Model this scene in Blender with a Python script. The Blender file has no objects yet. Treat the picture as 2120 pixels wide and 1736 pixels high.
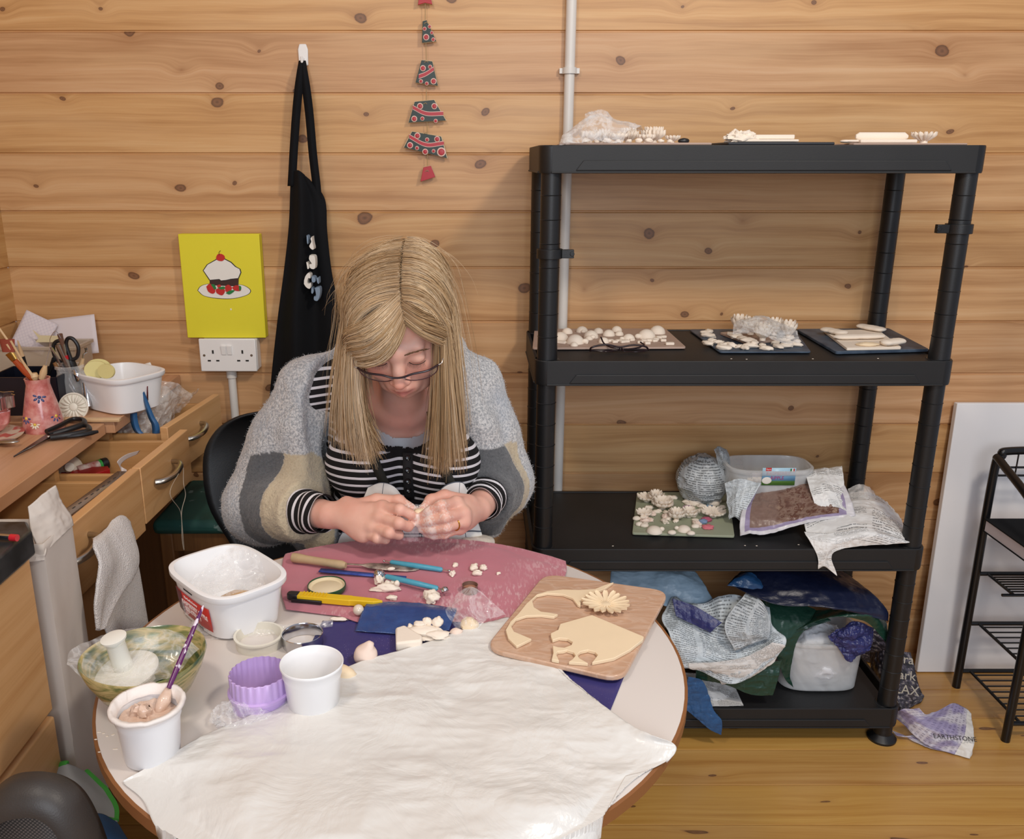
import bpy, bmesh, math, random
import numpy as np
from mathutils import Vector, Matrix, Euler
random.seed(7)
SC = bpy.context.scene
COL = SC.collection
PI = math.pi
# ---------------------------------------------------------------- camera model
FPX, PPX, PPY = 1820.0, 985.0, 868.0
TH = math.atan(536/1820.0)
CH = 1.393
_c, _s = math.cos(TH), math.sin(TH)
def ray(x, y):
    a = (x-PPX)/FPX; b = (y-PPY)/FPX
    return Vector((a, _c-b*_s, -_s-b*_c))
def atz(x, y, z):
    v = ray(x, y); v = v*((z-CH)/v.z); return Vector((v.x, v.y, z))
def atY(x, y, Y):
    v = ray(x, y); v = v*(Y/v.y); return Vector((v.x, Y, v.z+CH))
def atX(x, y, X):
    v = ray(x, y); v = v*(X/v.x); return Vector((X, v.y, v.z+CH))
# ---------------------------------------------------------------- numpy noise
def _hash(i, j, k, seed):
    n = (i*374761393 + j*668265263 + k*2147483647 + seed*1274126177) & 0xffffffff
    n = ((n ^ (n >> 13))*1274126177) & 0xffffffff
    n = (n ^ (n >> 16)) & 0xffffffff
    return n/4294967295.0*2-1
def vnoise(P, seed=0):
    P = np.asarray(P, dtype=float)
    I = np.floor(P).astype(np.int64); F = P-I
    U = F*F*F*(F*(F*6-15)+10)
    r = 0
    for dx in (0, 1):
        for dy in (0, 1):
            for dz in (0, 1):
                w = (U[..., 0] if dx else 1-U[..., 0])*(U[..., 1] if dy else 1-U[..., 1])*(U[..., 2] if dz else 1-U[..., 2])
                r = r+w*_hash(I[..., 0]+dx, I[..., 1]+dy, I[..., 2]+dz, seed)
    return r
def fbm(P, scale=1, octaves=3, seed=0):
    P = np.asarray(P, dtype=float)*scale; r = 0; a = 1; t = 0
    for o in range(octaves):
        r = r+a*vnoise(P+17.3*o, seed+o*13); t += a; a *= .5; P = P*2.03
    return r/t
def ridged(P, scale=1, octaves=3, seed=0):
    P = np.asarray(P, dtype=float)*scale; r = 0; a = 1; t = 0
    for o in range(octaves):
        r = r+a*(1-2*np.abs(vnoise(P+9.1*o, seed+o*7))); t += a; a *= .5; P = P*2.1
    return r/t
# ---------------------------------------------------------------- mesh builder
class MB:
    def __init__(self):
        self.v = []; self.f = []; self.at = {}
    def add(self, vs, fs):
        n = len(self.v)
        self.v.extend([tuple(p) for p in vs]); self.f.extend([tuple(i+n for i in f) for f in fs]); return self
    def box(self, c, d, M=None):
        c = Vector(c); h = Vector(d)*.5; vs = []
        for sx in (-1, 1):
            for sy in (-1, 1):
                for sz in (-1, 1):
                    p = Vector((sx*h.x, sy*h.y, sz*h.z))
                    if M is not None: p = M @ p
                    vs.append(p+c)
        return self.add(vs, [(0, 1, 3, 2), (4, 6, 7, 5), (0, 4, 5, 1), (2, 3, 7, 6), (0, 2, 6, 4), (1, 5, 7, 3)])
    def prism(self, pts, z0, z1, M=None):
        n = len(pts); vs = [Vector((p[0], p[1], z0)) for p in pts]+[Vector((p[0], p[1], z1)) for p in pts]
        if M is not None: vs = [M @ v for v in vs]
        fs = [tuple(range(n-1, -1, -1)), tuple(range(n, 2*n))]+[(i, (i+1) % n, n+(i+1) % n, n+i) for i in range(n)]
        return self.add(vs, fs)
    def frame(self, a, b):
        d = (b-a).normalized(); u = d.orthogonal().normalized(); return u, d.cross(u)
    def tube(self, path, r, seg=10, cap=True, flat=1.0, up=None):
        path = [Vector(p) for p in path]; n = len(path)
        rs = r if isinstance(r, (list, tuple)) else [r]*n
        vs = []; u = None
        for i, p in enumerate(path):
            d = (path[min(i+1, n-1)]-path[max(i-1, 0)])
            if d.length < 1e-9: d = Vector((0, 0, 1))
            d.normalize()
            if u is None:
                u = Vector(up) if up is not None else d.orthogonal()
            u = (u-d*u.dot(d))
            if u.length < 1e-6: u = d.orthogonal()
            u.normalize(); w = d.cross(u)
            for k in range(seg):
                a = 2*PI*k/seg
                vs.append(p+u*(math.cos(a)*rs[i])+w*(math.sin(a)*rs[i]*flat))
        fs = [(i*seg+k, i*seg+(k+1) % seg, (i+1)*seg+(k+1) % seg, (i+1)*seg+k) for i in range(n-1) for k in range(seg)]
        if cap: fs += [tuple(range(seg-1, -1, -1)), tuple((n-1)*seg+k for k in range(seg))]
        return self.add(vs, fs)
    def cyl(self, a, b, r, r2=None, seg=20):
        return self.tube([a, b], [r, r if r2 is None else r2], seg)
    def lathe(self, prof, c=(0, 0, 0), seg=32, M=None, fn=None, close=True):
        # prof: list of (r,z); closed solid if the profile starts and ends on the axis
        vs = []; c = Vector(c); n = len(prof)
        for i, (r, z) in enumerate(prof):
            for k in range(seg):
                a = 2*PI*k/seg; rr = r*(fn(a, i, z) if fn else 1)
                p = Vector((rr*math.cos(a), rr*math.sin(a), z))
                if M is not None: p = M @ p
                vs.append(p+c)
        fs = [(i*seg+k, i*seg+(k+1) % seg, (i+1)*seg+(k+1) % seg, (i+1)*seg+k) for i in range(n-1) for k in range(seg)]
        if close: fs += [tuple(range(seg-1, -1, -1)), tuple((n-1)*seg+k for k in range(seg))]
        return self.add(vs, fs)
    def ball(self, c, r, seg=16, rings=10, M=None, disp=None):
        c = Vector(c); r = Vector(r) if hasattr(r, '__len__') else Vector((r, r, r)); vs = []
        for i in range(rings+1):
            t = PI*i/rings
            for k in range(seg):
                a = 2*PI*k/seg
                p = Vector((math.sin(t)*math.cos(a)*r.x, math.sin(t)*math.sin(a)*r.y, math.cos(t)*r.z))
                if M is not None: p = M @ p
                vs.append(p+c)
        fs = [(i*seg+k, (i+1)*seg+k, (i+1)*seg+(k+1) % seg, i*seg+(k+1) % seg) for i in range(rings) for k in range(seg)]
        return self.add(vs, fs)
    def grid(self, G, closed_u=False):
        nv, nu = len(G), len(G[0]); vs = [G[j][i] for j in range(nv) for i in range(nu)]; fs = []
        for j in range(nv-1):
            for i in range(nu if closed_u else nu-1):
                fs.append((j*nu+i, j*nu+(i+1) % nu, (j+1)*nu+(i+1) % nu, (j+1)*nu+i))
        return self.add(vs, fs)
    def build(self, name, mat, parent=None, smooth=True, origin=None, attrs=None, auto=35, bevel=0, solid=0, sub=0, merge=True, solid_off=0, doubles=1e-5):
        me = bpy.data.meshes.new(name); V = np.array(self.v, dtype=float)
        if parent is not None: base = Vector(parent['_o'])
        elif origin is not None: base = Vector(origin)
        else: base = Vector(((V[:, 0].min()+V[:, 0].max())/2, (V[:, 1].min()+V[:, 1].max())/2, V[:, 2].min()))
        V = V-np.array(base)
        me.from_pydata(V.tolist(), [], self.f); me.update()
        if attrs:
            for k, a in attrs.items():
                at = me.attributes.new(k, 'FLOAT', 'POINT'); at.data.foreach_set('value', np.asarray(a, dtype=np.float32))
        if merge and not attrs:
            bm = bmesh.new(); bm.from_mesh(me); bmesh.ops.remove_doubles(bm, verts=bm.verts, dist=doubles)
            bmesh.ops.dissolve_degenerate(bm, dist=1e-7, edges=bm.edges)
            if not solid: bmesh.ops.recalc_face_normals(bm, faces=bm.faces)
            bm.to_mesh(me); bm.free()
        if smooth:
            me.shade_smooth()
            if auto and auto < 180: me.set_sharp_from_angle(angle=math.radians(auto))
        o = bpy.data.objects.new(name, me); COL.objects.link(o)
        for m in (mat if isinstance(mat, (list, tuple)) else [mat]): me.materials.append(m)
        if parent is not None:
            o.parent = parent
        else: o.location = base
        o['_o'] = tuple(base)
        if solid:
            m = o.modifiers.new('thickness', 'SOLIDIFY'); m.thickness = solid; m.offset = solid_off
        if bevel:
            m = o.modifiers.new('bevel', 'BEVEL'); m.width = bevel; m.segments = 2; m.limit_method = 'ANGLE'; m.angle_limit = math.radians(40)
            m.harden_normals = False
        if sub:
            m = o.modifiers.new('sub', 'SUBSURF'); m.levels = sub; m.render_levels = sub
        return o
def thing(name, loc, label, cat, group=None):
    o = bpy.data.objects.new(name, None); COL.objects.link(o); o.empty_display_size = .05
    o.location = Vector(loc); o['_o'] = tuple(loc); o['label'] = label; o['category'] = cat
    if group: o['group'] = group
    return o
def tag(o, label, cat, group=None, kind=None):
    o['label'] = label; o['category'] = cat
    if group: o['group'] = group
    if kind: o['kind'] = kind
    return o
def struct(o):
    o['kind'] = 'structure'; return o
def plabel(o, l): o['label'] = l; return o
def children(o): return [c for c in bpy.data.objects if c.parent == o]
def copy_tree(o, parent=None):
    c = o.copy(); COL.objects.link(c)
    if parent is not None: c.parent = parent
    for ch in children(o): copy_tree(ch, c)
    return c
def text_part(s, size, M, mat, parent, name='lettering', depth=.0004, align='CENTER', shear=0):
    cu = bpy.data.curves.new(name, 'FONT'); cu.body = s; cu.size = size; cu.extrude = depth; cu.align_x = align; cu.align_y = 'CENTER'; cu.shear = shear
    cu.resolution_u = 3
    to = bpy.data.objects.new('tmp', cu); COL.objects.link(to)
    dg = bpy.context.evaluated_depsgraph_get(); me = bpy.data.meshes.new_from_object(to.evaluated_get(dg))
    bpy.data.objects.remove(to); bpy.data.curves.remove(cu)
    me.name = name
    base = Vector(parent['_o']); me.transform(Matrix.Translation(-base) @ M)
    me.materials.clear(); me.materials.append(mat)
    o = bpy.data.objects.new(name, me); COL.objects.link(o); o.parent = parent; o['_o'] = tuple(base); return o
def frameM(o, x, y):
    x = Vector(x).normalized(); y = Vector(y); y = (y-x*y.dot(x)).normalized(); z = x.cross(y)
    return Matrix(((x.x, y.x, z.x, o[0]), (x.y, y.y, z.y, o[1]), (x.z, y.z, z.z, o[2]), (0, 0, 0, 1)))
def catmull(P, n):
    P = np.array([tuple(p) for p in P], dtype=float); m = len(P)
    if m == 2: t = np.linspace(0, 1, n)[:, None]; return P[0]*(1-t)+P[1]*t
    Q = np.vstack([2*P[0]-P[1], P, 2*P[-1]-P[-2]])
    t = np.linspace(0, m-1, n); i = np.minimum(t.astype(int), m-2); u = (t-i)[:, None]
    a, b, c, d = Q[i], Q[i+1], Q[i+2], Q[i+3]
    return .5*((2*b)+(-a+c)*u+(2*a-5*b+4*c-d)*u*u+(-a+3*b-3*c+d)*u**3)
def curve(P, n): return [Vector(p) for p in catmull(P, n)]
def loft(rows, nu, nv):
    R = [catmull(r, nu) for r in rows]
    A = np.array(R)
    out = np.zeros((nv, nu, 3))
    for i in range(nu): out[:, i] = catmull(A[:, i], nv)
    return out
def gnormals(G):
    du = np.gradient(G, axis=1); dv = np.gradient(G, axis=0); N = np.cross(du, dv)
    return N/(np.linalg.norm(N, axis=2, keepdims=True)+1e-12)
def crumple(G, amp, scale, seed=0, octv=3, ridge=True, edge=True):
    N = gnormals(G); n = (ridged if ridge else fbm)(G, scale, octv, seed)
    return G+N*(n*amp)[..., None]
# ---------------------------------------------------------------- SDF modelling
class Field:
    def __init__(self, lo, hi, h):
        self.lo = np.array(lo, float); self.h = h
        self.n = np.ceil((np.array(hi)-self.lo)/h).astype(int)+1
        self.d = np.full(self.n, 1.0, dtype=np.float32)
        self.ax = [self.lo[i]+h*np.arange(self.n[i]) for i in range(3)]
    def _win(self, lo, hi):
        a = np.maximum(np.floor((np.array(lo)-self.lo)/self.h).astype(int), 0); b = np.minimum(np.ceil((np.array(hi)-self.lo)/self.h).astype(int)+1, self.n)
        if (b <= a).any(): return None
        sl = tuple(slice(a[i], b[i]) for i in range(3))
        X, Y, Z = np.meshgrid(self.ax[0][sl[0]], self.ax[1][sl[1]], self.ax[2][sl[2]], indexing='ij', sparse=True)
        return sl, X, Y, Z
    def _comb(self, sl, d, k, mode):
        o = self.d[sl]; d = d.astype(np.float32)
        if mode == 'sub': d = -d; h = np.maximum(k-np.abs(o-d), 0)/k if k else 0; r = np.maximum(o, d)+(h*h*k*.25 if k else 0)
        else: h = np.maximum(k-np.abs(o-d), 0)/k if k else 0; r = np.minimum(o, d)-(h*h*k*.25 if k else 0)
        self.d[sl] = r
    def cap(self, a, b, ra, rb=None, k=.01, mode='add'):
        rb = ra if rb is None else rb; a = np.array(a, float); b = np.array(b, float); m = max(ra, rb)+k*1.5+.012
        w = self._win(np.minimum(a, b)-m, np.maximum(a, b)+m)
        if w is None: return self
        sl, X, Y, Z = w; ab = b-a; L = ab@ab+1e-12
        t = np.clip(((X-a[0])*ab[0]+(Y-a[1])*ab[1]+(Z-a[2])*ab[2])/L, 0, 1)
        d = np.sqrt((X-a[0]-t*ab[0])**2+(Y-a[1]-t*ab[1])**2+(Z-a[2]-t*ab[2])**2)-(ra+(rb-ra)*t)
        self._comb(sl, d, k, mode); return self
    def ell(self, c, r, R=None, k=.01, mode='add'):
        c = np.array(c, float); r = np.array(r if hasattr(r, '__len__') else (r, r, r), float); m = r.max()+k*1.5+.012
        w = self._win(c-m, c+m)
        if w is None: return self
        sl, X, Y, Z = w; X = X-c[0]; Y = Y-c[1]; Z = Z-c[2]
        if R is not None:
            R = np.array(R)[:3, :3]   # columns are local axes
            x = X*R[0, 0]+Y*R[1, 0]+Z*R[2, 0]; y = X*R[0, 1]+Y*R[1, 1]+Z*R[2, 1]; z = X*R[0, 2]+Y*R[1, 2]+Z*R[2, 2]
        else: x, y, z = X, Y, Z
        k0 = np.sqrt((x/r[0])**2+(y/r[1])**2+(z/r[2])**2); k1 = np.sqrt((x/r[0]**2)**2+(y/r[1]**2)**2+(z/r[2]**2)**2)+1e-9
        self._comb(sl, k0*(k0-1)/k1, k, mode); return self
    def chain(self, pts, rs, k=.01, mode='add'):
        for i in range(len(pts)-1): self.cap(pts[i], pts[i+1], rs[i], rs[i+1], k, mode)
        return self
    def endcut(self, A, B, t0, rad):
        # flat cut of a sleeve at parameter t0 along A->B, only near the axis
        A = np.array(tuple(A)); B = np.array(tuple(B)); w = self._win(np.minimum(A, B)-rad, np.maximum(A, B)+rad); sl, X, Y, Z = w; ab = B-A; L = np.sqrt(ab@ab); u = ab/L
        t = (X-A[0])*u[0]+(Y-A[1])*u[1]+(Z-A[2])*u[2]; r2 = (X-A[0])**2+(Y-A[1])**2+(Z-A[2])**2-t*t
        o = self.d[sl]; m = (r2 < rad*rad) & (t > 0); self.d[sl] = np.where(m, np.maximum(o, (t-t0*L).astype(np.float32)), o)
    def mesh(self):
        d = self.d; s = d < 0; h = self.h
        n0, n1, n2 = d.shape
        # active cells
        c = np.zeros((n0-1, n1-1, n2-1), np.int8)
        for i in (0, 1):
            for j in (0, 1):
                for k in (0, 1): c += s[i:n0-1+i, j:n1-1+j, k:n2-1+k]
        act = np.argwhere((c > 0) & (c < 8)); idx = -np.ones(c.shape, np.int64); idx[tuple(act.T)] = np.arange(len(act))
        acc = np.zeros((len(act), 3)); cnt = np.zeros(len(act))
        cor = [(i, j, k) for i in (0, 1) for j in (0, 1) for k in (0, 1)]
        vals = {q: d[act[:, 0]+q[0], act[:, 1]+q[1], act[:, 2]+q[2]].astype(float) for q in cor}
        for q in cor:
            for ax in range(3):
                if q[ax] == 0:
                    p = list(q); p[ax] = 1; a = vals[q]; b = vals[tuple(p)]; m = (a < 0) != (b < 0)
                    t = np.where(m, a/(a-b+1e-20), 0)
                    pos = np.tile(np.array(q, float), (len(act), 1)); pos[:, ax] = t
                    acc += pos*m[:, None]; cnt += m
        V = self.lo+h*(act+acc/cnt[:, None]); F = []
        for ax in range(3):
            sl0 = [slice(None)]*3; sl1 = [slice(None)]*3; sl0[ax] = slice(0, -1); sl1[ax] = slice(1, None)
            a = s[tuple(sl0)]; b = s[tuple(sl1)]; e = np.argwhere(a != b); u, w = (ax+1) % 3, (ax+2) % 3
            ok = (e[:, u] > 0) & (e[:, w] > 0) & (e[:, u] < d.shape[u]-1) & (e[:, w] < d.shape[w]-1); e = e[ok]
            fl = a[tuple(e.T)]
            def I(du, dw):
                q = e.copy(); q[:, u] -= du; q[:, w] -= dw; return idx[tuple(q.T)]
            q = np.stack([I(1, 1), I(0, 1), I(0, 0), I(1, 0)], 1); q[~fl] = q[~fl][:, ::-1]; F.append(q)
        F = np.vstack(F); return V, F
def np_build(name, V, F, mat, parent, attrs=None, smooth=True, keep=None):
    if keep is not None:
        fk = keep[F].all(1); F = F[fk]; used = np.zeros(len(V), bool); used[F.ravel()] = True; rm = np.cumsum(used)-1; F = rm[F]; V = V[used]
        if attrs: attrs = {k: np.asarray(a)[used] for k, a in attrs.items()}
    me = bpy.data.meshes.new(name); base = np.array(tuple(parent['_o'])) if parent is not None else np.array([(V[:, 0].min()+V[:, 0].max())/2, (V[:, 1].min()+V[:, 1].max())/2, V[:, 2].min()])
    nf = F.shape[1]
    me.vertices.add(len(V)); me.vertices.foreach_set('co', (V-base).astype(np.float32).ravel())
    me.loops.add(F.size); me.loops.foreach_set('vertex_index', F.astype(np.int32).ravel())
    me.polygons.add(len(F)); me.polygons.foreach_set('loop_start', np.arange(0, F.size, nf, dtype=np.int32))
    me.polygons.foreach_set('loop_total', np.full(len(F), nf, np.int32)); me.update(calc_edges=True); me.validate()
    if smooth: me.shade_smooth()
    if attrs:
        for k, a in attrs.items():
            at = me.attributes.new(k, 'FLOAT', 'POINT'); at.data.foreach_set('value', np.asarray(a, dtype=np.float32))
    o = bpy.data.objects.new(name, me); COL.objects.link(o)
    for m in (mat if isinstance(mat, (list, tuple)) else [mat]): me.materials.append(m)
    if parent is not None: o.parent = parent
    else: o.location = base
    o['_o'] = tuple(float(q) for q in base); return o
def smoothmesh(V, F, it=2, lam=.5):
    e = np.vstack([F[:, [i, (i+1) % F.shape[1]]] for i in range(F.shape[1])])
    for _ in range(it):
        acc = np.zeros_like(V); cnt = np.zeros(len(V))
        for q in range(3): acc[:, q] = np.bincount(e[:, 0], V[e[:, 1], q], len(V))+np.bincount(e[:, 1], V[e[:, 0], q], len(V))
        cnt = np.bincount(e[:, 0], minlength=len(V))+np.bincount(e[:, 1], minlength=len(V))
        V = V+lam*(acc/cnt[:, None]-V)
    return V
# ---------------------------------------------------------------- materials
def srgb(h):
    if isinstance(h, str):
        h = h.lstrip('#'); c = [int(h[i:i+2], 16)/255 for i in (0, 2, 4)]
    else: c = [q/255 for q in h]
    return tuple((q/12.92 if q <= .04045 else ((q+.055)/1.055)**2.4) for q in c)+(1,)
class NT:
    def __init__(self, name):
        self.m = bpy.data.materials.new(name); self.m.use_nodes = True; self.t = self.m.node_tree; self.N = self.t.nodes
        self.N.clear(); self.out = self.N.new('ShaderNodeOutputMaterial'); self.b = self.N.new('ShaderNodeBsdfPrincipled')
        self.t.links.new(self.b.outputs[0], self.out.inputs[0])
    def n(self, typ, **kw):
        nd = self.N.new('ShaderNode'+typ)
        for k, v in kw.items():
            if k.startswith('_'): setattr(nd, k[1:], v)
            else:
                key = k.replace('9', ' ')
                sock = nd.inputs[int(k[1:])] if (k[0] == 'i' and k[1:].isdigit()) else nd.inputs[key]
                self.set(sock, v)
        return nd
    def set(self, sock, v):
        if isinstance(v, bpy.types.NodeSocket): self.t.links.new(v, sock)
        elif isinstance(v, bpy.types.Node): self.t.links.new(v.outputs[0], sock)
        else:
            if hasattr(sock, 'default_value'):
                try: sock.default_value = v
                except Exception: sock.default_value = v[:3]
    def math(self, op, a, b=0.0, c=None):
        nd = self.N.new('ShaderNodeMath'); nd.operation = op; self.set(nd.inputs[0], a); self.set(nd.inputs[1], b)
        if c is not None: self.set(nd.inputs[2], c)
        return nd.outputs[0]
    def ramp(self, f, stops, interp='LINEAR'):
        nd = self.N.new('ShaderNodeValToRGB'); self.set(nd.inputs[0], f); el = nd.color_ramp.elements; nd.color_ramp.interpolation = interp
        while len(el) > 1: el.remove(el[-1])
        el[0].position = stops[0][0]; el[0].color = stops[0][1] if len(stops[0][1]) == 4 else (*stops[0][1], 1)
        for p, c in stops[1:]:
            e = el.new(p); e.color = c if len(c) == 4 else (*c, 1)
        return nd.outputs[0]
    def mix(self, f, a, b, mode='MIX'):
        nd = self.N.new('ShaderNodeMix'); nd.data_type = 'RGBA'; nd.blend_type = mode
        self.set(nd.inputs[0], f); self.set(nd.inputs[6], a); self.set(nd.inputs[7], b); return nd.outputs[2]
    def obj(self): return self.n('TexCoord').outputs['Object']
    def sep(self, v): return self.n('SeparateXYZ', i0=v).outputs
    def comb(self, x, y, z): return self.n('CombineXYZ', i0=x, i1=y, i2=z).outputs[0]
    def noise(self, vec, scale, detail=3, rough=.55, out=0):
        return self.n('TexNoise', Vector=vec, Scale=scale, Detail=detail, Roughness=rough).outputs[out]
    def bump(self, h, strength=.3, dist=.001):
        nd = self.n('Bump', Strength=strength, Distance=dist, Height=h); self.set(self.b.inputs['Normal'], nd.outputs[0]); return nd
    def P(self, **kw):
        for k, v in kw.items(): self.set(self.b.inputs[k.replace('9', ' ')], v)
        return self
def mat(name, col, rough=.5, metal=0, var=.12, vs=12, bump=.0, bs=60, bd=.001, spec=.5, alpha=1, trans=0, sheen=0, sss=0, coat=0, col2=None, aniso=None, emis=0):
    t = NT(name); c = srgb(col) if not (isinstance(col, tuple) and len(col) == 4) else col
    co = t.obj()
    nz = t.noise(co, vs, 4)
    if col2 is not None:
        cc = t.mix(t.ramp(nz, [(.35, (0, 0, 0)), (.65, (1, 1, 1))]), c, srgb(col2))
    else:
        d = tuple(q*(1-var) for q in c[:3])+(1,); l = tuple(min(1, q*(1+var)) for q in c[:3])+(1,)
        cc = t.mix(nz, d, l)
    t.P(Base9Color=cc, Roughness=rough, Metallic=metal, Alpha=alpha)
    t.b.inputs['Specular IOR Level'].default_value = spec
    if trans: t.b.inputs['Transmission Weight'].default_value = trans; t.b.inputs['IOR'].default_value = 1.2
    if sheen: t.b.inputs['Sheen Weight'].default_value = sheen
    if coat: t.b.inputs['Coat Weight'].default_value = coat; t.b.inputs['Coat Roughness'].default_value = .15
    if sss:
        t.b.inputs['Subsurface Weight'].default_value = sss; t.b.inputs['Subsurface Radius'].default_value = (1, .35, .2); t.b.inputs['Subsurface Scale'].default_value = .006
    if bump:
        t.bump(t.noise(co, bs, 4), bump, bd)
    return t.m
# ---------------------------------------------------------------- wood
def wood(name, cols, along='X', across='Z', pitch=.1395, z0=1.6877, rough=.5, knots=1.0, bump=.15, rnd=.18, kd=(4.2, 5.6), grain=1.0, coat=0.0, world=True):
    t = NT(name)
    P = t.n('NewGeometry').outputs['Position'] if world else t.obj()
    S = t.sep(P); ax = {'X': S[0], 'Y': S[1], 'Z': S[2]}; u = ax[along]; w = ax[across]; o3 = ax[[q for q in 'XYZ' if q not in (along, across)][0]]
    idd = t.math('FLOOR', t.math('DIVIDE', t.math('SUBTRACT', w, z0-50*pitch), pitch))
    off = t.math('MULTIPLY', idd, 3.717)
    pr = t.n('TexWhiteNoise', _noise_dimensions='1D', W=idd).outputs
    vv = t.comb(t.math('ADD', t.math('MULTIPLY', u, kd[0]), off), t.math('MULTIPLY', w, kd[1]), idd)
    dist = t.noise(t.comb(t.math('ADD', u, off), w, o3), 7, 2, out=1)
    vo = t.n('TexVoronoi', _voronoi_dimensions='2D', Vector=t.n('VectorMath', _operation='ADD', i0=vv, i1=t.n('VectorMath', _operation='SCALE', i0=dist, Scale=.22)), Scale=1.0, Randomness=.95)
    d = vo.outputs['Distance']; cs = t.sep(vo.outputs['Color'])
    rad = t.math('ADD', .022, t.math('MULTIPLY', t.math('POWER', cs[0], 1.7), .066*knots))
    k = t.math('DIVIDE', d, rad)
    warp = t.math('MULTIPLY', t.math('POWER', 2.718, t.math('MULTIPLY', t.math('MULTIPLY', d, d), -55)), .018*knots)
    lowp = t.math('MULTIPLY', t.noise(t.comb(t.math('ADD', t.math('MULTIPLY', u, 1.3), off), t.math('MULTIPLY', w, 4), o3), 1, 2), .05)
    w2 = t.math('ADD', t.math('ADD', w, warp), lowp)
    g1 = t.noise(t.comb(t.math('ADD', t.math('MULTIPLY', u, .9), off), t.math('MULTIPLY', w2, 42), t.math('MULTIPLY', o3, 3)), 1, 3, .6)
    g2 = t.noise(t.comb(t.math('MULTIPLY', u, 8), t.math('MULTIPLY', w2, 260), t.math('MULTIPLY', o3, 30)), 1, 2, .6)
    dk, md, lt = [srgb(c) for c in cols]
    base = t.ramp(t.math('ADD', t.math('MULTIPLY', g1, .8*grain), t.math('MULTIPLY', g2, .2*grain)), [(.3, dk), (.46, md), (.66, lt)])
    # plank to plank tone
    tone = t.math('ADD', 1-rnd*.5, t.math('MULTIPLY', pr[0], rnd))
    base = t.mix(1.0, base, t.comb(tone, tone, t.math('MULTIPLY', tone, t.math('ADD', 1-rnd*.6, t.math('MULTIPLY', pr[1], 0) if False else t.math('MULTIPLY', t.n('TexWhiteNoise', _noise_dimensions='1D', W=t.math('ADD', idd, .37)).outputs[0], rnd*1.6)))), 'MULTIPLY')
    blot = t.noise(t.comb(t.math('ADD', t.math('MULTIPLY', u, 2.2), off), t.math('MULTIPLY', w, 9), idd), 1, 3)
    base = t.mix(t.math('MULTIPLY', t.ramp(blot, [(.45, (0, 0, 0)), (.7, (1, 1, 1))]), .35), base, lt)
    halo = t.ramp(k, [(.35, (1, 1, 1)), (3.0, (0, 0, 0))]) if False else t.math('POWER', 2.718, t.math('MULTIPLY', k, -.9))
    base = t.mix(t.math('MULTIPLY', halo, .55*min(1, knots)), base, srgb('#8a5426'))
    ring = t.ramp(t.math('ADD', k, t.math('MULTIPLY', g2, .3)), [(.1, srgb('#4a2e1c')), (.5, srgb('#7c5236')), (.75, srgb('#6a4328')), (.95, srgb('#4c2e1a')), (1.15, srgb('#a06c40'))])
    msk = t.ramp(k, [(.8, (1, 1, 1)), (1.05, (0, 0, 0))])
    gate = t.math('GREATER_THAN', cs[1], .12)
    base = t.mix(t.math('MULTIPLY', t.math('MULTIPLY', msk, gate), .85 if knots > 0 else 0), base, ring)
    t.P(Base9Color=base, Roughness=t.math('ADD', rough, t.math('MULTIPLY', g1, .12)))
    if coat: t.b.inputs['Coat Weight'].default_value = coat; t.b.inputs['Coat Roughness'].default_value = .25
    t.bump(t.math('ADD', g1, t.math('MULTIPLY', g2, .5)), bump, .0015)
    return t.m
M = {}
M['wall'] = wood('pine_cladding', ('#b18150', '#ca9b68', '#dab384'), coat=.12, rough=.42, grain=.85)
M['wall_side'] = wood('pine_cladding_side', ('#ab7a44', '#c19058', '#d0a56e'), along='Y', coat=.1, rough=.42)
M['floor'] = wood('pine_floor', ('#b17a38', '#c7934a', '#d6a65c'), along='X', across='Y', pitch=.128, z0=1.85, coat=.5, rough=.33, knots=.6, rnd=.22, kd=(2.2, 8), bump=.08)
M['beech'] = wood('beech_laminate', ('#c99560', '#d6a671', '#dcae7c'), along='Y', across='Z', pitch=9, knots=0, rough=.38, rnd=0, bump=.05, grain=.9)
M['beech_top'] = wood('beech_worktop', ('#b98760', '#c79872', '#d0a27e'), along='Y', across='X', pitch=9, knots=0, rough=.35, rnd=0, bump=.05, grain=.9)
M['beech_x'] = wood('beech_drawer_side', ('#b58550', '#c2935e', '#c99c68'), along='X', across='Z', pitch=9, knots=0, rough=.45, rnd=0, bump=.05, grain=.9)
M['stoolwood'] = wood('stool_wood', ('#6b4426', '#80552f', '#926438'), along='Z', across='X', pitch=9, knots=0, rough=.45, rnd=0)
WZ, PT = 1.6877, .1395
def plank_wall(name, mat, along, at, a0, a1, flip=False):
    m = MB(); prof = []; g = .0035; dp = .004
    z = 0.0; zs = sorted([WZ+PT*k for k in range(-13, 6)])
    zs = [q for q in zs if q > .01]
    prof.append((0, 0))
    for q in zs: prof += [(0, q-g), (dp, q-g*.3), (dp, q+g*.3), (0, q+g)]
    prof.append((0, 2.45)); prof += [(.03, 2.45), (.03, 0)]
    n = len(prof); vs = []
    for a in (a0, a1):
        for (d, z) in prof:
            vs.append((a, at+d, z) if along == 'X' else (at-d, a, z))
    fs = [(i, (i+1) % n, n+(i+1) % n, n+i) for i in range(n)]+[tuple(range(n)), tuple(range(2*n-1, n-1, -1))]
    m.add(vs, fs); return struct(m.build(name, mat, smooth=False))
plank_wall('wall_back', M['wall'], 'X', 2.27, -1.2, 2.3)
plank_wall('wall_left', M['wall_side'], 'Y', -1.195, -1.2, 2.27)
m = MB()
for k in range(30):
    y1 = 2.362-.128*k; m.box((.55, y1-.064, -.01), (3.5, .1262, .02))
struct(m.build('floor', M['floor'], bevel=.0012, smooth=False))
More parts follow.
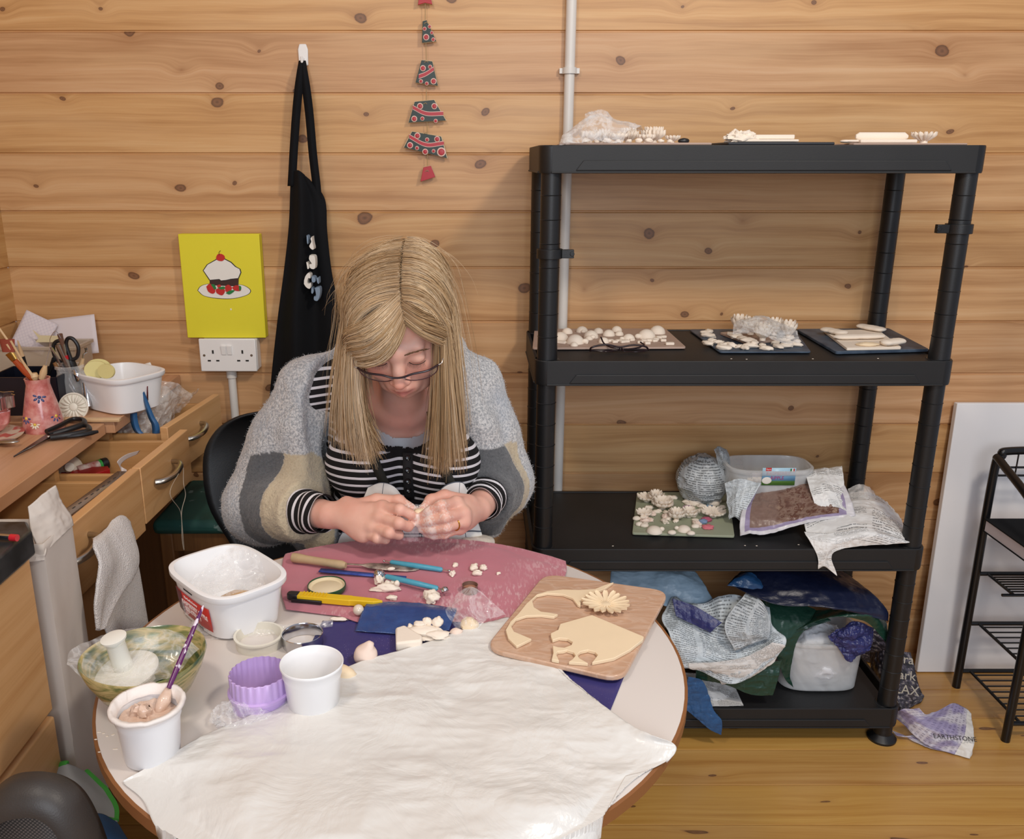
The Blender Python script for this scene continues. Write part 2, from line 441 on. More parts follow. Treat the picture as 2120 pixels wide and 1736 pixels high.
# scribe strip along the foot of the wall corner
# ---------------------------------------------------------------- plain materials
M['blackpl'] = mat('black_plastic', '#151618', rough=.42, var=.25, vs=8, bump=.25, bs=400, bd=.0006)
M['blackpl2'] = mat('dusty_black_shelf', '#1a1b1d', rough=.55, var=.5, vs=6, bump=.2, bs=300, bd=.0005)
M['black'] = mat('black_metal', '#101012', rough=.3, var=.1, bump=.05)
M['white'] = mat('white_plastic', '#ece9e6', rough=.3, var=.03, sss=0)
M['whitepot'] = mat('white_pot_plastic', '#f3f3f4', rough=.25, var=.02)
M['pipe'] = mat('white_conduit', '#dcd8d2', rough=.35, var=.04)
M['dark'] = mat('dark_slot', '#2a2724', rough=.6)
M['red'] = mat('red_paint', '#c4222c', rough=.35, var=.15, coat=.3)
M['chrome'] = mat('brushed_steel', '#b9b4ac', rough=.28, metal=1, var=.05)
M['steel'] = mat('shiny_steel', '#cfcfd2', rough=.14, metal=1, var=.05)
M['clay'] = mat('dry_white_clay', '#efe2d2', rough=.8, var=.04, vs=30, bump=.25, bs=220, bd=.0008)
M['claywet'] = mat('damp_cream_clay', '#ecd6b4', rough=.6, var=.04, vs=30, bump=.15, bs=160, bd=.0006)
M['claypink'] = mat('pinkish_clay', '#ecd5c6', rough=.75, var=.05, vs=30, bump=.2, bs=200, bd=.0008)
M['black_cloth'] = mat('black_cotton', '#121316', rough=.9, var=.2, bump=.3, bs=900, bd=.0004, spec=.2)
M['cream'] = mat('cream_plastic', '#e6e1d2', rough=.4, var=.03)
def clearfilm(name, tint='#ffffff', a=.05, glare=.9, scale=28, seedv=0, amax=.75):
    t = NT(name); co = t.obj()
    r = t.n('TexNoise', Vector=co, Scale=scale, Detail=3.0, Roughness=.6, Distortion=1.2).outputs[0]
    line = t.math('SUBTRACT', 1.0, t.math('MULTIPLY', t.math('ABSOLUTE', t.math('SUBTRACT', r, .5)), 9))
    lw = t.n('LayerWeight', Blend=.35).outputs['Facing']
    al = t.math('ADD', t.math('MULTIPLY', t.math('MAXIMUM', line, 0), .22), t.math('ADD', a, t.math('MULTIPLY', lw, .22)))
    t.P(Base9Color=srgb(tint), Roughness=.12, Alpha=t.math('MINIMUM', al, amax))
    t.b.inputs['Specular IOR Level'].default_value = glare
    t.bump(r, .35, .002)
    return t.m
M['film'] = clearfilm('cling_film')
M['clearpl'] = clearfilm('clear_polythene', '#fbf8f4', .13, .8, 14, amax=.85)
M['cleartub'] = clearfilm('clear_tub_plastic', '#e9ecee', .28, .8, 3, amax=.6)
# ---------------------------------------------------------------- shelving unit
XL, XR, YF, YB = .157, 1.020, 1.895, 2.215
TOPS = [1.423, .975, .530, .104]
su = thing('shelving_unit', ((XL+XR)/2, (YF+YB)/2, 0), 'tall black plastic four-tier shelving unit of ribbed round posts against the pine wall', 'shelving')
for zt in TOPS:
    m = MB(); cx, cy = (XL+XR)/2, (YF+YB)/2; W = XR-XL+.055; D = YB-YF+.055
    m.box((cx, cy, zt-.008), (W-.052, D-.012, .012))
    # lips
    for sy in (-1, 1):
        m.box((cx, cy+sy*(D/2-.004), zt-.027), (W-.05, .008, .054))
        m.prism([(-W/2+.075, -.026), (W/2-.075, -.026), (W/2-.09, -.006), (-W/2+.09, -.006)], 0, .003, Matrix.Translation((cx, cy+sy*(D/2)+(0 if sy < 0 else .003), zt-.024)) @ Matrix.Rotation(PI/2, 4, 'X'))
        m.box((cx, cy+sy*(D/2-.003), zt-.0535), (W-.05, .010, .004))
    for sx in (-1, 1):
        m.box((cx+sx*(W/2-.004), cy, zt-.027), (.008, D-.05, .054)); m.box((cx+sx*(W/2-.003), cy, zt-.0535), (.010, D-.05, .004))
    sh = m.build('shelf', M['blackpl2'], su, bevel=.0015, smooth=False)
    for (px, py) in ((XL, YF), (XR, YF), (XL, YB), (XR, YB)):
        s = MB(); s.lathe([(.0, -.055), (.0265, -.055), (.0275, -.05), (.0275, -.002), (.026, 0), (.0, 0)], (px, py, zt), 28)
        s.build('corner_socket', M['blackpl'], sh)
for (px, py) in ((XL, YF), (XR, YF), (XL, YB), (XR, YB)):
    for i in range(4):
        z1 = TOPS[i]-.05; z0 = TOPS[i+1] if i < 3 else .012; n = 8 if i < 3 else 1
        prof = [(0, z0), (.0225, z0)]
        for k in range(1, n):
            zz = z0+(z1-z0)*k/n; prof += [(.0218, zz-.0015), (.0205, zz-.0012), (.0205, zz+.0012), (.0218, zz+.0015)] if False else [(.0215, zz-.001), (.0226, zz), (.0213, zz+.001)]
        prof += [(.0213, z1), (0, z1)]
        MB().lathe(prof, (px, py, 0), 28).build('post', M['blackpl'], su)
    MB().lathe([(0, 0), (.034, 0), (.035, .006), (.027, .014), (.0225, .02), (0, .02)], (px, py, 0), 28).build('foot', M['blackpl'], su)
for (px, py, zz, dx) in ((XL, YF, 1.193, 1), (XR, YF, 1.245, -1)):
    m = MB(); m.lathe([(.0215, 0), (.0275, 0), (.0275, .02), (.0215, .02), (.0215, 0)], (px, py, zz), 28, close=False)
    m.box((px+dx*.038, py-.006, zz+.01), (.026, .012, .018)); m.cyl((px+dx*.047, py-.013, zz+.01), (px+dx*.047, py-.004, zz+.01), .005)
    m.build('wall_clip', M['blackpl'], su, bevel=.001)
# ---------------------------------------------------------------- conduits, socket, canvas
p1 = atY(1180, 60, 2.25); p2 = atY(1167, 668, 2.25); cxx = (p1.x+p2.x)/2
t1 = thing('conduit_pipe', (cxx, 2.2555, .99), 'long white plastic conduit pipe running down the wall behind the shelving', 'pipe')
MB().tube([(cxx, 2.2555, 2.4), (cxx, 2.2555, .50)], .0125, 20).build('pipe', M['pipe'], t1)
m = MB(); zz = atY(1176, 146, 2.25).z; m.lathe([(.0135, -.007), (.017, -.007), (.017, .007), (.0135, .007)], (cxx, 2.2555, zz), 20, close=False); m.box((cxx-.019, 2.262, zz), (.01, .012, .012)); m.box((cxx+.019, 2.262, zz), (.01, .012, .012)); m.build('pipe_clip', M['pipe'], t1)
sA = atY(409, 701, 2.225); sB = atY(541, 770, 2.225)
sx = (atY(409, 701, 2.225).x+atY(530, 704, 2.225).x)/2; sz = sA.z-.043
so = thing('double_socket', (sx, 2.27, sz-.043), 'white double electrical wall socket on a raised back box below the yellow painting', 'socket')
MB().box((sx+.004, 2.2505, sz), (.140, .039, .082)).build('back_box', M['white'], so, bevel=.003)
MB().box((sx, 2.2275, sz), (.146, .008, .086)).build('face_plate', M['white'], so, bevel=.0025)
for i, q in enumerate((-.0075, .0075)):
    sw = MB().box((0, 0, 0), (.012, .006, .024), Matrix.Rotation(.12, 3, 'X')); sw.v = [(a+sx-.002+q, b+2.2225, c+sz+.014) for a, b, c in sw.v]
    o = sw.build('switch', M['white'], so, bevel=.0008)
    MB().box((sx-.002+q, 2.2199, sz+.0245), (.008, .002, .002)).build('red_mark', M['red'], o)
for q in (-.038, .038):
    m = MB(); m.box((sx+q, 2.2232, sz+.009), (.0045, .001, .009)); m.box((sx+q-.011, 2.2232, sz-.014), (.008, .001, .004)); m.box((sx+q+.011, 2.2232, sz-.014), (.008, .001, .004)); m.build('pin_slots', M['dark'], so)
for q in (-.061, .061):
    o = MB().lathe([(0, 0), (.0035, 0), (.003, .001), (0, .0012)], (0, 0, 0), 14, M=Matrix.Rotation(PI/2, 4, 'X')); o.v = [(a+sx+q, b+2.2233, c+sz) for a, b, c in o.v]; o.build('screw', M['chrome'], so)
px_ = atY(481, 790, 2.255).x
t2 = thing('conduit_pipe', (px_, 2.255, 0), 'short white conduit pipe dropping from the underside of the double socket', 'pipe')
MB().tube([(px_, 2.2545, sz-.06), (px_+.003, 2.2545, .0)], .0105, 20).build('pipe', M['pipe'], t2)
MB().tube([(px_, 2.2545, sz-.0415), (px_, 2.2545, sz-.066)], .0135, 20).build('coupling', M['pipe'], t2)
# canvas painting
yy = 2.247
c4 = [atY(*p, yy) for p in ((375, 484), (546, 484), (553, 697), (390, 698))]
o0 = c4[3]; ux = (c4[2]-c4[3]); Wc = .203; Hc = (c4[0]-c4[3]).length
uy = Vector((-.012, 0, 1)); MC = frameM((o0.x, 2.24, o0.z), (1, 0, 0), uy)
MCf = lambda x, y, z=0: MC @ Vector((x, y, z))
M['yellow'] = mat('yellow_canvas_paint', '#e2d62c', rough=.6, var=.05, vs=5, bump=.3, bs=700, bd=.0005)
cp = thing('cake_painting', MCf(Wc/2, 0), 'yellow canvas painting of an iced cake with a cherry, hung above the socket', 'painting')
m = MB(); m.prism([(0, 0), (Wc, 0), (Wc, Hc), (0, Hc)], -.028, 0, MC); m.build('canvas', M['yellow'], cp, bevel=.0015)
def cpx(x, y):  # crop 4.82 scale -> canvas uv
    X = 360+x/4.824; Y = 460+y/4.824; p = atY(X, Y, 2.24); q = MC.inverted() @ p; return (q.x, q.y)
def paint(name, pts, mt, z, parent=cp, closed=True, n=None, f=cpx):
    P = [f(*p) for p in pts]
    if n: P = [(q.x, q.y) for q in curve([(a, b, 0) for a, b in P]+[(P[0][0], P[0][1], 0)], n)[:-1]]
    MB().prism(P, 0, z, MC).build(name, mt, parent, smooth=False)
M['paint_blk'] = mat('black_paint', '#1d1c1c', rough=.6); M['paint_wht'] = mat('white_paint', '#e8e4dc', rough=.6, var=.04); M['paint_brn'] = mat('brown_paint', '#3b201c', rough=.5)
M['paint_red'] = mat('cherry_red_paint', '#c0241f', rough=.5, var=.2, vs=90); M['paint_grn'] = mat('green_paint', '#1f7a3c', rough=.5, var=.2)
M['paint_gry'] = mat('blue_grey_print', '#7f93a8', rough=.6, var=.1)
plate = [(235, 680), (262, 640), (330, 615), (480, 605), (640, 618), (715, 635), (770, 680), (735, 725), (600, 762), (440, 762), (300, 735)]
def scl(P, k):
    cx = sum(p[0] for p in P)/len(P); cy = sum(p[1] for p in P)/len(P); return [(cx+(p[0]-cx)*k-(3 if k < 1 else 0)*0, cy+(p[1]-cy)*k) for p in P]
def inset(P, d):
    cx = sum(p[0] for p in P)/len(P); cy = sum(p[1] for p in P)/len(P); R = []
    for p in P:
        v = Vector((p[0]-cx, p[1]-cy)); L = v.length; R.append((cx+v.x*(L-d)/L, cy+v.y*(L-d)/L))
    return R
paint('plate_outline', plate, M['paint_blk'], .0004, n=60); paint('plate', inset(plate, 7), M['paint_wht'], .0007, n=60)
paint('sponge', [(358, 570), (648, 560), (645, 640), (358, 628)], M['paint_brn'], .001)
ice = [(290, 480), (330, 420), (425, 365), (510, 362), (575, 395), (620, 440), (665, 465), (675, 500), (650, 560), (575, 570), (530, 582), (470, 588), (450, 572), (355, 578)]
paint('icing_outline', ice, M['paint_blk'], .0013); paint('icing', inset(ice, 9), M['paint_wht'], .0016)
for i, b in enumerate([[(325, 640), (360, 612), (400, 640), (415, 690), (390, 712), (345, 690)], [(418, 672), (450, 655), (505, 668), (508, 700), (480, 728), (430, 705)], [(512, 640), (545, 622), (580, 650), (565, 690), (520, 690)], [(580, 650), (620, 628), (665, 640), (668, 682), (610, 680)], [(432, 630), (455, 620), (472, 630), (462, 650), (440, 650)]]):
    paint('strawberry', b, M['paint_red'], .0019, n=24)
for b in [[(370, 618), (405, 620), (425, 660), (405, 668), (385, 640)], [(440, 650), (500, 640), (510, 662), (470, 668)], [(520, 705), (560, 680), (610, 680), (560, 718)], [(650, 630), (672, 640), (672, 670), (655, 680)]]:
    paint('leaf', b, M['paint_grn'], .0022, n=20)
paint('cherry', [(425, 345), (440, 318), (475, 315), (505, 335), (508, 365), (485, 386), (445, 382), (425, 365)], M['paint_red'], .0022, n=30)
P = [MCf(*cpx(*p), .003) for p in ((455, 325), (452, 300), (468, 280))]; MB().tube(P, .0006, 6).build('cherry_stalk', M['paint_blk'], cp)
paint('paint_fleck', [(560, 865), (570, 858), (580, 868), (570, 880)], M['paint_wht'], .0006)
# ---------------------------------------------------------------- hanging ceramic tree
def glaze(name, col):
    return mat(name, col, rough=.3, var=.15, vs=40, spec=.35)
M['gl_green'] = glaze('dark_green_glaze', '#1c2a1e'); M['gl_red'] = glaze('red_glaze', '#b01f28'); M['gl_pink'] = glaze('white_slip_rim', '#d9b9ac'); M['biscuit'] = mat('pale_biscuit', '#cfc0a2', rough=.7)
YT = 2.255
ht = thing('hanging_ceramic_tree', atY(885, 376, YT), 'string of dark green and red glazed ceramic pieces forming a tree, hung on the wall', 'wall hanging')
def tpx(x, y, Y=YT): return atY(820+x/4.34, y/4.34, Y)
MB().tube([tpx(262, -60), tpx(262, 190), tpx(272, 540), tpx(272, 900), tpx(280, 1180), tpx(282, 1500)], .0009, 6).build('cord', mat('twine', '#a8916c', rough=.9), ht)
TP = [([(195, 50), (205, -40), (310, -40), (330, 45), (262, 30)], 'gl_red', [], None),
      ([(238, 190), (275, 180), (365, 375), (232, 390)], 'gl_green', [(258, 262, 16), (302, 243, 15), (322, 298, 14), (272, 337, 25), (335, 358, 16)], None),
      ([(228, 538), (328, 550), (380, 775), (172, 745)], 'gl_green', [(243, 615, 24), (307, 603, 17), (225, 732, 17), (277, 752, 16), (338, 732, 25)], [(205, 690), (270, 665), (340, 620)]),
      ([(165, 912), (345, 895), (455, 1085), (108, 1105)], 'gl_green', [(217, 955, 26), (345, 955, 25), (165, 1068, 25), (238, 1066, 17), (357, 1087, 17)], [(152, 965), (270, 1020), (425, 1020)]),
      ([(140, 1178), (410, 1225), (465, 1425), (65, 1325)], 'gl_green', [(193, 1220, 26), (280, 1255, 18), (370, 1250, 25), (127, 1305, 26), (190, 1330, 17), (263, 1363, 25), (338, 1357, 16), (408, 1365, 38)], [(120, 1225), (270, 1300), (430, 1285)]),
      ([(245, 1500), (315, 1485), (357, 1590), (217, 1635)], 'gl_red', [], None)]
def flat(m, pts, y0, y1):
    n = len(pts); vs = [Vector((p.x, y0, p.z)) for p in pts]+[Vector((p.x, y1, p.z)) for p in pts]
    m.add(vs, [tuple(range(n)), tuple(range(2*n-1, n-1, -1))]+[(i, n+i, n+(i+1) % n, (i+1) % n) for i in range(n)])
for pts, mt, dots, band in TP:
    m = MB(); flat(m, [tpx(*p) for p in pts], YT-.004, YT+.004); o = m.build('ceramic_piece', [M['biscuit']], ht, bevel=.0012)
    cx = sum(p[0] for p in pts)/len(pts); cy = sum(p[1] for p in pts)/len(pts)
    m = MB(); flat(m, [tpx(cx+(p[0]-cx)*.96, cy+(p[1]-cy)*.96) for p in pts], YT-.0055, YT-.003); m.build('glazed_face', M[mt], o, bevel=.0008)
    if band:
        b = curve([tpx(*p) for p in band], 14); w = .0045
        for mm, w_, yy_ in (('gl_pink', .0052, .0060), ('gl_red', .0038, .0064)):
            m = MB(); m.grid([[Vector((q.x, YT-yy_, q.z+w_)) for q in b], [Vector((q.x, YT-yy_, q.z-w_)) for q in b]]); m.grid([[Vector((q.x, YT-.004, q.z-w_)) for q in b], [Vector((q.x, YT-yy_, q.z-w_)) for q in b]]); m.build('band', M[mm], o)
    for (dx, dy, r) in dots:
        r = r/4.34*2.25/1820; c = tpx(dx, dy); R = Matrix.Rotation(PI/2, 4, 'X')
        a = MB().lathe([(0, 0), (r, 0), (r, .0027), (r*.9, .003), (0, .003)], (c.x, YT-.004, c.z), 18, M=R).build('dot', M['gl_pink'], o)
        MB().lathe([(0, .003), (r*.72, .003), (r*.6, .0042), (0, .0046)], (c.x, YT-.004, c.z), 18, M=R).build('dot_centre', M['gl_red'], o)
    if cy > 100 and mt == 'gl_green' or cy > 1400:
        c = tpx(cx, pts[0][1]+25+(15 if cy > 1400 else 0)); MB().tube([c+Vector((-.006, -.006, 0)), c+Vector((0, -.008, .003)), c+Vector((.003, -.0065, 0))], .0008, 6).build('knot', bpy.data.materials['twine'], ht)
# ---------------------------------------------------------------- hook and black apron on the wall
hk = thing('wall_hook', atY(627, 130, 2.27), 'small white adhesive wall hook holding the black apron strap', 'hook')
c = atY(627, 113, 2.262)
m = MB(); m.prism([(-.011, -.024), (.011, -.024), (.012, .012), (.008, .024), (-.008, .024), (-.012, .012)], 0, .006, Matrix.Translation((c.x, 2.27, c.z)) @ Matrix.Rotation(PI/2, 4, 'X')); m.build('hook_plate', M['white'], hk, bevel=.002)
MB().tube([(c.x, 2.264, c.z-.008), (c.x, 2.254, c.z-.02), (c.x, 2.246, c.z-.018), (c.x, 2.244, c.z-.006)], [.004, .004, .0035, .003], 10).build('hook_arm', M['white'], hk)
ap = thing('black_apron', atY(620, 900, 2.24), 'long black cotton apron with pale lettering, hung from the white wall hook', 'apron')
def apt(x, y, d=0): return atY(x, y, 2.235-d)
hx = c.x
top = Vector((hx, 2.251, c.z-.016))
for side, P in ((0, [(621, 160), (614, 230), (609, 300), (606, 352), (604, 385)]), (1, [(631, 160), (640, 230), (648, 320), (655, 380), (658, 415)])):
    path = [top+Vector((-.002+.004*side, 0, .001))]+[apt(x, y, .004) for x, y in P]
    pts = curve(path, 24); w = [.006+.004*min(1, i/6) for i in range(24)]
    MB().grid([[p-Vector((w[i], 0, 0)) for i, p in enumerate(pts)], [p+Vector((0, -.004, 0)) for i, p in enumerate(pts)], [p+Vector((w[i], 0, 0)) for i, p in enumerate(pts)]]).build('neck_strap', M['black_cloth'], ap, solid=.002)
rows = [[(602, 357), (617, 352), (630, 362), (641, 372)], [(601, 400), (622, 398), (645, 412), (672, 412)], [(598, 470), (622, 470), (650, 475), (677, 480)], [(588, 560), (618, 560), (655, 560), (686, 560)], [(575, 660), (610, 655), (655, 655), (702, 650)], [(562, 780), (610, 790), (660, 800), (715, 800)], [(553, 900), (610, 905), (660, 905), (722, 900)], [(548, 1010), (610, 1010), (660, 1010), (725, 1010)]]
dps = [[0, .02, .03, .0], [.0, .03, .01, .0], [0, .035, .012, .01], [0, .03, .005, .01], [0, .04, .005, .012], [0, .045, .01, .02], [0, .05, .01, .02], [0, .05, .01, .02]]
G = loft([[apt(*p, d) for p, d in zip(r, dd)] for r, dd in zip(rows, dps)], 40, 70)
G[..., 1] += .010*np.sin(np.linspace(0, 13, 40))[None, :]*np.linspace(.3, 1, 70)[:, None]; G[..., 1] = np.minimum(G[..., 1], 2.258)
body = MB().grid(G).build('apron_body', M['black_cloth'], ap, solid=.002)
def apron_letter(pts, mt, n=22):
    P = curve([apt(360+x/4.824, 460+y/4.824, .052) for x, y in pts]+[apt(360+pts[0][0]/4.824, 460+pts[0][1]/4.824, .052)], n)[:-1]
    m = MB(); k = len(P); m.add(P+[p+Vector((0, .03, 0)) for p in P], [tuple(range(k))]+[(i, k+i, k+(i+1) % k, (i+1) % k) for i in range(k)]); return m
for pts, mt in (([(1378, 142), (1385, 200), (1397, 262), (1380, 272), (1352, 240), (1372, 195), (1365, 165)], 'paint_wht'),
                ([(1355, 330), (1400, 335), (1412, 380), (1408, 460), (1365, 460), (1352, 420), (1378, 415), (1350, 370)], 'paint_wht'),
                ([(1322, 398), (1340, 410), (1350, 455), (1335, 465), (1328, 430)], 'paint_wht'),
                ([(1340, 505), (1362, 520), (1362, 560), (1342, 555), (1330, 600), (1345, 615), (1368, 605), (1362, 660), (1330, 655), (1298, 610), (1312, 540)], 'paint_wht'),
                ([(1375, 540), (1400, 545), (1415, 580), (1400, 600), (1378, 590)], 'paint_gry'), ([(1425, 560), (1442, 555), (1446, 612), (1432, 600)], 'paint_gry'),
                ([(1408, 655), (1452, 650), (1460, 700), (1448, 760), (1430, 785), (1400, 775), (1400, 740), (1420, 735)], 'paint_gry'), ([(1375, 650), (1395, 680), (1385, 712), (1372, 700)], 'paint_gry'),
                ([(1325, 130), (1340, 150), (1338, 215), (1330, 200)], 'paint_gry')):
    apron_letter(pts, mt).build('printed_letter', M[mt], body)
# ---------------------------------------------------------------- white panel on right, leaning
wp = thing('white_canvas', (1.6, 2.2, 0), 'large blank white canvas board leaning on the pine wall behind the wire rack', 'canvas')
a = Vector((1.250, 2.205, .002)); h = Vector((.022, .052, .775))
m = MB(); u = Vector((.75, 0, 0)); th = Vector((0, -.018, .001))
m.add([a, a+u, a+u+h, a+h, a+th, a+u+th, a+u+h+th, a+h+th], [(0, 1, 2, 3), (7, 6, 5, 4), (0, 4, 5, 1), (1, 5, 6, 2), (2, 6, 7, 3), (3, 7, 4, 0)])
m.build('canvas_face', mat('white_primed_canvas', '#eeecec', rough=.6, var=.02, bump=.2, bs=900, bd=.0003), wp, bevel=.002)
# ---------------------------------------------------------------- black wire rack
rk = thing('wire_rack', (1.55, 2.0, 0), 'black tubular metal wire rack with slatted shelves on the right by the white canvas', 'rack')
fa = atz(1982, 1418, 0); fb = atz(2073, 1530, 0); X0 = 1.326; Ya, Yb = 2.12, 1.885
def bar(p, r=.004): return MB().tube(p, r, 8)
# posts lean slightly
topz = 1.393+0
ta = atY(2060, 935, 2.11); pass
XA = X0; rw = .42
lean = .0
zt = ta.z
MB().tube(curve([(XA, Ya, 0), (XA+.0, Ya, .3), (XA+.0, Ya, zt-.06), (XA+.012, Ya, zt-.015), (XA+.05, Ya, zt), (XA+rw-.05, Ya, zt), (XA+rw-.012, Ya, zt-.015), (XA+rw, Ya, zt-.06), (XA+rw, Ya, .3), (XA+rw, Ya, 0)], 90), .0105, 14).build('back_frame', M['black'], rk)
for xx in (XA, XA+rw):
    pass
zfr = atY(2120, 1100, Yb).z
for xx in (XA, XA+rw):
    MB().tube(curve([(xx, Yb, 0), (xx, Yb, .30), (xx, Yb, .52), (xx, Yb+.05, .60), (xx, Ya-.03, .66), (xx, Ya, .67)], 40), .0105, 14).build('front_leg', M['black'], rk)
for z in (atY(2010, 1187, 2.12).z, atY(2000, 1290, 2.12).z, atY(1990, 1388, 2.12).z):
    yf = Yb if z < .3 else Yb+.0
    m = MB(); m.tube([(XA, Ya, z), (XA+rw, Ya, z)], .006, 8); m.tube([(XA, yf, z), (XA+rw, yf, z)], .006, 8) if z < .3 else m.tube([(XA, Ya-.12, z), (XA+rw, Ya-.12, z)], .004, 8)
    y_end = yf if z < .3 else Ya-.12
    for xx in (XA+.03, XA+rw-.03): m.tube([(xx, Ya, z), (xx, y_end, z)], .004, 8)
    for k in range(1, 9):
        y = Ya+(y_end-Ya)*k/9; m.tube([(XA+.03, y, z+.003), (XA+rw-.03, y, z+.003)], .0022, 6)
    m.build('wire_shelf', M['black'], rk)
z = zt-.045
m = MB()
for q in (z, z-.022): m.tube([(XA, Ya, q), (XA+rw, Ya, q)], .003, 8)
for k in range(1, 8): m.tube([(XA+rw*k/8, Ya-.004, z-.022), (XA+rw*k/8, Ya-.004, zt-.002)], .002, 6)
m.build('back_wires', M['black'], rk)
zb = atY(2025, 1072, 2.11).z
m = MB(); m.box((XA+rw/2, Ya-.055, zb-.0375), (rw-.025, .18, .006)); m.build('top_shelf', M['black'], rk)
bk = thing('black_book', (XA+.14, 2.05, zb-.034), 'thick black hardback book lying on the wire rack', 'book')
R = Matrix.Rotation(-.03, 4, 'Z'); b0 = Vector((XA-.012, 1.925, zb-.034))
def rb(c, d): return MB().box((b0.x+c[0], b0.y+c[1], b0.z+c[2]), d)
rb((.14, .09, .0015), (.28, .18, .003)).build('back_cover', M['black_cloth'], bk); rb((.14, .09, .0335), (.28, .18, .003)).build('front_cover', M['black_cloth'], bk)
rb((.138, .089, .0175), (.272, .172, .029)).build('page_block', mat('page_edges', '#d6cfd6', rough=.8), bk)
# ---------------------------------------------------------------- round table
TC, TR, TZ = Vector((-.11, 1.10, .72)), .40, .72
M['tabletop'] = mat('pale_laminate', '#dcd4ce', rough=.35, var=.03, vs=4)
M['edge'] = mat('brown_table_edging', '#8a5a34', rough=.45, var=.1)
tb = thing('round_table', (TC.x, TC.y, 0), 'round pale grey laminate table with a brown edge, covered with clay craft things', 'table')
MB().lathe([(0, TZ-.016), (TR-.004, TZ-.016), (TR-.003, TZ-.001), (TR-.006, TZ), (0, TZ)], (TC.x, TC.y, 0), 96).build('tabletop', M['tabletop'], tb)
MB().lathe([(TR-.004, TZ-.018), (TR, TZ-.017), (TR, TZ-.001), (TR-.004, TZ-.0003), (TR-.004, TZ-.018)], (TC.x, TC.y, 0), 96, close=False).build('edge_band', M['edge'], tb)
for a in (.9, 2.3, 4.05, 5.4):
    MB().tube([(TC.x+.28*math.cos(a), TC.y+.28*math.sin(a), TZ-.017), (TC.x+.33*math.cos(a), TC.y+.33*math.sin(a), 0)], .016, 14).build('leg', M['chrome'], tb)
bx = thing('storage_box', (-.30, .98, 0), 'pale blue-white plastic box on the floor under the round table', 'box')
Mx = Matrix.Rotation(.25, 3, 'Z')
MB().box((-.315, 1.06, .17), (.30, .24, .34), Mx).build('box_body', mat('blue_white_box', '#cfd8e6', rough=.4), bx, bevel=.012)
MB().box((-.315, 1.06, .348), (.315, .255, .016), Mx).build('box_lid', mat('blue_white_lid', '#dbe2ec', rough=.4), bx, bevel=.005)
# ---------------------------------------------------------------- cloths and sheets
def sheet(rows_px, nu, nv, zf, amp, scale, seed=0, oct=4, ridge=True, low=0, lows=6):
    R = []
    for j, r in enumerate(rows_px):
        R.append([atz(p[0], p[1], p[2] if len(p) > 2 else zf) for p in r])
    G = loft(R, nu, nv)
    if low: G[..., 2] += low*(fbm(G*np.array([1, 1, 0]), lows, 2, seed+5)+.3)
    G[..., 2] += amp*np.clip((ridged if ridge else fbm)(G*np.array([1, 1, .3]), scale, oct, seed), -.6, 1)
    return G
t = NT('dusty_pink_cloth'); P_ = t.obj()
n1 = t.noise(P_, 9, 4); n2 = t.n('TexNoise', Vector=t.n('Mapping', Vector=P_, Rotation=(0, 0, .5), Scale=(260, 60, 60)), Scale=1.0, Detail=2.0).outputs[0]
smear = t.math('MULTIPLY', t.ramp(t.noise(P_, 6, 3), [(.5, (0, 0, 0)), (.68, (1, 1, 1))]), t.ramp(n2, [(.5, (0, 0, 0)), (.62, (1, 1, 1))]))
base = t.mix(n1, srgb('#ad6472'), srgb('#c47e8a'))
t.P(Base9Color=t.mix(t.math('MULTIPLY', smear, .5), base, srgb('#e6cfd0')), Roughness=.9); t.b.inputs['Sheen Weight'].default_value = .2
t.bump(t.noise(P_, 500, 2), .25, .0006); M['pink'] = t.m
G = sheet([[(606, 1136, .708), (700, 1122, .714), (850, 1117, .712), (1000, 1125, .714), (1171, 1164, .716)], [(588, 1152), (700, 1140), (850, 1134), (1010, 1142), (1172, 1186)], [(582, 1190), (700, 1180), (850, 1180), (1000, 1190), (1150, 1225)], [(582, 1225), (700, 1222), (850, 1228), (980, 1238), (1100, 1262)], [(592, 1262), (700, 1275), (760, 1290), (900, 1285), (1045, 1290)]], 130, 110, TZ+.003, .0016, 14, 3, low=.003, lows=9)
G[..., 2] = np.where(G[..., 1] < 1.44, np.maximum(G[..., 2], TZ+.0012), G[..., 2])
rr = np.hypot(G[..., 0]-TC.x, G[..., 1]-TC.y); G[..., 2] = np.where(rr < TR+.01, np.maximum(G[..., 2], TZ+.0014), G[..., 2])
ov = np.maximum(rr-TR-.006, 0); G[..., 2] -= np.minimum(ov*1.2, .05)
tag(MB().grid(G).build('pink_cloth', M['pink'], solid=.0014, solid_off=1), 'dusty pink work cloth smeared with dried clay on the far half of the table', 'cloth')
t = NT('navy_polythene'); P_ = t.obj(); n1 = t.noise(P_, 6, 3); sp = t.noise(P_, 260, 2)
dust = t.ramp(t.n('TexVoronoi', Vector=P_, Scale=260.0).outputs['Distance'], [(.10, (1, 1, 1)), (.16, (0, 0, 0))])
t.P(Base9Color=t.mix(t.math('MULTIPLY', dust, t.ramp(t.noise(P_, 12, 2), [(.45, (0, 0, 0)), (.6, (.7, .7, .7))])), t.mix(n1, srgb('#2f2c5e'), srgb('#434080')), srgb('#a9a4c0')), Roughness=.38); t.bump(t.noise(P_, 40, 4), .3, .002); M['navy'] = t.m
t = NT('blue_polythene_shiny'); P_ = t.obj(); t.P(Base9Color=t.mix(t.noise(P_, 14, 3), srgb('#23315f'), srgb('#3d5c98')), Roughness=.25); t.bump(t.noise(P_, 60, 4), .6, .003); M['bluefoil'] = t.m
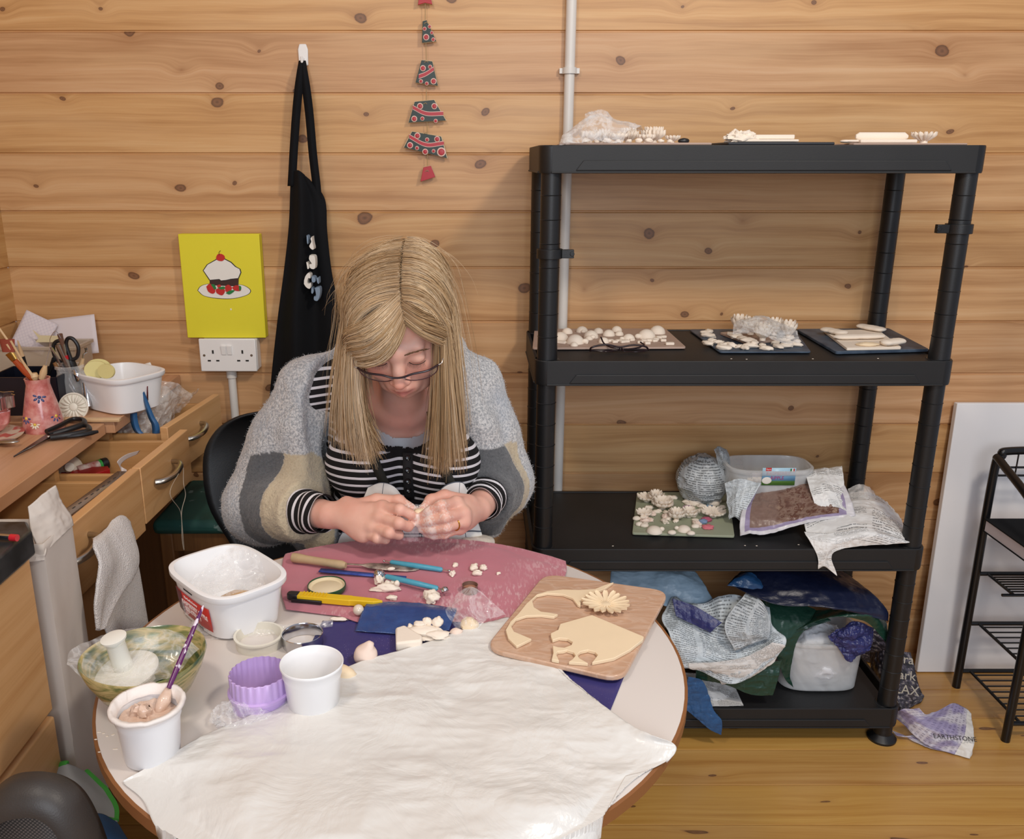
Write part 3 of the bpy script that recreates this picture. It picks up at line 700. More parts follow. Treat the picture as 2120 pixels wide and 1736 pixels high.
G = sheet([[(668, 1284), (780, 1282), (1000, 1282), (1325, 1300)], [(640, 1340), (800, 1340), (1000, 1340), (1308, 1360)], [(610, 1400), (800, 1410), (1000, 1410), (1290, 1405)], [(575, 1470), (800, 1480), (1060, 1480), (1258, 1484)]], 90, 60, TZ+.0016, .0008, 10, 4)
G[..., 2] = np.maximum(G[..., 2], TZ+.0006)
tag(MB().grid(G).build('navy_sheet', M['navy'], solid=.0004, solid_off=1), 'flat navy blue polythene sheet on the table under the clay scraps', 'plastic sheet')
G = sheet([[(762, 1246, .731), (850, 1247, .733), (945, 1258, .731)], [(755, 1255, .735), (850, 1258, .736), (945, 1266, .735)], [(746, 1275, .731), (840, 1280, .731), (938, 1283, .731)], [(735, 1305, .7245), (830, 1312, .7245), (930, 1305, .7245)]], 50, 40, .73, .0015, 30, 6)
tag(MB().grid(G).build('folded_blue_film', M['bluefoil'], solid=.0004, solid_off=1), 'shiny blue folded edge of plastic lying over the pink cloth beside the white bead', 'plastic sheet')
t = NT('white_crinkled_polythene'); P_ = t.obj()
rg = t.n('TexNoise', Vector=P_, Scale=11.0, Detail=5.0, Roughness=.55, Distortion=.6).outputs[0]
cr = t.math('ABSOLUTE', t.math('SUBTRACT', rg, .5))
t.P(Base9Color=t.mix(t.noise(P_, 5, 3), srgb('#dad8d3'), srgb('#e4e2de')), Roughness=.28); t.bump(t.math('ADD', t.math('MULTIPLY', cr, 2), t.noise(P_, 9, 3)), .7, .004)
M['whitesheet'] = t.m
R = [[(255, 1618, .722), (420, 1535, .724), (700, 1400, .724), (900, 1330, .7235), (1040, 1283, .7235), (1060, 1300, .7235)],
     [(262, 1640, .712), (440, 1560, .727), (720, 1430, .724), (940, 1355, .723), (1100, 1345, .723), (1152, 1386, .724)],
     [(300, 1690, .70), (480, 1600, .727), (760, 1475, .726), (1000, 1410, .725), (1160, 1410, .724), (1262, 1478, .728)],
     [(330, 1750, .70), (560, 1670, .734), (820, 1560, .730), (1060, 1490, .727), (1230, 1500, .727), (1345, 1528, .735)],
     [(390, 1840, .66), (640, 1780, .737), (880, 1650, .734), (1100, 1590, .730), (1280, 1570, .722), (1400, 1558, .722)],
     [(520, 1960, .62), (700, 1920, .70), (900, 1800, .735), (1120, 1700, .732), (1260, 1640, .722), (1345, 1625, .700)],
     [(620, 2040, .56), (760, 2040, .60), (920, 1960, .66), (1080, 1880, .69), (1220, 1760, .70), (1290, 1700, .66)]]
G = sheet(R, 220, 200, .725, .0035, 7, 8, oct=3, low=.010, lows=7)
G[..., 2] += .0022*ridged(G*np.array([1, 1.6, 1]), 15, 4, 2)
rr = np.hypot(G[..., 0]-TC.x, G[..., 1]-TC.y); G[..., 2] = np.where(rr < TR+.004, np.maximum(G[..., 2], TZ+.0022), G[..., 2])
tag(MB().grid(G).build('white_sheet', M['whitesheet'], solid=.0006, solid_off=1), 'large crinkled white polythene sheet spread over the near half of the table', 'plastic sheet')
# ---------------------------------------------------------------- helpers for small things
def lump(c, r, seed=0, amp=.22, sc=1.6, seg=20, rings=12, rot=0, tilt=0, flatb=True):
    r = Vector(r) if hasattr(r, '__len__') else Vector((r, r, r)); rnd = random.Random(seed)
    m = MB(); m.ball((0, 0, 0), 1, seg, rings); V = np.array(m.v)
    V = V*(1+amp*fbm(V+seed*3.1, sc, 2, seed)[:, None])
    if flatb: V[:, 2] = np.maximum(V[:, 2], -.55)
    V = V*np.array([r.x, r.y, r.z]); R = np.array(Matrix.Rotation(rot, 3, 'Z') @ Matrix.Rotation(tilt, 3, 'X'))
    V = V@R.T; V[:, 2] -= V[:, 2].min(); V = V+np.array([c[0], c[1], c[2]]); m.v = [tuple(p) for p in V]; return m
def on(x, y, z=TZ): return atz(x, y, z)
def slab(pts_px, z, h, f=None, jitter=0, n=0, seed=1):
    P = [atz(*(f(*p) if f else p), z) for p in pts_px]
    if n: P = curve(P+[P[0]], n)[:-1]
    m = MB(); k = len(P); m.add([(p.x, p.y, z) for p in P]+[(p.x, p.y, z+h) for p in P], [tuple(range(k-1, -1, -1)), tuple(range(k, 2*k))]+[(i, (i+1) % k, k+(i+1) % k, k+i) for i in range(k)]); return m
def stick(a, b, r, seg=12): return MB().tube([a, b], r, seg)
# clay board
t = NT('filmed_mdf_board'); P_ = t.obj()
ln = t.n('TexNoise', Vector=t.n('Mapping', Vector=P_, Rotation=(0, 0, .9), Scale=(12, 40, 12)), Scale=1.0, Detail=4.0, Distortion=1.5).outputs[0]
wr = t.math('MAXIMUM', t.math('SUBTRACT', 1.0, t.math('MULTIPLY', t.math('ABSOLUTE', t.math('SUBTRACT', ln, .5)), 14)), 0)
t.P(Base9Color=t.mix(t.math('MULTIPLY', wr, .22), t.mix(t.noise(P_, 12, 3), srgb('#bd967a'), srgb('#cca78c')), srgb('#ead8c8')), Roughness=.22); t.bump(ln, .5, .003); M['board'] = t.m
bz = .7265
bdc = [(1128, 1186), (1386, 1222), (1288, 1406), (1003, 1340)]
W4 = [atz(x, y, bz+.008) for x, y in bdc]
def rounded(C, r, n=6):
    out = []
    for i in range(4):
        p = C[i]; a = (C[i-1]-p).normalized(); b = (C[(i+1) % 4]-p).normalized()
        for k in range(n+1):
            t_ = k/n; q0 = p+a*r; q1 = p+b*r; out.append((q0*(1-t_)**2+p*2*t_*(1-t_)+q1*t_**2))
    return out
P4 = rounded(W4, .03); m = MB(); k = len(P4)
m.add([(p.x, p.y, bz) for p in P4]+[(p.x, p.y, bz+.008) for p in P4], [tuple(range(k-1, -1, -1)), tuple(range(k, 2*k))]+[(i, (i+1) % k, k+(i+1) % k, k+i) for i in range(k)])
tag(m.build('clay_board', M['board'], bevel=.002), 'brown rounded board wrapped in clear film on the right of the table', 'board')
c5 = lambda x, y: (980+x/4.567, 1160+y/4.567)
BZ = bz+.0085
pA = [(1325, 225), (1235, 255), (1150, 290), (1000, 300), (850, 295), (700, 310), (600, 340), (500, 430), (420, 530), (350, 600), (305, 680), (330, 760), (410, 835), (550, 765), (480, 735), (385, 695), (355, 640), (400, 580), (500, 545), (640, 540), (760, 555), (800, 530), (720, 515), (640, 505), (575, 465), (555, 400), (600, 352), (700, 330), (850, 342), (940, 378), (985, 440), (1012, 450), (1015, 400), (1090, 345), (1160, 318), (1240, 290)]
pB = [(730, 715), (800, 680), (820, 625), (1120, 540), (1610, 745), (1600, 775), (1480, 870), (1330, 950), (1210, 975), (1120, 992), (1145, 960), (1175, 920), (1150, 890), (1080, 872), (1010, 888), (982, 915), (1000, 950), (1085, 1000), (900, 985), (935, 960), (965, 925), (945, 892), (880, 872), (850, 882), (800, 885), (780, 910), (810, 975), (740, 960), (755, 900), (748, 830), (800, 845), (860, 850), (925, 825), (938, 795), (890, 765), (810, 758), (748, 780), (732, 745)]
tag(slab(pA, BZ, .0045, c5).build('rolled_clay_offcut', M['claywet'], bevel=.0008), 'thin curved cream clay offcut with two round bites, left on the filmed board', 'clay')
tag(slab(pB, BZ, .005, c5).build('rolled_clay_sheet', M['claywet'], bevel=.0008), 'large flat cream clay sheet with small heart-like cut-outs on the filmed board', 'clay')
def daisy(c, r, n, h, seed=0, lift=.35, mt='clay', inner=.3, w=1.0, layers=1):
    m = MB(); c = Vector(c); rnd = random.Random(seed)
    for L in range(layers):
        rr = r*(1-.25*L)
        for i in range(n):
            a = 2*PI*i/n+rnd.uniform(-.05, .05)+L*.3; d = Vector((math.cos(a), math.sin(a), 0)); p = Vector((-d.y, d.x, 0)); l = rr*rnd.uniform(.92, 1.05)
            wd = w*PI*rr/n*1.35; rows = []
            for (t_, ww) in ((inner*.6, .45), (.5, .85), (.8, 1.0), (.95, .7), (1.0, .25)):
                q = c+d*(l*t_)+Vector((0, 0, h*(.25+L*.5)+lift*h*2*t_*t_))
                rows.append([q-p*wd*ww*.5+Vector((0, 0, h*.25)), q, q+p*wd*ww*.5+Vector((0, 0, h*.25))])
            G = np.array([[tuple(v) for v in row] for row in rows]); 
            top = G+np.array([0, 0, h*.45]); n0 = len(m.v)
            m.grid(top); m.grid(G[:, ::-1])
            # rim walls
            k = 3; rws = len(rows)
            b0 = [j*k for j in range(rws)]+[(rws-1)*k+1, (rws-1)*k+2]+[j*k+2 for j in range(rws-2, -1, -1)]+[1]
            for i0, i1 in zip(b0, b0[1:]+b0[:1]):
                def bot(ix): j, q_ = divmod(ix, k); return n0+rws*k+j*k+(k-1-q_)
                m.f.append((n0+i1, n0+i0, bot(i0), bot(i1)))
    m.lathe([(0, 0), (r*inner, 0), (r*inner, h*.7), (r*inner*.8, h*.95), (0, h*(.9+.4*(layers-1)))], c, 16)
    return m
fz = c5(1250, 435)
tag(daisy(atz(*fz, BZ), .036, 17, .006, 3, lift=.45, mt='claywet', w=.95).build('clay_daisy', M['claywet'], auto=50), 'cut cream clay daisy with many petals lying on the filmed board', 'clay flower')
# film edge of board
# ---------------------------------------------------------------- ice cream tub on the table
def tub(C, z0, h, name, label, cat, mt, taper=.86, wall=.0022, rim=.006, rc=.42, n=10, lab=None):
    """C: four rim corners in world (any z); tub stands on z0"""
    cen = (C[0]+C[1]+C[2]+C[3])/4; ex = ((C[1]+C[2])-(C[0]+C[3]))/4; ey = ((C[3]+C[2])-(C[0]+C[1]))/4
    ex.z = ey.z = 0; ux = ex.normalized(); uy = Vector((-ux.y, ux.x, 0)); ax = ex.length; ay = abs(ey.dot(uy)); 
    root = thing(name, (cen.x, cen.y, z0), label, cat)
    def ring(k, z, grow=0):
        out = []; N = 64
        for i in range(N):
            a = 2*PI*i/N; ca, sa = math.cos(a), math.sin(a); e = 2.0/3.6
            x = math.copysign(abs(ca)**e, ca)*(ax*k+grow); y = math.copysign(abs(sa)**e, sa)*(ay*k+grow)
            out.append(Vector((cen.x, cen.y, z0+z))+ux*x+uy*y)
        return out
    prof = [(taper*.9, .0, 0), (taper, .004, 0), (.99, h-.012, 0), (.99, h-.012, rim*.55), (.99, h-.008, rim), (.99, h-.001, rim), (.985, h, rim*.7), (.98, h, 0), (.985, h-.008, -wall), (taper, .006, -wall), (taper*.88, .003, -wall)]
    G = [ring(*p) for p in prof]; m = MB(); m.grid(G, closed_u=True); N = 64
    m.f.append(tuple(range(N-1, -1, -1))); m.f.append(tuple(len(m.v)-N+i for i in range(N)))
    b = m.build('tub_body', mt, root, auto=40); return root, cen, ux, uy, ax, ay, b
rz = TZ+.078
C = [atz(x, y, rz) for x, y in ((340, 1170), (455, 1254), (600, 1185), (485, 1114))]
tr_, cen, ux, uy, ax, ay, tbdy = tub(C, TZ, .078, 'ice_cream_tub', 'white ice cream tub with red raspberry ripple label on the left of the table', 'tub', M['whitepot'])
M['labred'] = mat('red_label', '#c8352e', rough=.35, var=.05); M['labdk'] = mat('maroon_label', '#5c2226', rough=.4, var=.2, vs=60); M['labtxt'] = mat('white_label_print', '#f4dcd8', rough=.5); M['ink'] = mat('grey_ink', '#3a3838', rough=.6)
# label side = the side between corners C0 and C1
sd = (C[1]-C[0]); sd.z = 0; sd.normalize(); nrm = Vector((sd.y, -sd.x, 0)); mid = (C[0]+C[1])/2
side_c = Vector((cen.x, cen.y, 0))+nrm*((mid-cen).dot(nrm))
hl = .078
def labM(t_, z, push=.0): # point on the tapered side
    k = .86+.13*z/hl; d = (mid-cen).dot(nrm)*k
    return Vector((cen.x, cen.y, TZ+z))+nrm*(d+push)+sd*t_
up = (labM(0, .06)-labM(0, .02)).normalized()
def labplate(t0, t1, z0, z1, mt, nm, push):
    rows = []
    for z in (z0, z1):
        rows.append([labM(t0+(t1-t0)*k/10, z, push-.0016*abs((t0+(t1-t0)*k/10)/.06)**3*3) for k in range(11)])
    return MB().grid(rows).build(nm, mt, tr_, solid=.0003)
lb = labplate(-.052, .052, .014, .052, M['labred'], 'red_label', .0022); labplate(-.053, -.030, .0145, .0515, M['labdk'], 'label_picture', .0027)
LM = frameM(labM(.010, .0365, .0030), sd, up); text_part('RASPBERRY RIPPLE', .0098, LM, M['labtxt'], tr_)
text_part('ICE CREAM', .0098, frameM(labM(.002, .0262, .0030), sd, up), M['labtxt'], tr_)
text_part('The Really Creamy', .0055, frameM(labM(.0, .0465, .0030), sd, up), M['labtxt'], tr_)
text_part('Deliciously', .0058, frameM(labM(.012, .0095, .0016), sd, up), M['ink'], tr_)
text_part('|||||||||||||||', .007, frameM(labM(-.005, .063, .0018), sd, up), M['ink'], tr_, name='batch_print')
M['slipwater'] = mat('clay_dust_lining', '#e4d8c8', rough=.6, var=.1)
# contents
cc = Vector((cen.x, cen.y, TZ+.006))
tag(lump(cc+Vector((.015, -.01, .0)), (.040, .030, .022), 5).build('wrapped_clay_block', mat('tan_clay', '#c9a67c', rough=.5)), 'tan lump of clay lying inside the table ice cream tub', 'clay')
tag(lump(cc+Vector((-.012, -.035, .006)), (.014, .010, .018), 9, amp=.5).build('clay_scrap', M['clay']), 'small pale clay scrap beside the tan lump inside the tub', 'clay')
def bagmesh(c, r, seed, amp=.35, sc=2.2, seg=90, rings=60, flatb=-.5, rid=True, M3=None):
    m = MB(); m.ball((0, 0, 0), 1, seg, rings); V = np.array(m.v); nz = (ridged(V+seed*5.3, sc, 4, seed) if rid else fbm(V+seed*5.3, sc, 4, seed))
    V = V*(1+amp*nz[:, None]); V[:, 2] = np.maximum(V[:, 2], flatb); V = V*np.array(r)
    if M3 is not None: V = V@np.array(M3).T
    V[:, 2] -= V[:, 2].min(); V += np.array([c[0], c[1], c[2]]); m.v = [tuple(p) for p in V]; return m
G = loft([[cc+Vector(p) for p in r] for r in ([(-.055, -.045, .02), (-.02, -.05, .025), (.01, -.04, .02)], [(-.07, .0, .035), (-.03, -.005, .04), (.02, .0, .03)], [(-.05, .05, .05), (-.01, .03, .045), (.05, .02, .035)], [(-.02, .075, .07), (.02, .06, .078), (.05, .045, .05)])], 90, 90)
tag(MB().grid(crumple(G, .006, 30, 4)).build('crumpled_bag', M['film']), 'clear crumpled plastic bag stuffed inside the table ice cream tub', 'plastic bag')
# ---------------------------------------------------------------- ceramic bowl with plunger cutter
t = NT('green_brushed_glaze'); P_ = t.obj()
n1 = t.n('TexNoise', Vector=t.n('Mapping', Vector=P_, Scale=(14, 14, 60)), Scale=1.0, Detail=4.0, Distortion=1.0).outputs[0]
t.P(Base9Color=t.ramp(n1, [(.38, srgb('#3e5a3a')), (.47, srgb('#8a8752')), (.55, srgb('#c3ae78')), (.68, srgb('#6d7a44'))]), Roughness=.25); t.b.inputs['Coat Weight'].default_value = .4; t.bump(n1, .25, .001); M['bowl'] = t.m
bc = on(300, 1420, TZ); bc = Vector(((on(288, 1412, .765)).x, on(288, 1365, .792).y, TZ)); s_ = 1.0
br = (atz(418, 1362, .79).x-atz(160, 1362, .79).x)/2; bc.x = (atz(418, 1362, .79).x+atz(160, 1362, .79).x)/2
br *= .955; bc.y += .014; bc.x += .003
def bowlfn(a, i, z): return 1+.03*math.cos(2*(a-.25))+.03*math.cos(3*(a-1.0)) 
bo = thing('ceramic_bowl', bc, 'green and cream brushed ceramic bowl on the left edge of the table', 'bowl')
bh = .072
prof = [(0, 0), (br*.42, 0), (br*.5, .004), (br*.74, .024), (br*.92, .05), (br*1.0, bh-.003), (br*.985, bh), (br*.95, bh-.002), (br*.86, .048), (br*.68, .024), (br*.4, .009), (0, .007)]
MB().lathe(prof, bc, 72, fn=bowlfn).build('bowl_body', M['bowl'], bo, auto=60)
pc = Vector((atz(258, 1378, .77).x, atz(258, 1378, .77).y, TZ+.040)); tl = Matrix.Rotation(.12, 4, 'X') @ Matrix.Rotation(-.12, 4, 'Y')
M['pwhite'] = mat('white_cutter_plastic', '#eceae0', rough=.3, var=.02)
pl = thing('plunger_cutter', pc, 'white round plunger flower cutter with a stem knob, resting in the green bowl', 'cutter')
pm = Matrix.Translation((0, 0, 0)) @ tl
dr = br*.56
MB().lathe([(0, 0), (dr, 0), (dr, .0025), (dr*.9, .006), (.014, .009), (0, .009)], pc, 40, M=pm).build('disc', M['pwhite'], pl)
MB().lathe([(0, .008), (.0125, .008), (.0118, .046), (.0122, .047), (0, .047)], pc, 28, M=pm).build('stem', M['pwhite'], pl)
MB().lathe([(0, .047), (.009, .047), (.010, .050), (.0155, .053), (.0160, .056), (.012, .057), (0, .0575)], pc, 28, M=pm).build('knob', M['pwhite'], pl)
MB().lathe([(dr*.72, -.014), (dr*.78, -.014), (dr*.78, 0), (dr*.72, 0), (dr*.72, -.014)], pc, 60, M=pm, fn=lambda a, i, z: 1+.10*math.cos(10*a), close=False).build('cutting_edge', M['pwhite'], pl)
G = loft([[bc+Vector((-.085, -.03, .073)), bc+Vector((-.05, -.05, .062)), bc+Vector((.0, -.062, .058)), bc+Vector((.03, -.058, .064))],
          [bc+Vector((-.092, .0, .076)), bc+Vector((-.045, -.01, .056)), bc+Vector((.01, -.01, .056)), bc+Vector((.045, -.012, .05))],
          [bc+Vector((-.07, .035, .074)), bc+Vector((-.04, .03, .07)), bc+Vector((.01, .03, .078)), bc+Vector((.055, .01, .06))],
          [bc+Vector((-.04, .06, .07)), bc+Vector((0, .05, .078)), bc+Vector((.03, .045, .075)), bc+Vector((.06, .03, .06))]], 70, 70)
G = crumple(G, .004, 22, 4)
tag(MB().grid(G).build('cling_film', M['film']), 'torn piece of clear cling film draped inside the green bowl', 'cling film')
# ---------------------------------------------------------------- pots
def pot(c, r, h, name, label, mt, taper=.80, cat='pot'):
    root = thing(name, c, label, cat)
    prof = [(0, 0), (r*taper*.9, 0), (r*taper, .003), (r*.90, h*.72), (r*.945, h*.78), (r*.955, h-.006), (r, h-.004), (r*1.01, h-.001), (r*.99, h), (r*.955, h-.001), (r*.93, h*.8), (r*.885, h*.7), (r*taper-.001, .004), (0, .003)]
    MB().lathe(prof, c, 56).build('pot_body', mt, root, auto=50); return root
t = NT('slip_crusted_pot'); P_ = t.obj(); z_ = t.sep(P_)[2]; nn = t.noise(P_, 60, 3)
t.P(Base9Color=t.mix(t.ramp(t.math('ADD', z_, t.math('MULTIPLY', nn, .006)), [(.0655, (0, 0, 0)), (.068, (1, 1, 1))]), srgb('#f3f3f5'), srgb('#ead9cd')), Roughness=.35); t.bump(nn, t.ramp(z_, [(.065, (0, 0, 0)), (.067, (1, 1, 1))]), .002); M['crust'] = t.m
c1 = on(317, 1563); p1_ = pot(c1, .0392, .070, 'slip_pot', 'white pot of pinkish clay slip with a purple brush, at the front left', M['crust'])
t = NT('pink_slip'); P_ = t.obj(); t.P(Base9Color=t.mix(t.noise(P_, 50, 3), srgb('#caa184'), srgb('#ecd8ca')), Roughness=.2); t.bump(t.noise(P_, 90, 3), .6, .003); M['slip'] = t.m
m = MB(); m.lathe([(0, .044), (.033, .046), (.0335, .05), (.02, .0505), (0, .05)], c1, 40); V = np.array(m.v); q = V[:, 2] > TZ+.0465; V[q, 2] += .006*(ridged(V[q], 45, 3, 2)+.2)*(1); m.v = [tuple(p) for p in V]
tag(m.build('clay_slip', M['slip']), 'pinkish wet clay slip filling the front left white pot', 'clay slip', kind='stuff')
m = MB(); m.lathe([(.0385, .066), (.0425, .0675), (.042, .0715), (.0375, .072), (.034, .060), (.037, .060)], c1, 90, close=False); V = np.array(m.v); V += (fbm(V, 90, 2, 5)*.0012)[:, None]; m.v = [tuple(p) for p in V]
m.build('slip_crust', mat('slip_crust', '#eee6e0', rough=.5, bump=.4, bs=200), p1_, auto=90)
b0 = c1+Vector((.008, .004, .05)); b1 = atY(421, 1253, 1.0)
t = NT('purple_brush_handle'); P_ = t.obj(); t.P(Base9Color=t.mix(t.ramp(t.noise(P_, 90, 2), [(.56, (0, 0, 0)), (.6, (1, 1, 1))]), srgb('#5d1f5c'), srgb('#dcd0dc')), Roughness=.25); M['purple'] = t.m
brs = thing('paint_brush', b0, 'slim purple paint brush spattered white, standing in the slip pot', 'brush')
dv = (b1-b0)
MB().tube([b0+dv*.24, b0+dv*.4, b0+dv*.75, b0+dv*.97, b1], [.0028, .0036, .003, .0018, .0009], 12).build('handle', M['purple'], brs)
m = MB(); m.tube([b0+dv*t_ for t_ in (0, .06, .12, .18, .25)], [.002, .006, .008, .006, .003], 16); V = np.array(m.v); V += (fbm(V, 140, 3, 8)*.004)[:, None]; m.v = [tuple(p) for p in V]; m.build('clay_clogged_bristles', M['slip'], brs, auto=90)
tag(lump(b0+Vector((-.016, -.002, -.004)), (.012, .009, .010), 12, amp=.6, sc=3, flatb=False).build('slip_lump', M['slip']), 'soft lump of slip at the foot of the purple brush', 'clay')
c2 = Vector((atz(645, 1370, .79).x, atz(645, 1370, .79).y, TZ+.001)); pot(c2, .0395, .070, 'white_pot', 'clean empty white pot in the middle of the table beside the lilac cutter', M['whitepot'])
# lilac cutter
M['lilac'] = mat('lilac_plastic', '#c6a9de', rough=.35, var=.05, sss=0)
lc = Vector((atz(535, 1385, .77).x, atz(535, 1385, .77).y, TZ)); r = .0375
lcx = thing('pastry_cutter', lc, 'lilac plastic round pastry cutter with a fluted upper edge on the table', 'cutter')
wav = lambda a, i, z: 1+(.022*math.cos(26*a) if z > .024 else 0)
MB().lathe([(r*.93, .0), (r*.96, 0), (r*1.0, .018), (r*1.07, .0185), (r*1.08, .022), (r*1.0, .0235), (r*.99, .046), (r*.955, .047), (r*.95, .025), (r*.95, .018), (r*.93, 0)], lc, 208, fn=wav, close=False).build('cutter_ring', M['lilac'], lcx, auto=50)
lc2 = Vector((atz(536, 1318, .732).x, atz(536, 1318, .732).y, TZ)); r = .0355
cw = thing('ring_cutter', lc2, 'cream plastic ring cutter lying on the table behind the lilac one', 'cutter')
MB().lathe([(r*.90, 0), (r*.93, 0), (r*.93, .014), (r, .0145), (r, .017), (r*.9, .0175), (r*.9, 0)], lc2, 64, close=False).build('ring', M['cream'], cw, auto=40)
lc3 = Vector((atz(627, 1325, .728).x, atz(627, 1325, .728).y, TZ+.001)); r = .0285
tag(MB().lathe([(r, 0), (r*1.02, .001), (r, .018), (r*1.03, .019), (r*1.01, .0195), (r*.975, .018), (r*.985, 0), (r, 0)], lc3, 56, close=False).build('metal_ring_cutter', M['steel'], auto=40), 'plain shiny metal ring cutter on the navy sheet behind the white pot', 'cutter')
lc4 = Vector((atz(973, 1212, .735).x, atz(973, 1212, .735).y, TZ+.005)); r = .0125
mr = thing('small_ring_cutter', lc4, 'small metal ring cutter filled with reddish clay on the pink cloth', 'cutter')
MB().lathe([(r, 0), (r*1.02, .011), (r*1.05, .012), (r*.97, .012), (r*.96, 0), (r, 0)], lc4, 40, close=False).build('ring', mat('clay_smeared_metal', '#8d7468', rough=.4, metal=.5, var=.3, vs=90), mr, auto=40)
MB().lathe([(0, 0.001), (r*.95, 0.001), (r*.95, .006), (0, .007)], lc4, 30).build('clay_fill', mat('brown_clay', '#a8745c', rough=.7), mr)
# jar lid
jc = Vector((atz(676, 1207, .735).x, atz(676, 1207, .735).y, TZ+.004)); r = .0305
jl = thing('jar_lid', jc, 'upturned green-rimmed jar lid with cream inside on the pink cloth', 'lid')
MB().lathe([(0, 0), (r, 0), (r*1.03, .002), (r*1.03, .008), (r*1.0, .0095), (r*.96, .0085), (r*.96, .003), (0, .003)], jc, 56).build('rim', mat('green_enamel', '#1e4a2c', rough=.25, coat=.3), jl, auto=50)
MB().lathe([(0, .003), (r*.94, .003), (r*.955, .0078), (r*.92, .0078), (r*.9, .0045), (r*.78, .004), (r*.76, .0046), (0, .0046)], jc, 56).build('lid_lining', mat('cream_lid_lining', '#e2d2b0', rough=.4), jl, auto=50)
# tools
PZ = TZ+.006
def two(a, b, z0=PZ+.004, z1=None): return atz(*a, z0), atz(*b, z1 if z1 else z0)
kn = thing('palette_knife', atz(700, 1170, PZ), 'wooden-handled palette knife with clay-caked blade at the back of the pink cloth', 'knife')
a, b = two((603, 1153), (716, 1170), PZ+.008); d = (b-a)
MB().tube([a, a+d*.03, a+d*.12, a+d*.3, a+d*.7, a+d*.93, b], [.003, .008, .0085, .0072, .0068, .0075, .005], 16).build('handle', mat('worn_wood_handle', '#b59c77', rough=.6, var=.2, vs=40), kn)
M['claymetal'] = mat('clay_smeared_blade', '#6e625c', rough=.45, metal=.5, col2='#c9b9ac', vs=60)
a2, b2 = two((716, 1171), (868, 1178), PZ+.002); a2.z = PZ+.006
u = (b2-a2).normalized(); p = Vector((-u.y, u.x, 0)); L = (b2-a2).length
pts = []
for t_, w in ((0, .002), (.22, .0025), (.32, .009), (.6, .013), (.85, .011), (.96, .006), (1, .0)): pts.append((t_, w))
rows = [[a2+u*(L*t_)-p*w, a2+u*(L*t_)+p*w] for t_, w in pts]
MB().grid(rows).build('blade', M['claymetal'], kn, solid=.0012)
a, b = two((662, 1181), (840, 1197), PZ+.0005); u = (b-a).normalized(); p = Vector((-u.y, u.x, 0))
tag(MB().grid([[a-p*.006, b-p*.005], [a+p*.006, b+p*.005]]).build('blue_modelling_tool', mat('blue_tool_plastic', '#28418c', rough=.35, col2='#3c57a8', vs=90), solid=.002, solid_off=1), 'flat blue plastic modelling tool lying under the ball tool on the pink cloth', 'tool')
M['teal'] = mat('turquoise_handle', '#4c9cb4', rough=.35, var=.15, vs=120, bump=.2, bs=200)
for (A, B, ra, rb_, lab) in (((795, 1161), (930, 1181), .0022, .0025, 'turquoise ball tool with tiny steel tips, lying furthest from the camera'), ((785, 1189), (921, 1221), .0095, .006, 'turquoise ball tool with large steel ball, lying on the blue strip')):
    a = atz(*A, PZ+.003+ra); b = atz(*B, PZ+.003+rb_); d = b-a
    rt = thing('ball_tool', a, lab, 'tool')
    MB().tube([a+d*.10, a+d*.12, a+d*.5, a+d*.88, a+d*.90], [.0025, .0042, .0048, .0042, .0025], 14).build('handle', M['teal'], rt)
    MB().tube([a, a+d*.12], .0014, 8).build('shaft', M['steel'], rt); MB().tube([a+d*.88, b], .0014, 8).build('shaft', M['steel'], rt)
    MB().ball(a, ra, 20, 14).build('steel_ball', M['steel'], rt); MB().ball(b, rb_, 20, 14).build('steel_ball', M['steel'], rt)
M['yellowpl'] = mat('yellow_plastic', '#e3bb1e', rough=.35, var=.05); M['blkpl'] = mat('black_tool_plastic', '#17171a', rough=.4)
a, b = two((618, 1236), (792, 1251), PZ+.004); d = b-a; u = d.normalized(); p = Vector((-u.y, u.x, 0)); L = d.length
ck = thing('craft_knife', a, 'yellow snap-off craft knife with black slider end on the pink cloth', 'knife')
def tapebox(m, prof, z0, h):
    rows = [[a+u*(L*t_)-p*w, a+u*(L*t_)+p*w] for t_, w in prof]; k = len(prof)
    for (r0, r1) in zip(rows, rows[1:]):
        n0 = len(m.v); vs = [Vector((q.x, q.y, z0+e)) for e in (0, h) for q in (r0[0], r0[1], r1[1], r1[0])]
        m.add(vs, [(0, 3, 2, 1), (4, 5, 6, 7), (0, 1, 5, 4), (1, 2, 6, 5), (2, 3, 7, 6), (3, 0, 4, 7)])
    return m
tapebox(MB(), [(0, .0075), (.62, .0085), (.64, .0075), (.9, .006), (1, .001)], PZ+.001, .010).build('handle', M['yellowpl'], ck, bevel=.001)
tapebox(MB(), [(-.13, .004), (-.10, .007), (0.005, .0078)], PZ+.001, .0105).build('end_cap', M['blkpl'], ck, bevel=.0015)
m = MB()
for k in range(8): m.box(a+u*(L*(.06+.038*k))+Vector((0, 0, PZ+.0115-a.z)), (.0022, .013, .0022), Matrix.Rotation(math.atan2(u.y, u.x), 3, 'Z'))
m.build('grip_ribs', M['yellowpl'], ck)
m = MB(); m.box(a+u*(L*.12)-p*.009+Vector((0, 0, PZ+.003-a.z)), (.05, .004, .006), Matrix.Rotation(math.atan2(u.y, u.x), 3, 'Z')); m.build('slider', M['blkpl'], ck, bevel=.001)
q = on(742, 1262, PZ+.007); tag(MB().ball(q, .0085, 24, 16).build('pearl_bead', mat('pearl', '#e3d2bd', rough=.18, var=.08, coat=.6)), 'round pearly bead at the near edge of the pink cloth', 'bead')
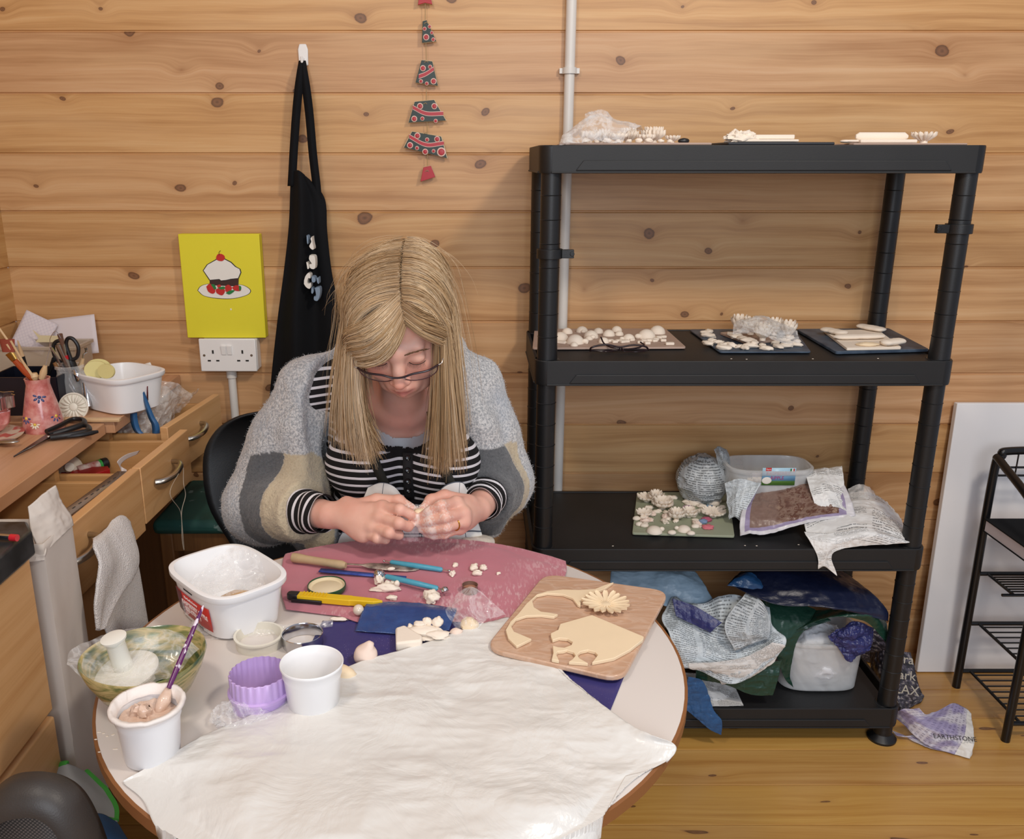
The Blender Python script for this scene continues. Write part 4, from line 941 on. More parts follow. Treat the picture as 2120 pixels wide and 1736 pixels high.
# clay scraps
def scrap(px, py, r, seed, label, z=PZ, group=None, rot=None, mt='clay', amp=.35, sc=1.6, name='clay_scrap', flatb=True, cat='clay scrap', tilt=0):
    rnd = random.Random(seed); c = atz(px, py, z)
    o = lump((c.x, c.y, z), r, seed, amp=amp, sc=sc, rot=rnd.uniform(0, 3) if rot is None else rot, flatb=flatb, tilt=tilt).build(name, M[mt], auto=60); return tag(o, label, cat, group)
scrap(799, 1222, (.022, .009, .007), 21, 'long curled clay scrap like a bird on the pink cloth between the tools', rot=-.1, amp=.6)
scrap(812, 1239, (.009, .006, .004), 22, 'small curled clay crumb just below the bird-like scrap', amp=.5)
scrap(893, 1240, (.012, .016, .009), 23, 'pointed folded clay scrap near the turquoise tool end', rot=.3, amp=.7)
scrap(786, 1207, (.009, .008, .010), 24, 'knobbly clay scrap touching the large steel ball', amp=.6); scrap(802, 1212, (.007, .006, .006), 25, 'rounded clay scrap beside the knobbly one under the steel ball')
scrap(815, 1210, (.006, .005, .005), 26, 'tiny clay nib right of the rounded scrap'); scrap(821, 1214, (.006, .005, .007), 27, 'stubby clay nib at the end of the row below the turquoise handle')
scrap(810, 1179, (.007, .004, .003), 28, 'small clay disc lying on the palette knife blade', z=PZ+.004, amp=.1)
g = 'loose clay scraps by the small ring cutter'
for i, (x, y, r) in enumerate(((937, 1190, .007), (981, 1177, .009), (1000, 1178, .008), (988, 1189, .008), (943, 1171, .006), (1032, 1188, .004))):
    scrap(x, y, (r, r*.75, r*.65), 40+i, 'loose pale clay scrap on the pink cloth behind the small ring cutter', group=g, amp=.5)
scrap(700, 1283, (.013, .004, .003), 50, 'thin curled clay strip on the navy sheet left of the folded film', z=TZ+.003, rot=-.1, amp=.4)
NZ = TZ+.0025
w1 = slab([(819, 1318), (838, 1312), (875, 1335), (873, 1345), (820, 1351)], NZ, .016, n=0); tag(w1.build('clay_wedge', M['clay'], bevel=.003), 'white clay wedge with a straight cut side on the navy sheet', 'clay')
m = lump(on(757, 1368, NZ), (.0165, .0155, .017), 61, amp=.08); V = np.array(m.v); zt_ = V[:, 2].max(); q = V[:, 2] > zt_-.004; V[q, 2] += .004*(V[q, 2]-zt_+.004)/.004; V[q, 0] += .004; m.v = [tuple(p) for p in V]
tag(m.build('clay_ball', M['claypink'], auto=60), 'smooth onion-shaped clay ball with a pinched tip on the navy sheet', 'clay')
scrap(712, 1408, (.018, .014, .014), 62, 'pale clay lump half hidden behind the white pot', z=NZ, mt='claywet', amp=.2)
for i, (x, y, r, z, l) in enumerate(((885, 1318, (.030, .017, .006), NZ, 'flat clay offcut at the bottom of the heap on the navy sheet'), (880, 1309, (.028, .014, .006), NZ+.008, 'flat clay offcut in the middle of the heap'), (905, 1316, (.018, .010, .005), NZ+.009, 'bent clay strip on the right of the heap'),
        (869, 1294, (.009, .006, .004), NZ+.016, 'small square clay chip on top of the heap'), (884, 1291, (.007, .005, .007), NZ+.015, 'upright clay chip at the back of the heap'), (906, 1293, (.008, .008, .008), NZ+.014, 'folded clay curl at the back right of the heap'),
        (920, 1327, (.010, .007, .007), NZ, 'loose clay chip at the right foot of the heap'), (850, 1311, (.006, .008, .010), NZ, 'clay chip standing at the left end of the heap'), (945, 1312, (.009, .007, .006), NZ+.003, 'pinkish clay chip between the heap and the film bag'))):
    scrap(x, y, r, 70+i, l, z=z, rot=-.15, amp=.3, sc=1.8, mt='clay' if i < 8 else 'claypink')
fb = thing('film_bag', on(975, 1290, NZ), 'scrunched clear polythene bag holding a clay lump by the white sheet', 'plastic bag')
def film_fan(c, rows, amp, sc, seed, mt, name, parent=None, nu=60, nv=60, solid=0):
    G = crumple(loft(rows, nu, nv), amp, sc, seed); return MB().grid(G).build(name, mt, parent, solid=solid)
c = on(965, 1302, NZ)
film_fan(c, [[c+Vector(p) for p in ((-.012, -.01, .002), (0, -.012, .004), (.014, -.01, .003))], [c+Vector(p) for p in ((-.02, .0, .010), (0, 0, .022), (.03, .0, .015))], [c+Vector(p) for p in ((-.03, .02, .02), (.0, .015, .036), (.045, .012, .012))], [c+Vector(p) for p in ((-.02, .05, .02), (.01, .045, .044), (.06, .02, .014))]], .006, 40, 3, M['film'], 'film', fb)
lump(c+Vector((.004, .0, .001)), (.014, .012, .010), 5, amp=.3).build('clay_inside', M['claywet'], fb)
c = on(500, 1490, TZ+.001)
tag(bagmesh(c, (.030, .024, .014), 8, amp=.4).build('cling_film', M['film']), 'scrunched ball of clear cling film on the table before the lilac cutter', 'cling film')
c = on(430, 1302, TZ+.001); tag(bagmesh(c, (.020, .014, .010), 10, amp=.5).build('cling_film', M['film']), 'small scrap of clear film between the bowl and the ice cream tub', 'cling film')
a, b = on(440, 1318, TZ+.001), on(690, 1292, TZ+.003)
G = loft([[a+Vector((0, .008, 0)), (a+b)/2+Vector((0, .012, .004)), b+Vector((0, .006, .002))], [a+Vector((0, 0, .006)), (a+b)/2+Vector((0, .0, .007)), b+Vector((0, 0, .007))], [a+Vector((0, -.008, 0)), (a+b)/2+Vector((0, -.01, 0)), b+Vector((0, -.008, .001))]], 100, 24)
tag(MB().grid(crumple(G, .0025, 50, 5)).build('cling_film_strip', M['film']), 'long twisted strip of clear film lying behind the two ring cutters', 'cling film')
# dried clay flecks on the bare table top (left)
rnd = random.Random(4)
for i in range(10):
    x, y = rnd.uniform(195, 245), rnd.uniform(1510, 1560); c = on(x, y, TZ); tag(lump(c, (.0018, .0011, .0004), i).build('clay_fleck', M['clay']), 'tiny white dried clay fleck on the bare left edge of the table', 'clay fleck', 'clay flecks on the bare table edge')
# ---------------------------------------------------------------- desk with three open drawers
DZ = .85
dk = thing('drawer_desk', (-1.0, 1.75, 0), 'beech desk along the left wall with three drawers hanging open, topped with craft clutter', 'desk')
MB().box((-.995, 1.52, DZ-.0125), (.39, .59, .025)).build('desk_top', M['beech_top'], dk, bevel=.0015)
MB().box((-.985, 2.043, DZ-.0125), (.405, .44, .025)).build('rear_desk_top', M['beech_top'], dk, bevel=.0015)
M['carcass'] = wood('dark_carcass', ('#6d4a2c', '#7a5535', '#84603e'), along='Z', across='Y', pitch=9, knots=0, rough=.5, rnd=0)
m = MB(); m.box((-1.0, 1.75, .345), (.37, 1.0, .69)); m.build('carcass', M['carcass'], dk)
for y in (1.24, 1.61, 1.873, 2.255):
    MB().box((-1.0, y, .757), (.37, .018, .134)).build('divider', M['beech_x'], dk)
def handle(c, parent, L=.10, mt='chrome', out=.028):
    c = Vector(c); m = MB()
    m.tube(curve([c+Vector((0, -L/2, -.004)), c+Vector((out*.55, -L*.42, -.003)), c+Vector((out, -L*.15, 0)), c+Vector((out, L*.2, .004)), c+Vector((out*.7, L*.42, .006)), c+Vector((0, L/2, .006))], 24), [.0065-.0035*abs(i-11.5)/11.5*0+0 for i in range(24)], 12, flat=.75)
    return m.build('handle', M[mt], parent)
def drawer(y0, y1, xf0, xf1, hy, zt=.82, zb=.702, nt=0):
    # front from (xf0,y0) to (xf1,y1)
    a = Vector((xf0, y0, zb)); b = Vector((xf1, y1, zb)); d = (b-a); n = Vector((-d.y, d.x, 0)).normalized()*.018
    m = MB(); m.add([a, b, b+n, a+n]+[q+Vector((0, 0, zt-zb)) for q in (a, b, b+n, a+n)], [(0, 1, 2, 3), (7, 6, 5, 4), (0, 4, 5, 1), (1, 5, 6, 2), (2, 6, 7, 3), (3, 7, 4, 0)])
    fr = m.build('drawer_front', M['beech'], dk, bevel=.0015)
    iy0, iy1 = y0+.02, y1-.02; xi = max(xf0, xf1)-.019; xb = xi-.34
    m = MB(); 
    for yy in (iy0, iy1):
        MB().box(((xf0+xf1)/2-.019-.17, yy, .757), (.34, .012, .085)).build('drawer_side', M['beech_x'], fr, bevel=.001)
    MB().box(((xf0+xf1)/2-.019-.335, (iy0+iy1)/2, .757), (.012, iy1-iy0-.012, .085)).build('drawer_back', M['beech_x'], fr)
    MB().box(((xf0+xf1)/2-.019-.17, (iy0+iy1)/2, .719), (.34, iy1-iy0-.01, .006)).build('drawer_base', M['beech_x'], fr)
    t_ = (hy-y0)/(y1-y0); hx = xf0+(xf1-xf0)*t_
    handle((hx+.001, hy, .775), fr)
    return fr
drawer(1.881, 2.175, -.690, -.655, 2.0)
drawer(1.612, 1.868, -.652, -.640, 1.715)
drawer(1.27, 1.609, -.665, -.653, 1.335, zb=.690)
# thread from handle
hb = Vector((-.615, 1.73, .775))
th = MB().tube(curve([hb, atX(352, 1020, -.60), atX(374, 1060, -.60), atX(377, 1115, -.6), atX(381, 1138, -.60), atX(379, 1110, -.60), atX(376, 1060, -.60), atX(384, 1025, -.60), atX(380, 1000, -.60), hb+Vector((.002, .01, 0))], 70), .0006, 6).build('thread_loop', mat('pale_thread', '#b8aa98', rough=.7))
tag(th, 'thin pale loop of thread hanging from the middle drawer handle', 'thread')
# towel
t = NT('white_terry'); P_ = t.obj(); t.P(Base9Color=t.mix(t.noise(P_, 20, 3), srgb('#c9c1bd'), srgb('#e0dad6')), Roughness=.95); t.b.inputs['Sheen Weight'].default_value = .4; t.bump(t.n('TexVoronoi', Vector=P_, Scale=420.0).outputs[0], .9, .0022); M['terry'] = t.m
tw = thing('white_towel', (-.62, 1.33, .55), 'off-white terry towel draped over the nearest drawer handle', 'towel')
def tfold(rows, xs, nm, seed):
    G = loft([[atX(*p, x) for p in r] for r, x in zip(rows, xs)], 50, 80); G[..., 0] += .003*fbm(G*np.array([1, 1, .5]), 26, 3, seed)+.0025*np.sin(np.linspace(0, 9, 50))[None, :]; MB().grid(G).build(nm, M['terry'], tw, solid=.005)
tfold([[(196, 1116), (222, 1092), (248, 1068), (266, 1080)], [(193, 1126), (222, 1116), (254, 1104), (276, 1116)], [(204, 1165), (232, 1160), (260, 1150), (285, 1158)], [(200, 1210), (222, 1205), (248, 1198), (272, 1195)], [(197, 1250), (212, 1250), (228, 1248), (240, 1242)], [(200, 1300), (204, 1303), (208, 1304), (214, 1300)]], [-.632, -.612, -.598, -.596, -.595, -.595], 'front_fold', 3)
tfold([[(238, 1130), (250, 1128), (262, 1126), (276, 1120)], [(225, 1190), (245, 1185), (265, 1180), (284, 1170)], [(210, 1250), (240, 1245), (265, 1240), (294, 1240)], [(215, 1290), (240, 1290), (270, 1290), (303, 1285)], [(232, 1335), (250, 1335), (275, 1332), (305, 1320)]], [-.607, -.607, -.606, -.605, -.604], 'rear_fold', 8)
# drawer contents ------------------------------------------------ A
fb = .7225
t = NT('blue_strap'); P_ = t.obj(); t.P(Base9Color=t.mix(t.noise(P_, 40, 3), srgb('#23507c'), srgb('#34689a')), Roughness=.4); M['bluestrap'] = t.m
ba = thing('freezer_bag', (-.76, 2.03, fb), 'large clear crumpled plastic bag with blue tape edging bulging from the far drawer', 'plastic bag')
def Yp(x, y, Y): return atY(x, y, Y)
rows = [[Yp(236, 868, 1.96), Yp(250, 838, 1.97), Yp(280, 800, 1.98), Yp(292, 798, 1.98)], [Yp(242, 898, 1.92), Yp(262, 870, 1.93), Yp(285, 840, 1.94), Yp(318, 795, 1.97)], [Yp(262, 903, 1.91), Yp(285, 890, 1.92), Yp(318, 850, 1.94), Yp(350, 800, 1.98)], [Yp(300, 905, 1.91), Yp(325, 880, 1.93), Yp(352, 845, 1.98), Yp(375, 820, 2.02)], [Yp(335, 890, 1.95), Yp(350, 862, 2.0), Yp(368, 848, 2.03), Yp(398, 812, 2.08)]]
MB().grid(crumple(loft(rows, 70, 80), .012, 22, 4)).build('bag_film', M['clearpl'], ba)
rows = [[p+Vector((0, .07, -.01)) for p in r] for r in rows]; MB().grid(crumple(loft(rows, 40, 50), .012, 25, 9)).build('bag_film', M['clearpl'], ba)
for P in ([(291, 797), (281, 830), (277, 862), (284, 890), (300, 903)], [(292, 797), (302, 830), (313, 862), (322, 880), (321, 902), (303, 903)]):
    c = curve([Yp(x, y, 1.905) for x, y in P], 26); w = [.0016+.0068*math.sin(min(1, i/18)*PI*.55) for i in range(26)]
    MB().grid([[p-Vector((w[i], 0, 0)) for i, p in enumerate(c)], [p+Vector((0, -.003, 0)) for p in c], [p+Vector((w[i], 0, 0)) for i, p in enumerate(c)]]).build('blue_edging', M['bluestrap'], ba, solid=.001)
# B contents
def on2(x, y, z=.745): return atz(x, y, z)
c = on2(136, 975, .75)
fn = thing('piping_funnel', c, 'cream plastic funnel-shaped icing press lying in the middle drawer', 'tool')
m = MB(); R = Matrix.Rotation(1.1, 4, 'X') @ Matrix.Rotation(.5, 4, 'Y'); m.lathe([(.030, .0), (.031, .002), (.022, .018), (.010, .026), (.009, .05), (.0, .05)], c+Vector((0, .01, -.0)), 28, M=R, close=False); m.build('funnel', M['cream'], fn, solid=.0015)
MB().tube([c+Vector((-.015, -.025, -.005)), c+Vector((.022, -.038, -.012))], .009, 16).build('nozzle', M['cream'], fn); MB().tube([c+Vector((.018, -.036, -.011)), c+Vector((.034, -.042, -.014))], [.008, .004], 16).build('tip', M['cream'], fn)
tag(MB().tube([on2(104, 992, .735), on2(124, 988, .735)], .005, 12).build('cream_nozzle', M['cream']), 'small loose cream nozzle in the corner of the middle drawer', 'nozzle')
a, b = on2(160, 975, .75), on2(222, 958, .75); d = b-a
gt = thing('glue_stick', a, 'glue stick with a black cap and green band in the middle drawer', 'glue stick')
MB().tube([a, a+d*.78], .0115, 20).build('tube', mat('white_red_print', '#d8cfc6', rough=.4, col2='#a33a34', vs=40), gt); MB().tube([a+d*.70, a+d*.79], .0121, 20).build('green_band', mat('bright_green_band', '#2ea043', rough=.4), gt); MB().tube([a+d*.79, b], .0132, 24).build('cap', M['blkpl'], gt, bevel=.002)
c = on2(180, 985, .738); m = MB(); m.prism([(-.045, -.022), (.03, -.030), (.052, -.004), (.04, .018), (-.01, .012), (-.042, 0)], 0, .022, Matrix.Translation((c.x, c.y, .732)) @ Matrix.Rotation(.05, 4, 'Z'))
tag(m.build('red_cutter', mat('red_cutter_plastic', '#a3161c', rough=.4), bevel=.001), 'red plastic cookie cutter in the middle drawer', 'cutter')
a, b = atz(120, 1075, .815), atz(255, 976, .815); u = (b-a).normalized(); p = Vector((-u.y, u.x, 0))*.011
ru = thing('clear_ruler', a, 'clear plastic ruler dusted with clay lying across the two nearer drawers', 'ruler')
MB().grid([[a-p, b-p], [a+p, b+p]]).build('ruler_strip', mat('dusty_clear_ruler', '#8d7a6a', rough=.2, var=.2, vs=50, alpha=.85), ru, solid=.002)
m = MB(); 
for k in range(9):
    q = a+(b-a)*(.12+.09*k)-p*.1; m.box(q+Vector((0, 0, .0016)), (.009, .0025, .0003), Matrix.Rotation(math.atan2(u.y, u.x), 3, 'Z'))
m.build('ruler_marks', M['ink'], ru)
r_ = [[atX(290, 932, -.70), atX(262, 940, -.70), atX(243, 955, -.70), atX(252, 966, -.70), atX(262, 972, -.69)], [atX(284, 940, -.70), atX(262, 950, -.70), atX(250, 962, -.70), atX(252, 976, -.70), atX(262, 982, -.69)]]
tag(MB().grid(loft(r_, 30, 8)).build('paper_curl', mat('grey_white_paper', '#cfc6c2', rough=.7), solid=.0008), 'curled strip of pale paper sticking up in the middle drawer', 'paper')
c = atz(155, 1058, .80); m = MB(); m.lathe([(0, -.04), (.012, -.04), (.012, .0), (.017, .001), (.017, .004), (.010, .0045), (.010, .001), (0, .001)], c, 28); tag(m.build('cream_canister', M['cream'], auto=40), 'small cream plastic canister with a flanged lid in the nearest drawer', 'container')
# ---------------------------------------------------------------- desk top things
M['paper'] = mat('squared_paper', '#d9cfd0', rough=.8, var=.03)
def sheetp(pts, Ys, nm, label, mt='paper', cat='paper', n=12, bend=.004):
    A = [atY(x, y, Y) for (x, y), Y in zip(pts, Ys)]  # tl, tr, br, bl
    G = loft([[A[0], (A[0]+A[1])/2, A[1]], [(A[0]+A[3])/2, (A[0]+A[1]+A[2]+A[3])/4-Vector((0, bend, 0)), (A[1]+A[2])/2], [A[3], (A[3]+A[2])/2, A[2]]], n, n)
    return tag(MB().grid(G).build(nm, M[mt], solid=.0006), label, cat)
t = NT('graph_paper'); P_ = t.n('NewGeometry').outputs['Position']; S = t.sep(P_)
gx = t.math('LESS_THAN', t.math('ABSOLUTE', t.math('SUBTRACT', t.math('FRACT', t.math('MULTIPLY', t.math('ADD', S[0], t.math('MULTIPLY', S[2], .35)), 130)), .5)), .06); gz = t.math('LESS_THAN', t.math('ABSOLUTE', t.math('SUBTRACT', t.math('FRACT', t.math('MULTIPLY', t.math('SUBTRACT', S[2], t.math('MULTIPLY', S[0], .35)), 130)), .5)), .06)
t.P(Base9Color=t.mix(t.math('MULTIPLY', t.math('MAXIMUM', gx, gz), .5), srgb('#d8cdcf'), srgb('#b3a9b5')), Roughness=.8); M['graph'] = t.m
sheetp([(95, 662), (195, 650), (205, 730), (90, 742)], [2.245, 2.245, 2.205, 2.205], 'paper_sheet', 'white paper sheet with pencil notes, rightmost behind the tool jars', mt='paper')
sheetp([(55, 641), (120, 672), (88, 735), (20, 712)], [2.225, 2.225, 2.19, 2.19], 'squared_paper', 'squared paper sheet leaning at a slant, leftmost behind the tool jars', mt='graph')
for k, q in enumerate((150, 165, 176, 188)):
    a = atY(q, 676, 2.236); tag(MB().tube(curve([a, a+Vector((.002, 0, -.006)), a+Vector((-.002, 0, -.012)), a+Vector((.001, 0, -.02))], 8), .0005, 5).build('pencil_note', M['ink']), 'pencil scribble on the white paper behind the jars', 'note', 'pencil scribbles on the white paper')
A = [(68, 683), (82, 694), (126, 695), (126, 706), (105, 708), (74, 708), (80, 700)]
m = MB(); flat(m, [atY(x, y, 2.18) for x, y in A], 2.179, 2.181); tag(m.build('paper_star', mat('cream_card', '#e2d2a8', rough=.7)), 'cream card star cut-out leaning on the squared paper', 'card')
cr = thing('clear_storage_box', (-1.07, 2.14, DZ), 'translucent plastic storage box holding papers at the back of the desk', 'box')
M['translu'] = mat('translucent_box', '#c9b9a4', rough=.3, alpha=.55)
m = MB(); m.box((-1.08, 2.105, DZ+.055), (.20, .003, .10)); m.box((-1.08, 2.20, DZ+.055), (.20, .003, .10)); m.box((-1.18, 2.152, DZ+.055), (.003, .095, .10)); m.box((-.98, 2.152, DZ+.055), (.003, .095, .10)); m.box((-1.08, 2.152, DZ+.003), (.20, .095, .004)); m.build('box_body', M['translu'], cr)
m = MB(); m.box((-1.08, 2.102, DZ+.104), (.212, .008, .008)); m.box((-1.08, 2.203, DZ+.104), (.212, .008, .008)); m.box((-.976, 2.152, DZ+.104), (.008, .10, .008)); m.box((-1.184, 2.152, DZ+.104), (.008, .10, .008)); m.build('box_rim', M['translu'], cr, bevel=.001)
# tub 2
rz = DZ+.085; C = [Vector((-.960, 2.02, rz)), Vector((-.835, 1.985, rz)), Vector((-.782, 2.135, rz)), Vector((-.915, 2.17, rz))]
C = [atz(176, 778, rz), atz(268, 794, rz), atz(328, 760, rz), atz(230, 740, rz)]
t2_, cen2, ux2, uy2, ax2, ay2, _b = tub(C, DZ, .085, 'ice_cream_tub', 'white ice cream tub with a red side label at the back of the desk', 'tub', M['whitepot'])
sd2 = (C[2]-C[1]); sd2.z = 0; sd2.normalize(); n2 = Vector((sd2.y, -sd2.x, 0)); dd = abs((((C[1]+C[2])/2)-cen2).dot(n2))
def lab2(t_, z, p=0): return Vector((cen2.x, cen2.y, DZ+z))+n2*(dd*(.86+.13*z/hl)+p)+sd2*t_
MB().grid([[lab2(-.034, .024, .0035), lab2(.034, .024, .0035)], [lab2(-.034, .058, .0035), lab2(.034, .058, .0035)]]).build('red_label', M['labred'], t2_, solid=.0004); MB().grid([[lab2(-.036, .024, .0042), lab2(-.022, .024, .0042)], [lab2(-.036, .058, .0042), lab2(-.022, .058, .0042)]]).build('label_picture', M['labdk'], t2_, solid=.0004)
up2 = (lab2(0, .06)-lab2(0, .02)).normalized(); text_part('ICE CREAM', .009, frameM(lab2(.004, .036, .0045), sd2, up2), M['labtxt'], t2_); text_part('RASPBERRY', .008, frameM(lab2(.004, .047, .0045), sd2, up2), M['labtxt'], t2_)
for (x, y, r, tl_, lb_) in ((204, 762, .024, .25, 'pale yellow clay disc leaning on the rim of the desk tub, front one'), (199, 765, .022, .25, 'pale yellow clay disc just behind the front disc in the desk tub'), (222, 768, .018, -.3, 'small cream clay disc inside the desk tub')):
    c = atz(x, y, DZ+.095); m = MB(); m.lathe([(0, 0), (r, 0), (r*1.02, .003), (r, .006), (0, .006)], c, 28, M=Matrix.Rotation(.1, 4, 'Z') @ Matrix.Rotation(PI/2-.15, 4, 'X') @ Matrix.Rotation(tl_, 4, 'Y'), fn=lambda a, i, z: 1+.35*max(0, math.sin(a))**2*0+.12*math.cos(2*a)); tag(m.build('clay_disc', mat('yellow_clay', '#d8cc8c', rough=.7)), lb_, 'clay disc')
c = atz(278, 766, DZ+.05); tag(MB().tube([c, c+Vector((.035, .02, .008))], .008, 12).build('white_tube', M['white']), 'small white tube inside the desk tub', 'tube')
# pink vase
t = NT('pink_mottled_glaze'); P_ = t.obj(); t.P(Base9Color=t.ramp(t.noise(P_, 45, 4), [(.35, srgb('#b8625c')), (.5, srgb('#cf837c')), (.65, srgb('#dda59c'))]), Roughness=.2); t.b.inputs['Coat Weight'].default_value = .4; t.bump(t.noise(P_, 60, 3), .3, .001); M['pinkglaze'] = t.m
vc = atz(92, 888, DZ); vz = atY(88, 782, vc.y).z-DZ; rb0 = (atY(133, 885, vc.y).x-atY(52, 885, vc.y).x)/2; rt0 = (atY(110, 790, vc.y).x-atY(52, 790, vc.y).x)/2*.78
vs_ = thing('pink_vase', vc, 'pink glazed tapering pottery vase with blue flowers, stuffed with brushes, on the desk', 'vase')
MB().lathe([(0, 0), (rb0*.97, 0), (rb0, .004), (rb0*.93, vz*.25), (rb0*.72, vz*.62), (rt0*1.02, vz*.88), (rt0*1.05, vz*.94), (rt0*1.12, vz), (rt0*1.0, vz), (rt0*.92, vz*.88), (rb0*.6, vz*.5), (0, vz*.4)], vc, 48).build('vase_body', M['pinkglaze'], vs_)
M['flblue'] = mat('blue_glaze', '#3d4a7a', rough=.25); M['flyel'] = mat('yellow_dot', '#e2c04a', rough=.4); M['flwht'] = mat('cream_petal_glaze', '#e8dcc6', rough=.3)
def vflower(px, py, r, mt, n=8, cen='flyel'):
    y = vc.y-rb0; p = atY(px, py, vc.y-rb0*.75); hz = p.z-DZ; rr = rb0*(1-.5*min(1, hz/(vz*.9))); dx = max(-.95, min(.95, (p.x-vc.x)/rr)); p = Vector((vc.x+rr*dx, vc.y-rr*math.sqrt(1-dx*dx)-.001, p.z)); nn = Vector((dx, -math.sqrt(1-dx*dx), .35)).normalized()
    A = frameM(p, Vector((0, 0, 1)).cross(nn), nn.cross(Vector((0, 0, 1)).cross(nn))); m = MB()
    for k in range(n):
        a = 2*PI*k/n; m.ball(A @ Vector((math.cos(a)*r*.62, math.sin(a)*r*.62, 0)), (r*.42, r*.2, .0018), 10, 6, M=(A.to_3x3() @ Matrix.Rotation(a, 3, 'Z')))
    o = m.build('glazed_flower', M[mt], vs_); MB().ball(A @ Vector((0, 0, .001)), (r*.3, r*.3, .003), 10, 6, M=A.to_3x3()).build('flower_centre', M[cen], o)
vflower(107, 866, .0125, 'flblue'); vflower(76, 877, .010, 'flwht', 9); vflower(78, 824, .0125, 'flblue', 7, 'flblue'); vflower(56, 866, .012, 'flblue')
vt = vc+Vector((0, 0, vz))
def tool(name, a, b, r, mt, label, extra=None, seg=10, cat='tool'):
    a = Vector(a); b = Vector(b); root = thing(name, a, label, cat); d = b-a
    rs = r if isinstance(r, (list, tuple)) else [r, r]; n = len(rs)
    MB().tube([a+d*(i/(n-1)) for i in range(n)], rs, seg).build('handle', M[mt] if isinstance(mt, str) else mt, root)
    return root, a, d
M['lightwood'] = mat('pale_brush_wood', '#cfae84', rough=.5, var=.12, vs=60); M['orange'] = mat('orange_brush_handle', '#a8481e', rough=.35); M['rust'] = mat('rust_bristles', '#8e3f2c', rough=.8, bump=.4, bs=400)
M['brass'] = mat('brass_ferrule', '#b08a4a', rough=.3, metal=1)
r1, a, d = tool('wide_brush', vt+Vector((-.004, 0, -.01)), Yp(30, 745, vc.y-.02), [.005, .007, .006], 'orange', 'wide flat brush with rust bristles and orange handle in the pink vase', cat='brush')
e = a+d; q = Yp(18, 728, vc.y-.02); MB().tube([e, e+(q-e)*.9], [.0075, .010], 12, flat=.4, up=(1, 0, .4)).build('ferrule', M['brass'], r1); w = Yp(3, 697, vc.y-.02); MB().tube([q, q+(Yp(14, 702, vc.y-.02)-q)], [.013, .016], 14, flat=.35, up=(1, 0, .4)).build('bristles', M['rust'], r1)
for (A, B, lb_) in (((72, 784), (-4, 676), 'long pale wooden stick leaning furthest left out of the pink vase'), ((66, 784), (14, 712), 'pale wooden skewer in the middle of the pink vase'), ((69, 786), (22, 705), 'pale wooden skewer right of the middle one in the pink vase')):
    tool('wooden_stick', Yp(*A, vc.y-.005), Yp(*B, vc.y-.025), [.0028, .0022], 'lightwood', lb_, cat='stick')
for (A, B, rs, lb_) in (((72, 786), (69, 772), [.007, .010, .007], 'short knobbly pale wooden tool end in the pink vase'), ((86, 784), (94, 757), [.006, .0075, .004], 'pale wooden wire-tool handle at the right of the pink vase')):
    tool('wooden_tool', Yp(*A, vc.y), Yp(*B, vc.y), rs, 'lightwood', lb_)
c = [Yp(94, 757, vc.y), Yp(103, 718, vc.y+.01), Yp(104, 700, vc.y+.01), Yp(115, 685, vc.y+.01), Yp(126, 700, vc.y+.01)]
tag(MB().tube(curve(c, 24), .0007, 6).build('wire_loop', M['steel']), 'thin bent wire loop rising above the pink vase', 'wire')
r2, a, d = tool('pencil', Vector((Yp(70, 800, 1.91).x, 1.91, DZ+.01)), Yp(46, 737, 1.89), [.005, .0055], 'blkpl', 'black pencil with a pale sharpened tip behind the vase', cat='pencil'); MB().tube([a+d, a+d*1.3], [.005, .0012], 12).build('tip', M['lightwood'], r2)
# black box
M['inkblack'] = mat('blue_black_plastic', '#10121f', rough=.35)
bb = thing('black_pot', (-1.07, 1.90, DZ), 'blue-black open square desk pot behind the pink vase', 'pot')
x0 = Yp(-25, 800, 1.87).x; x1 = Yp(116, 800, 1.87).x; zt = Yp(50, 782, 1.87).z
m = MB(); hw = (x1-x0)/2; cx = (x0+x1)/2
for (p, s) in (((cx, 1.875, (zt+DZ)/2), (hw*2, .004, zt-DZ)), ((cx, 1.985, (zt+DZ)/2), (hw*2, .004, zt-DZ)), ((x0, 1.93, (zt+DZ)/2), (.004, .11, zt-DZ)), ((x1, 1.93, (zt+DZ)/2), (.004, .11, zt-DZ)), ((cx, 1.93, DZ+.002), (hw*2, .11, .004))): m.box(p, s)
m.build('pot_walls', M['inkblack'], bb)
# glass jar
jc = atz(152, 850, DZ); jc.y = 1.94; jc.x = Yp(152, 820, 1.94).x
gj = thing('glass_jar', jc, 'clear glass jar crammed with steel tools and scissors on the desk', 'jar')
t = NT('clear_glass'); t.P(Base9Color=(.92, .93, .93, 1), Roughness=.03, Alpha=t.math('ADD', .12, t.math('MULTIPLY', t.n('LayerWeight', Blend=.5).outputs['Facing'], .5))); M['glass'] = t.m
jr = .031; MB().lathe([(0, 0), (jr, 0), (jr*1.05, .004), (jr*1.05, .07), (jr*.9, .082), (jr*.9, .092), (jr*1.0, .094), (jr*1.0, .1), (jr*.85, .1), (jr*.85, .08), (jr*.98, .068), (jr*.98, .006), (0, .004)], jc, 40).build('jar_glass', M['glass'], gj)
jt = jc+Vector((0, 0, .09))
sc = thing('scissors', jt, 'black-handled scissors standing handles up in the glass jar', 'scissors')
for P in ([(118, 747), (111, 730), (112, 712), (122, 705), (132, 712), (136, 730), (130, 745), (118, 747)], [(148, 745), (160, 738), (162, 718), (152, 702), (141, 700), (137, 712), (143, 732), (148, 745)]):
    MB().tube(curve([Yp(x, y, 1.93) for x, y in P], 40), .0042, 10).build('handle_loop', M['blkpl'], sc)
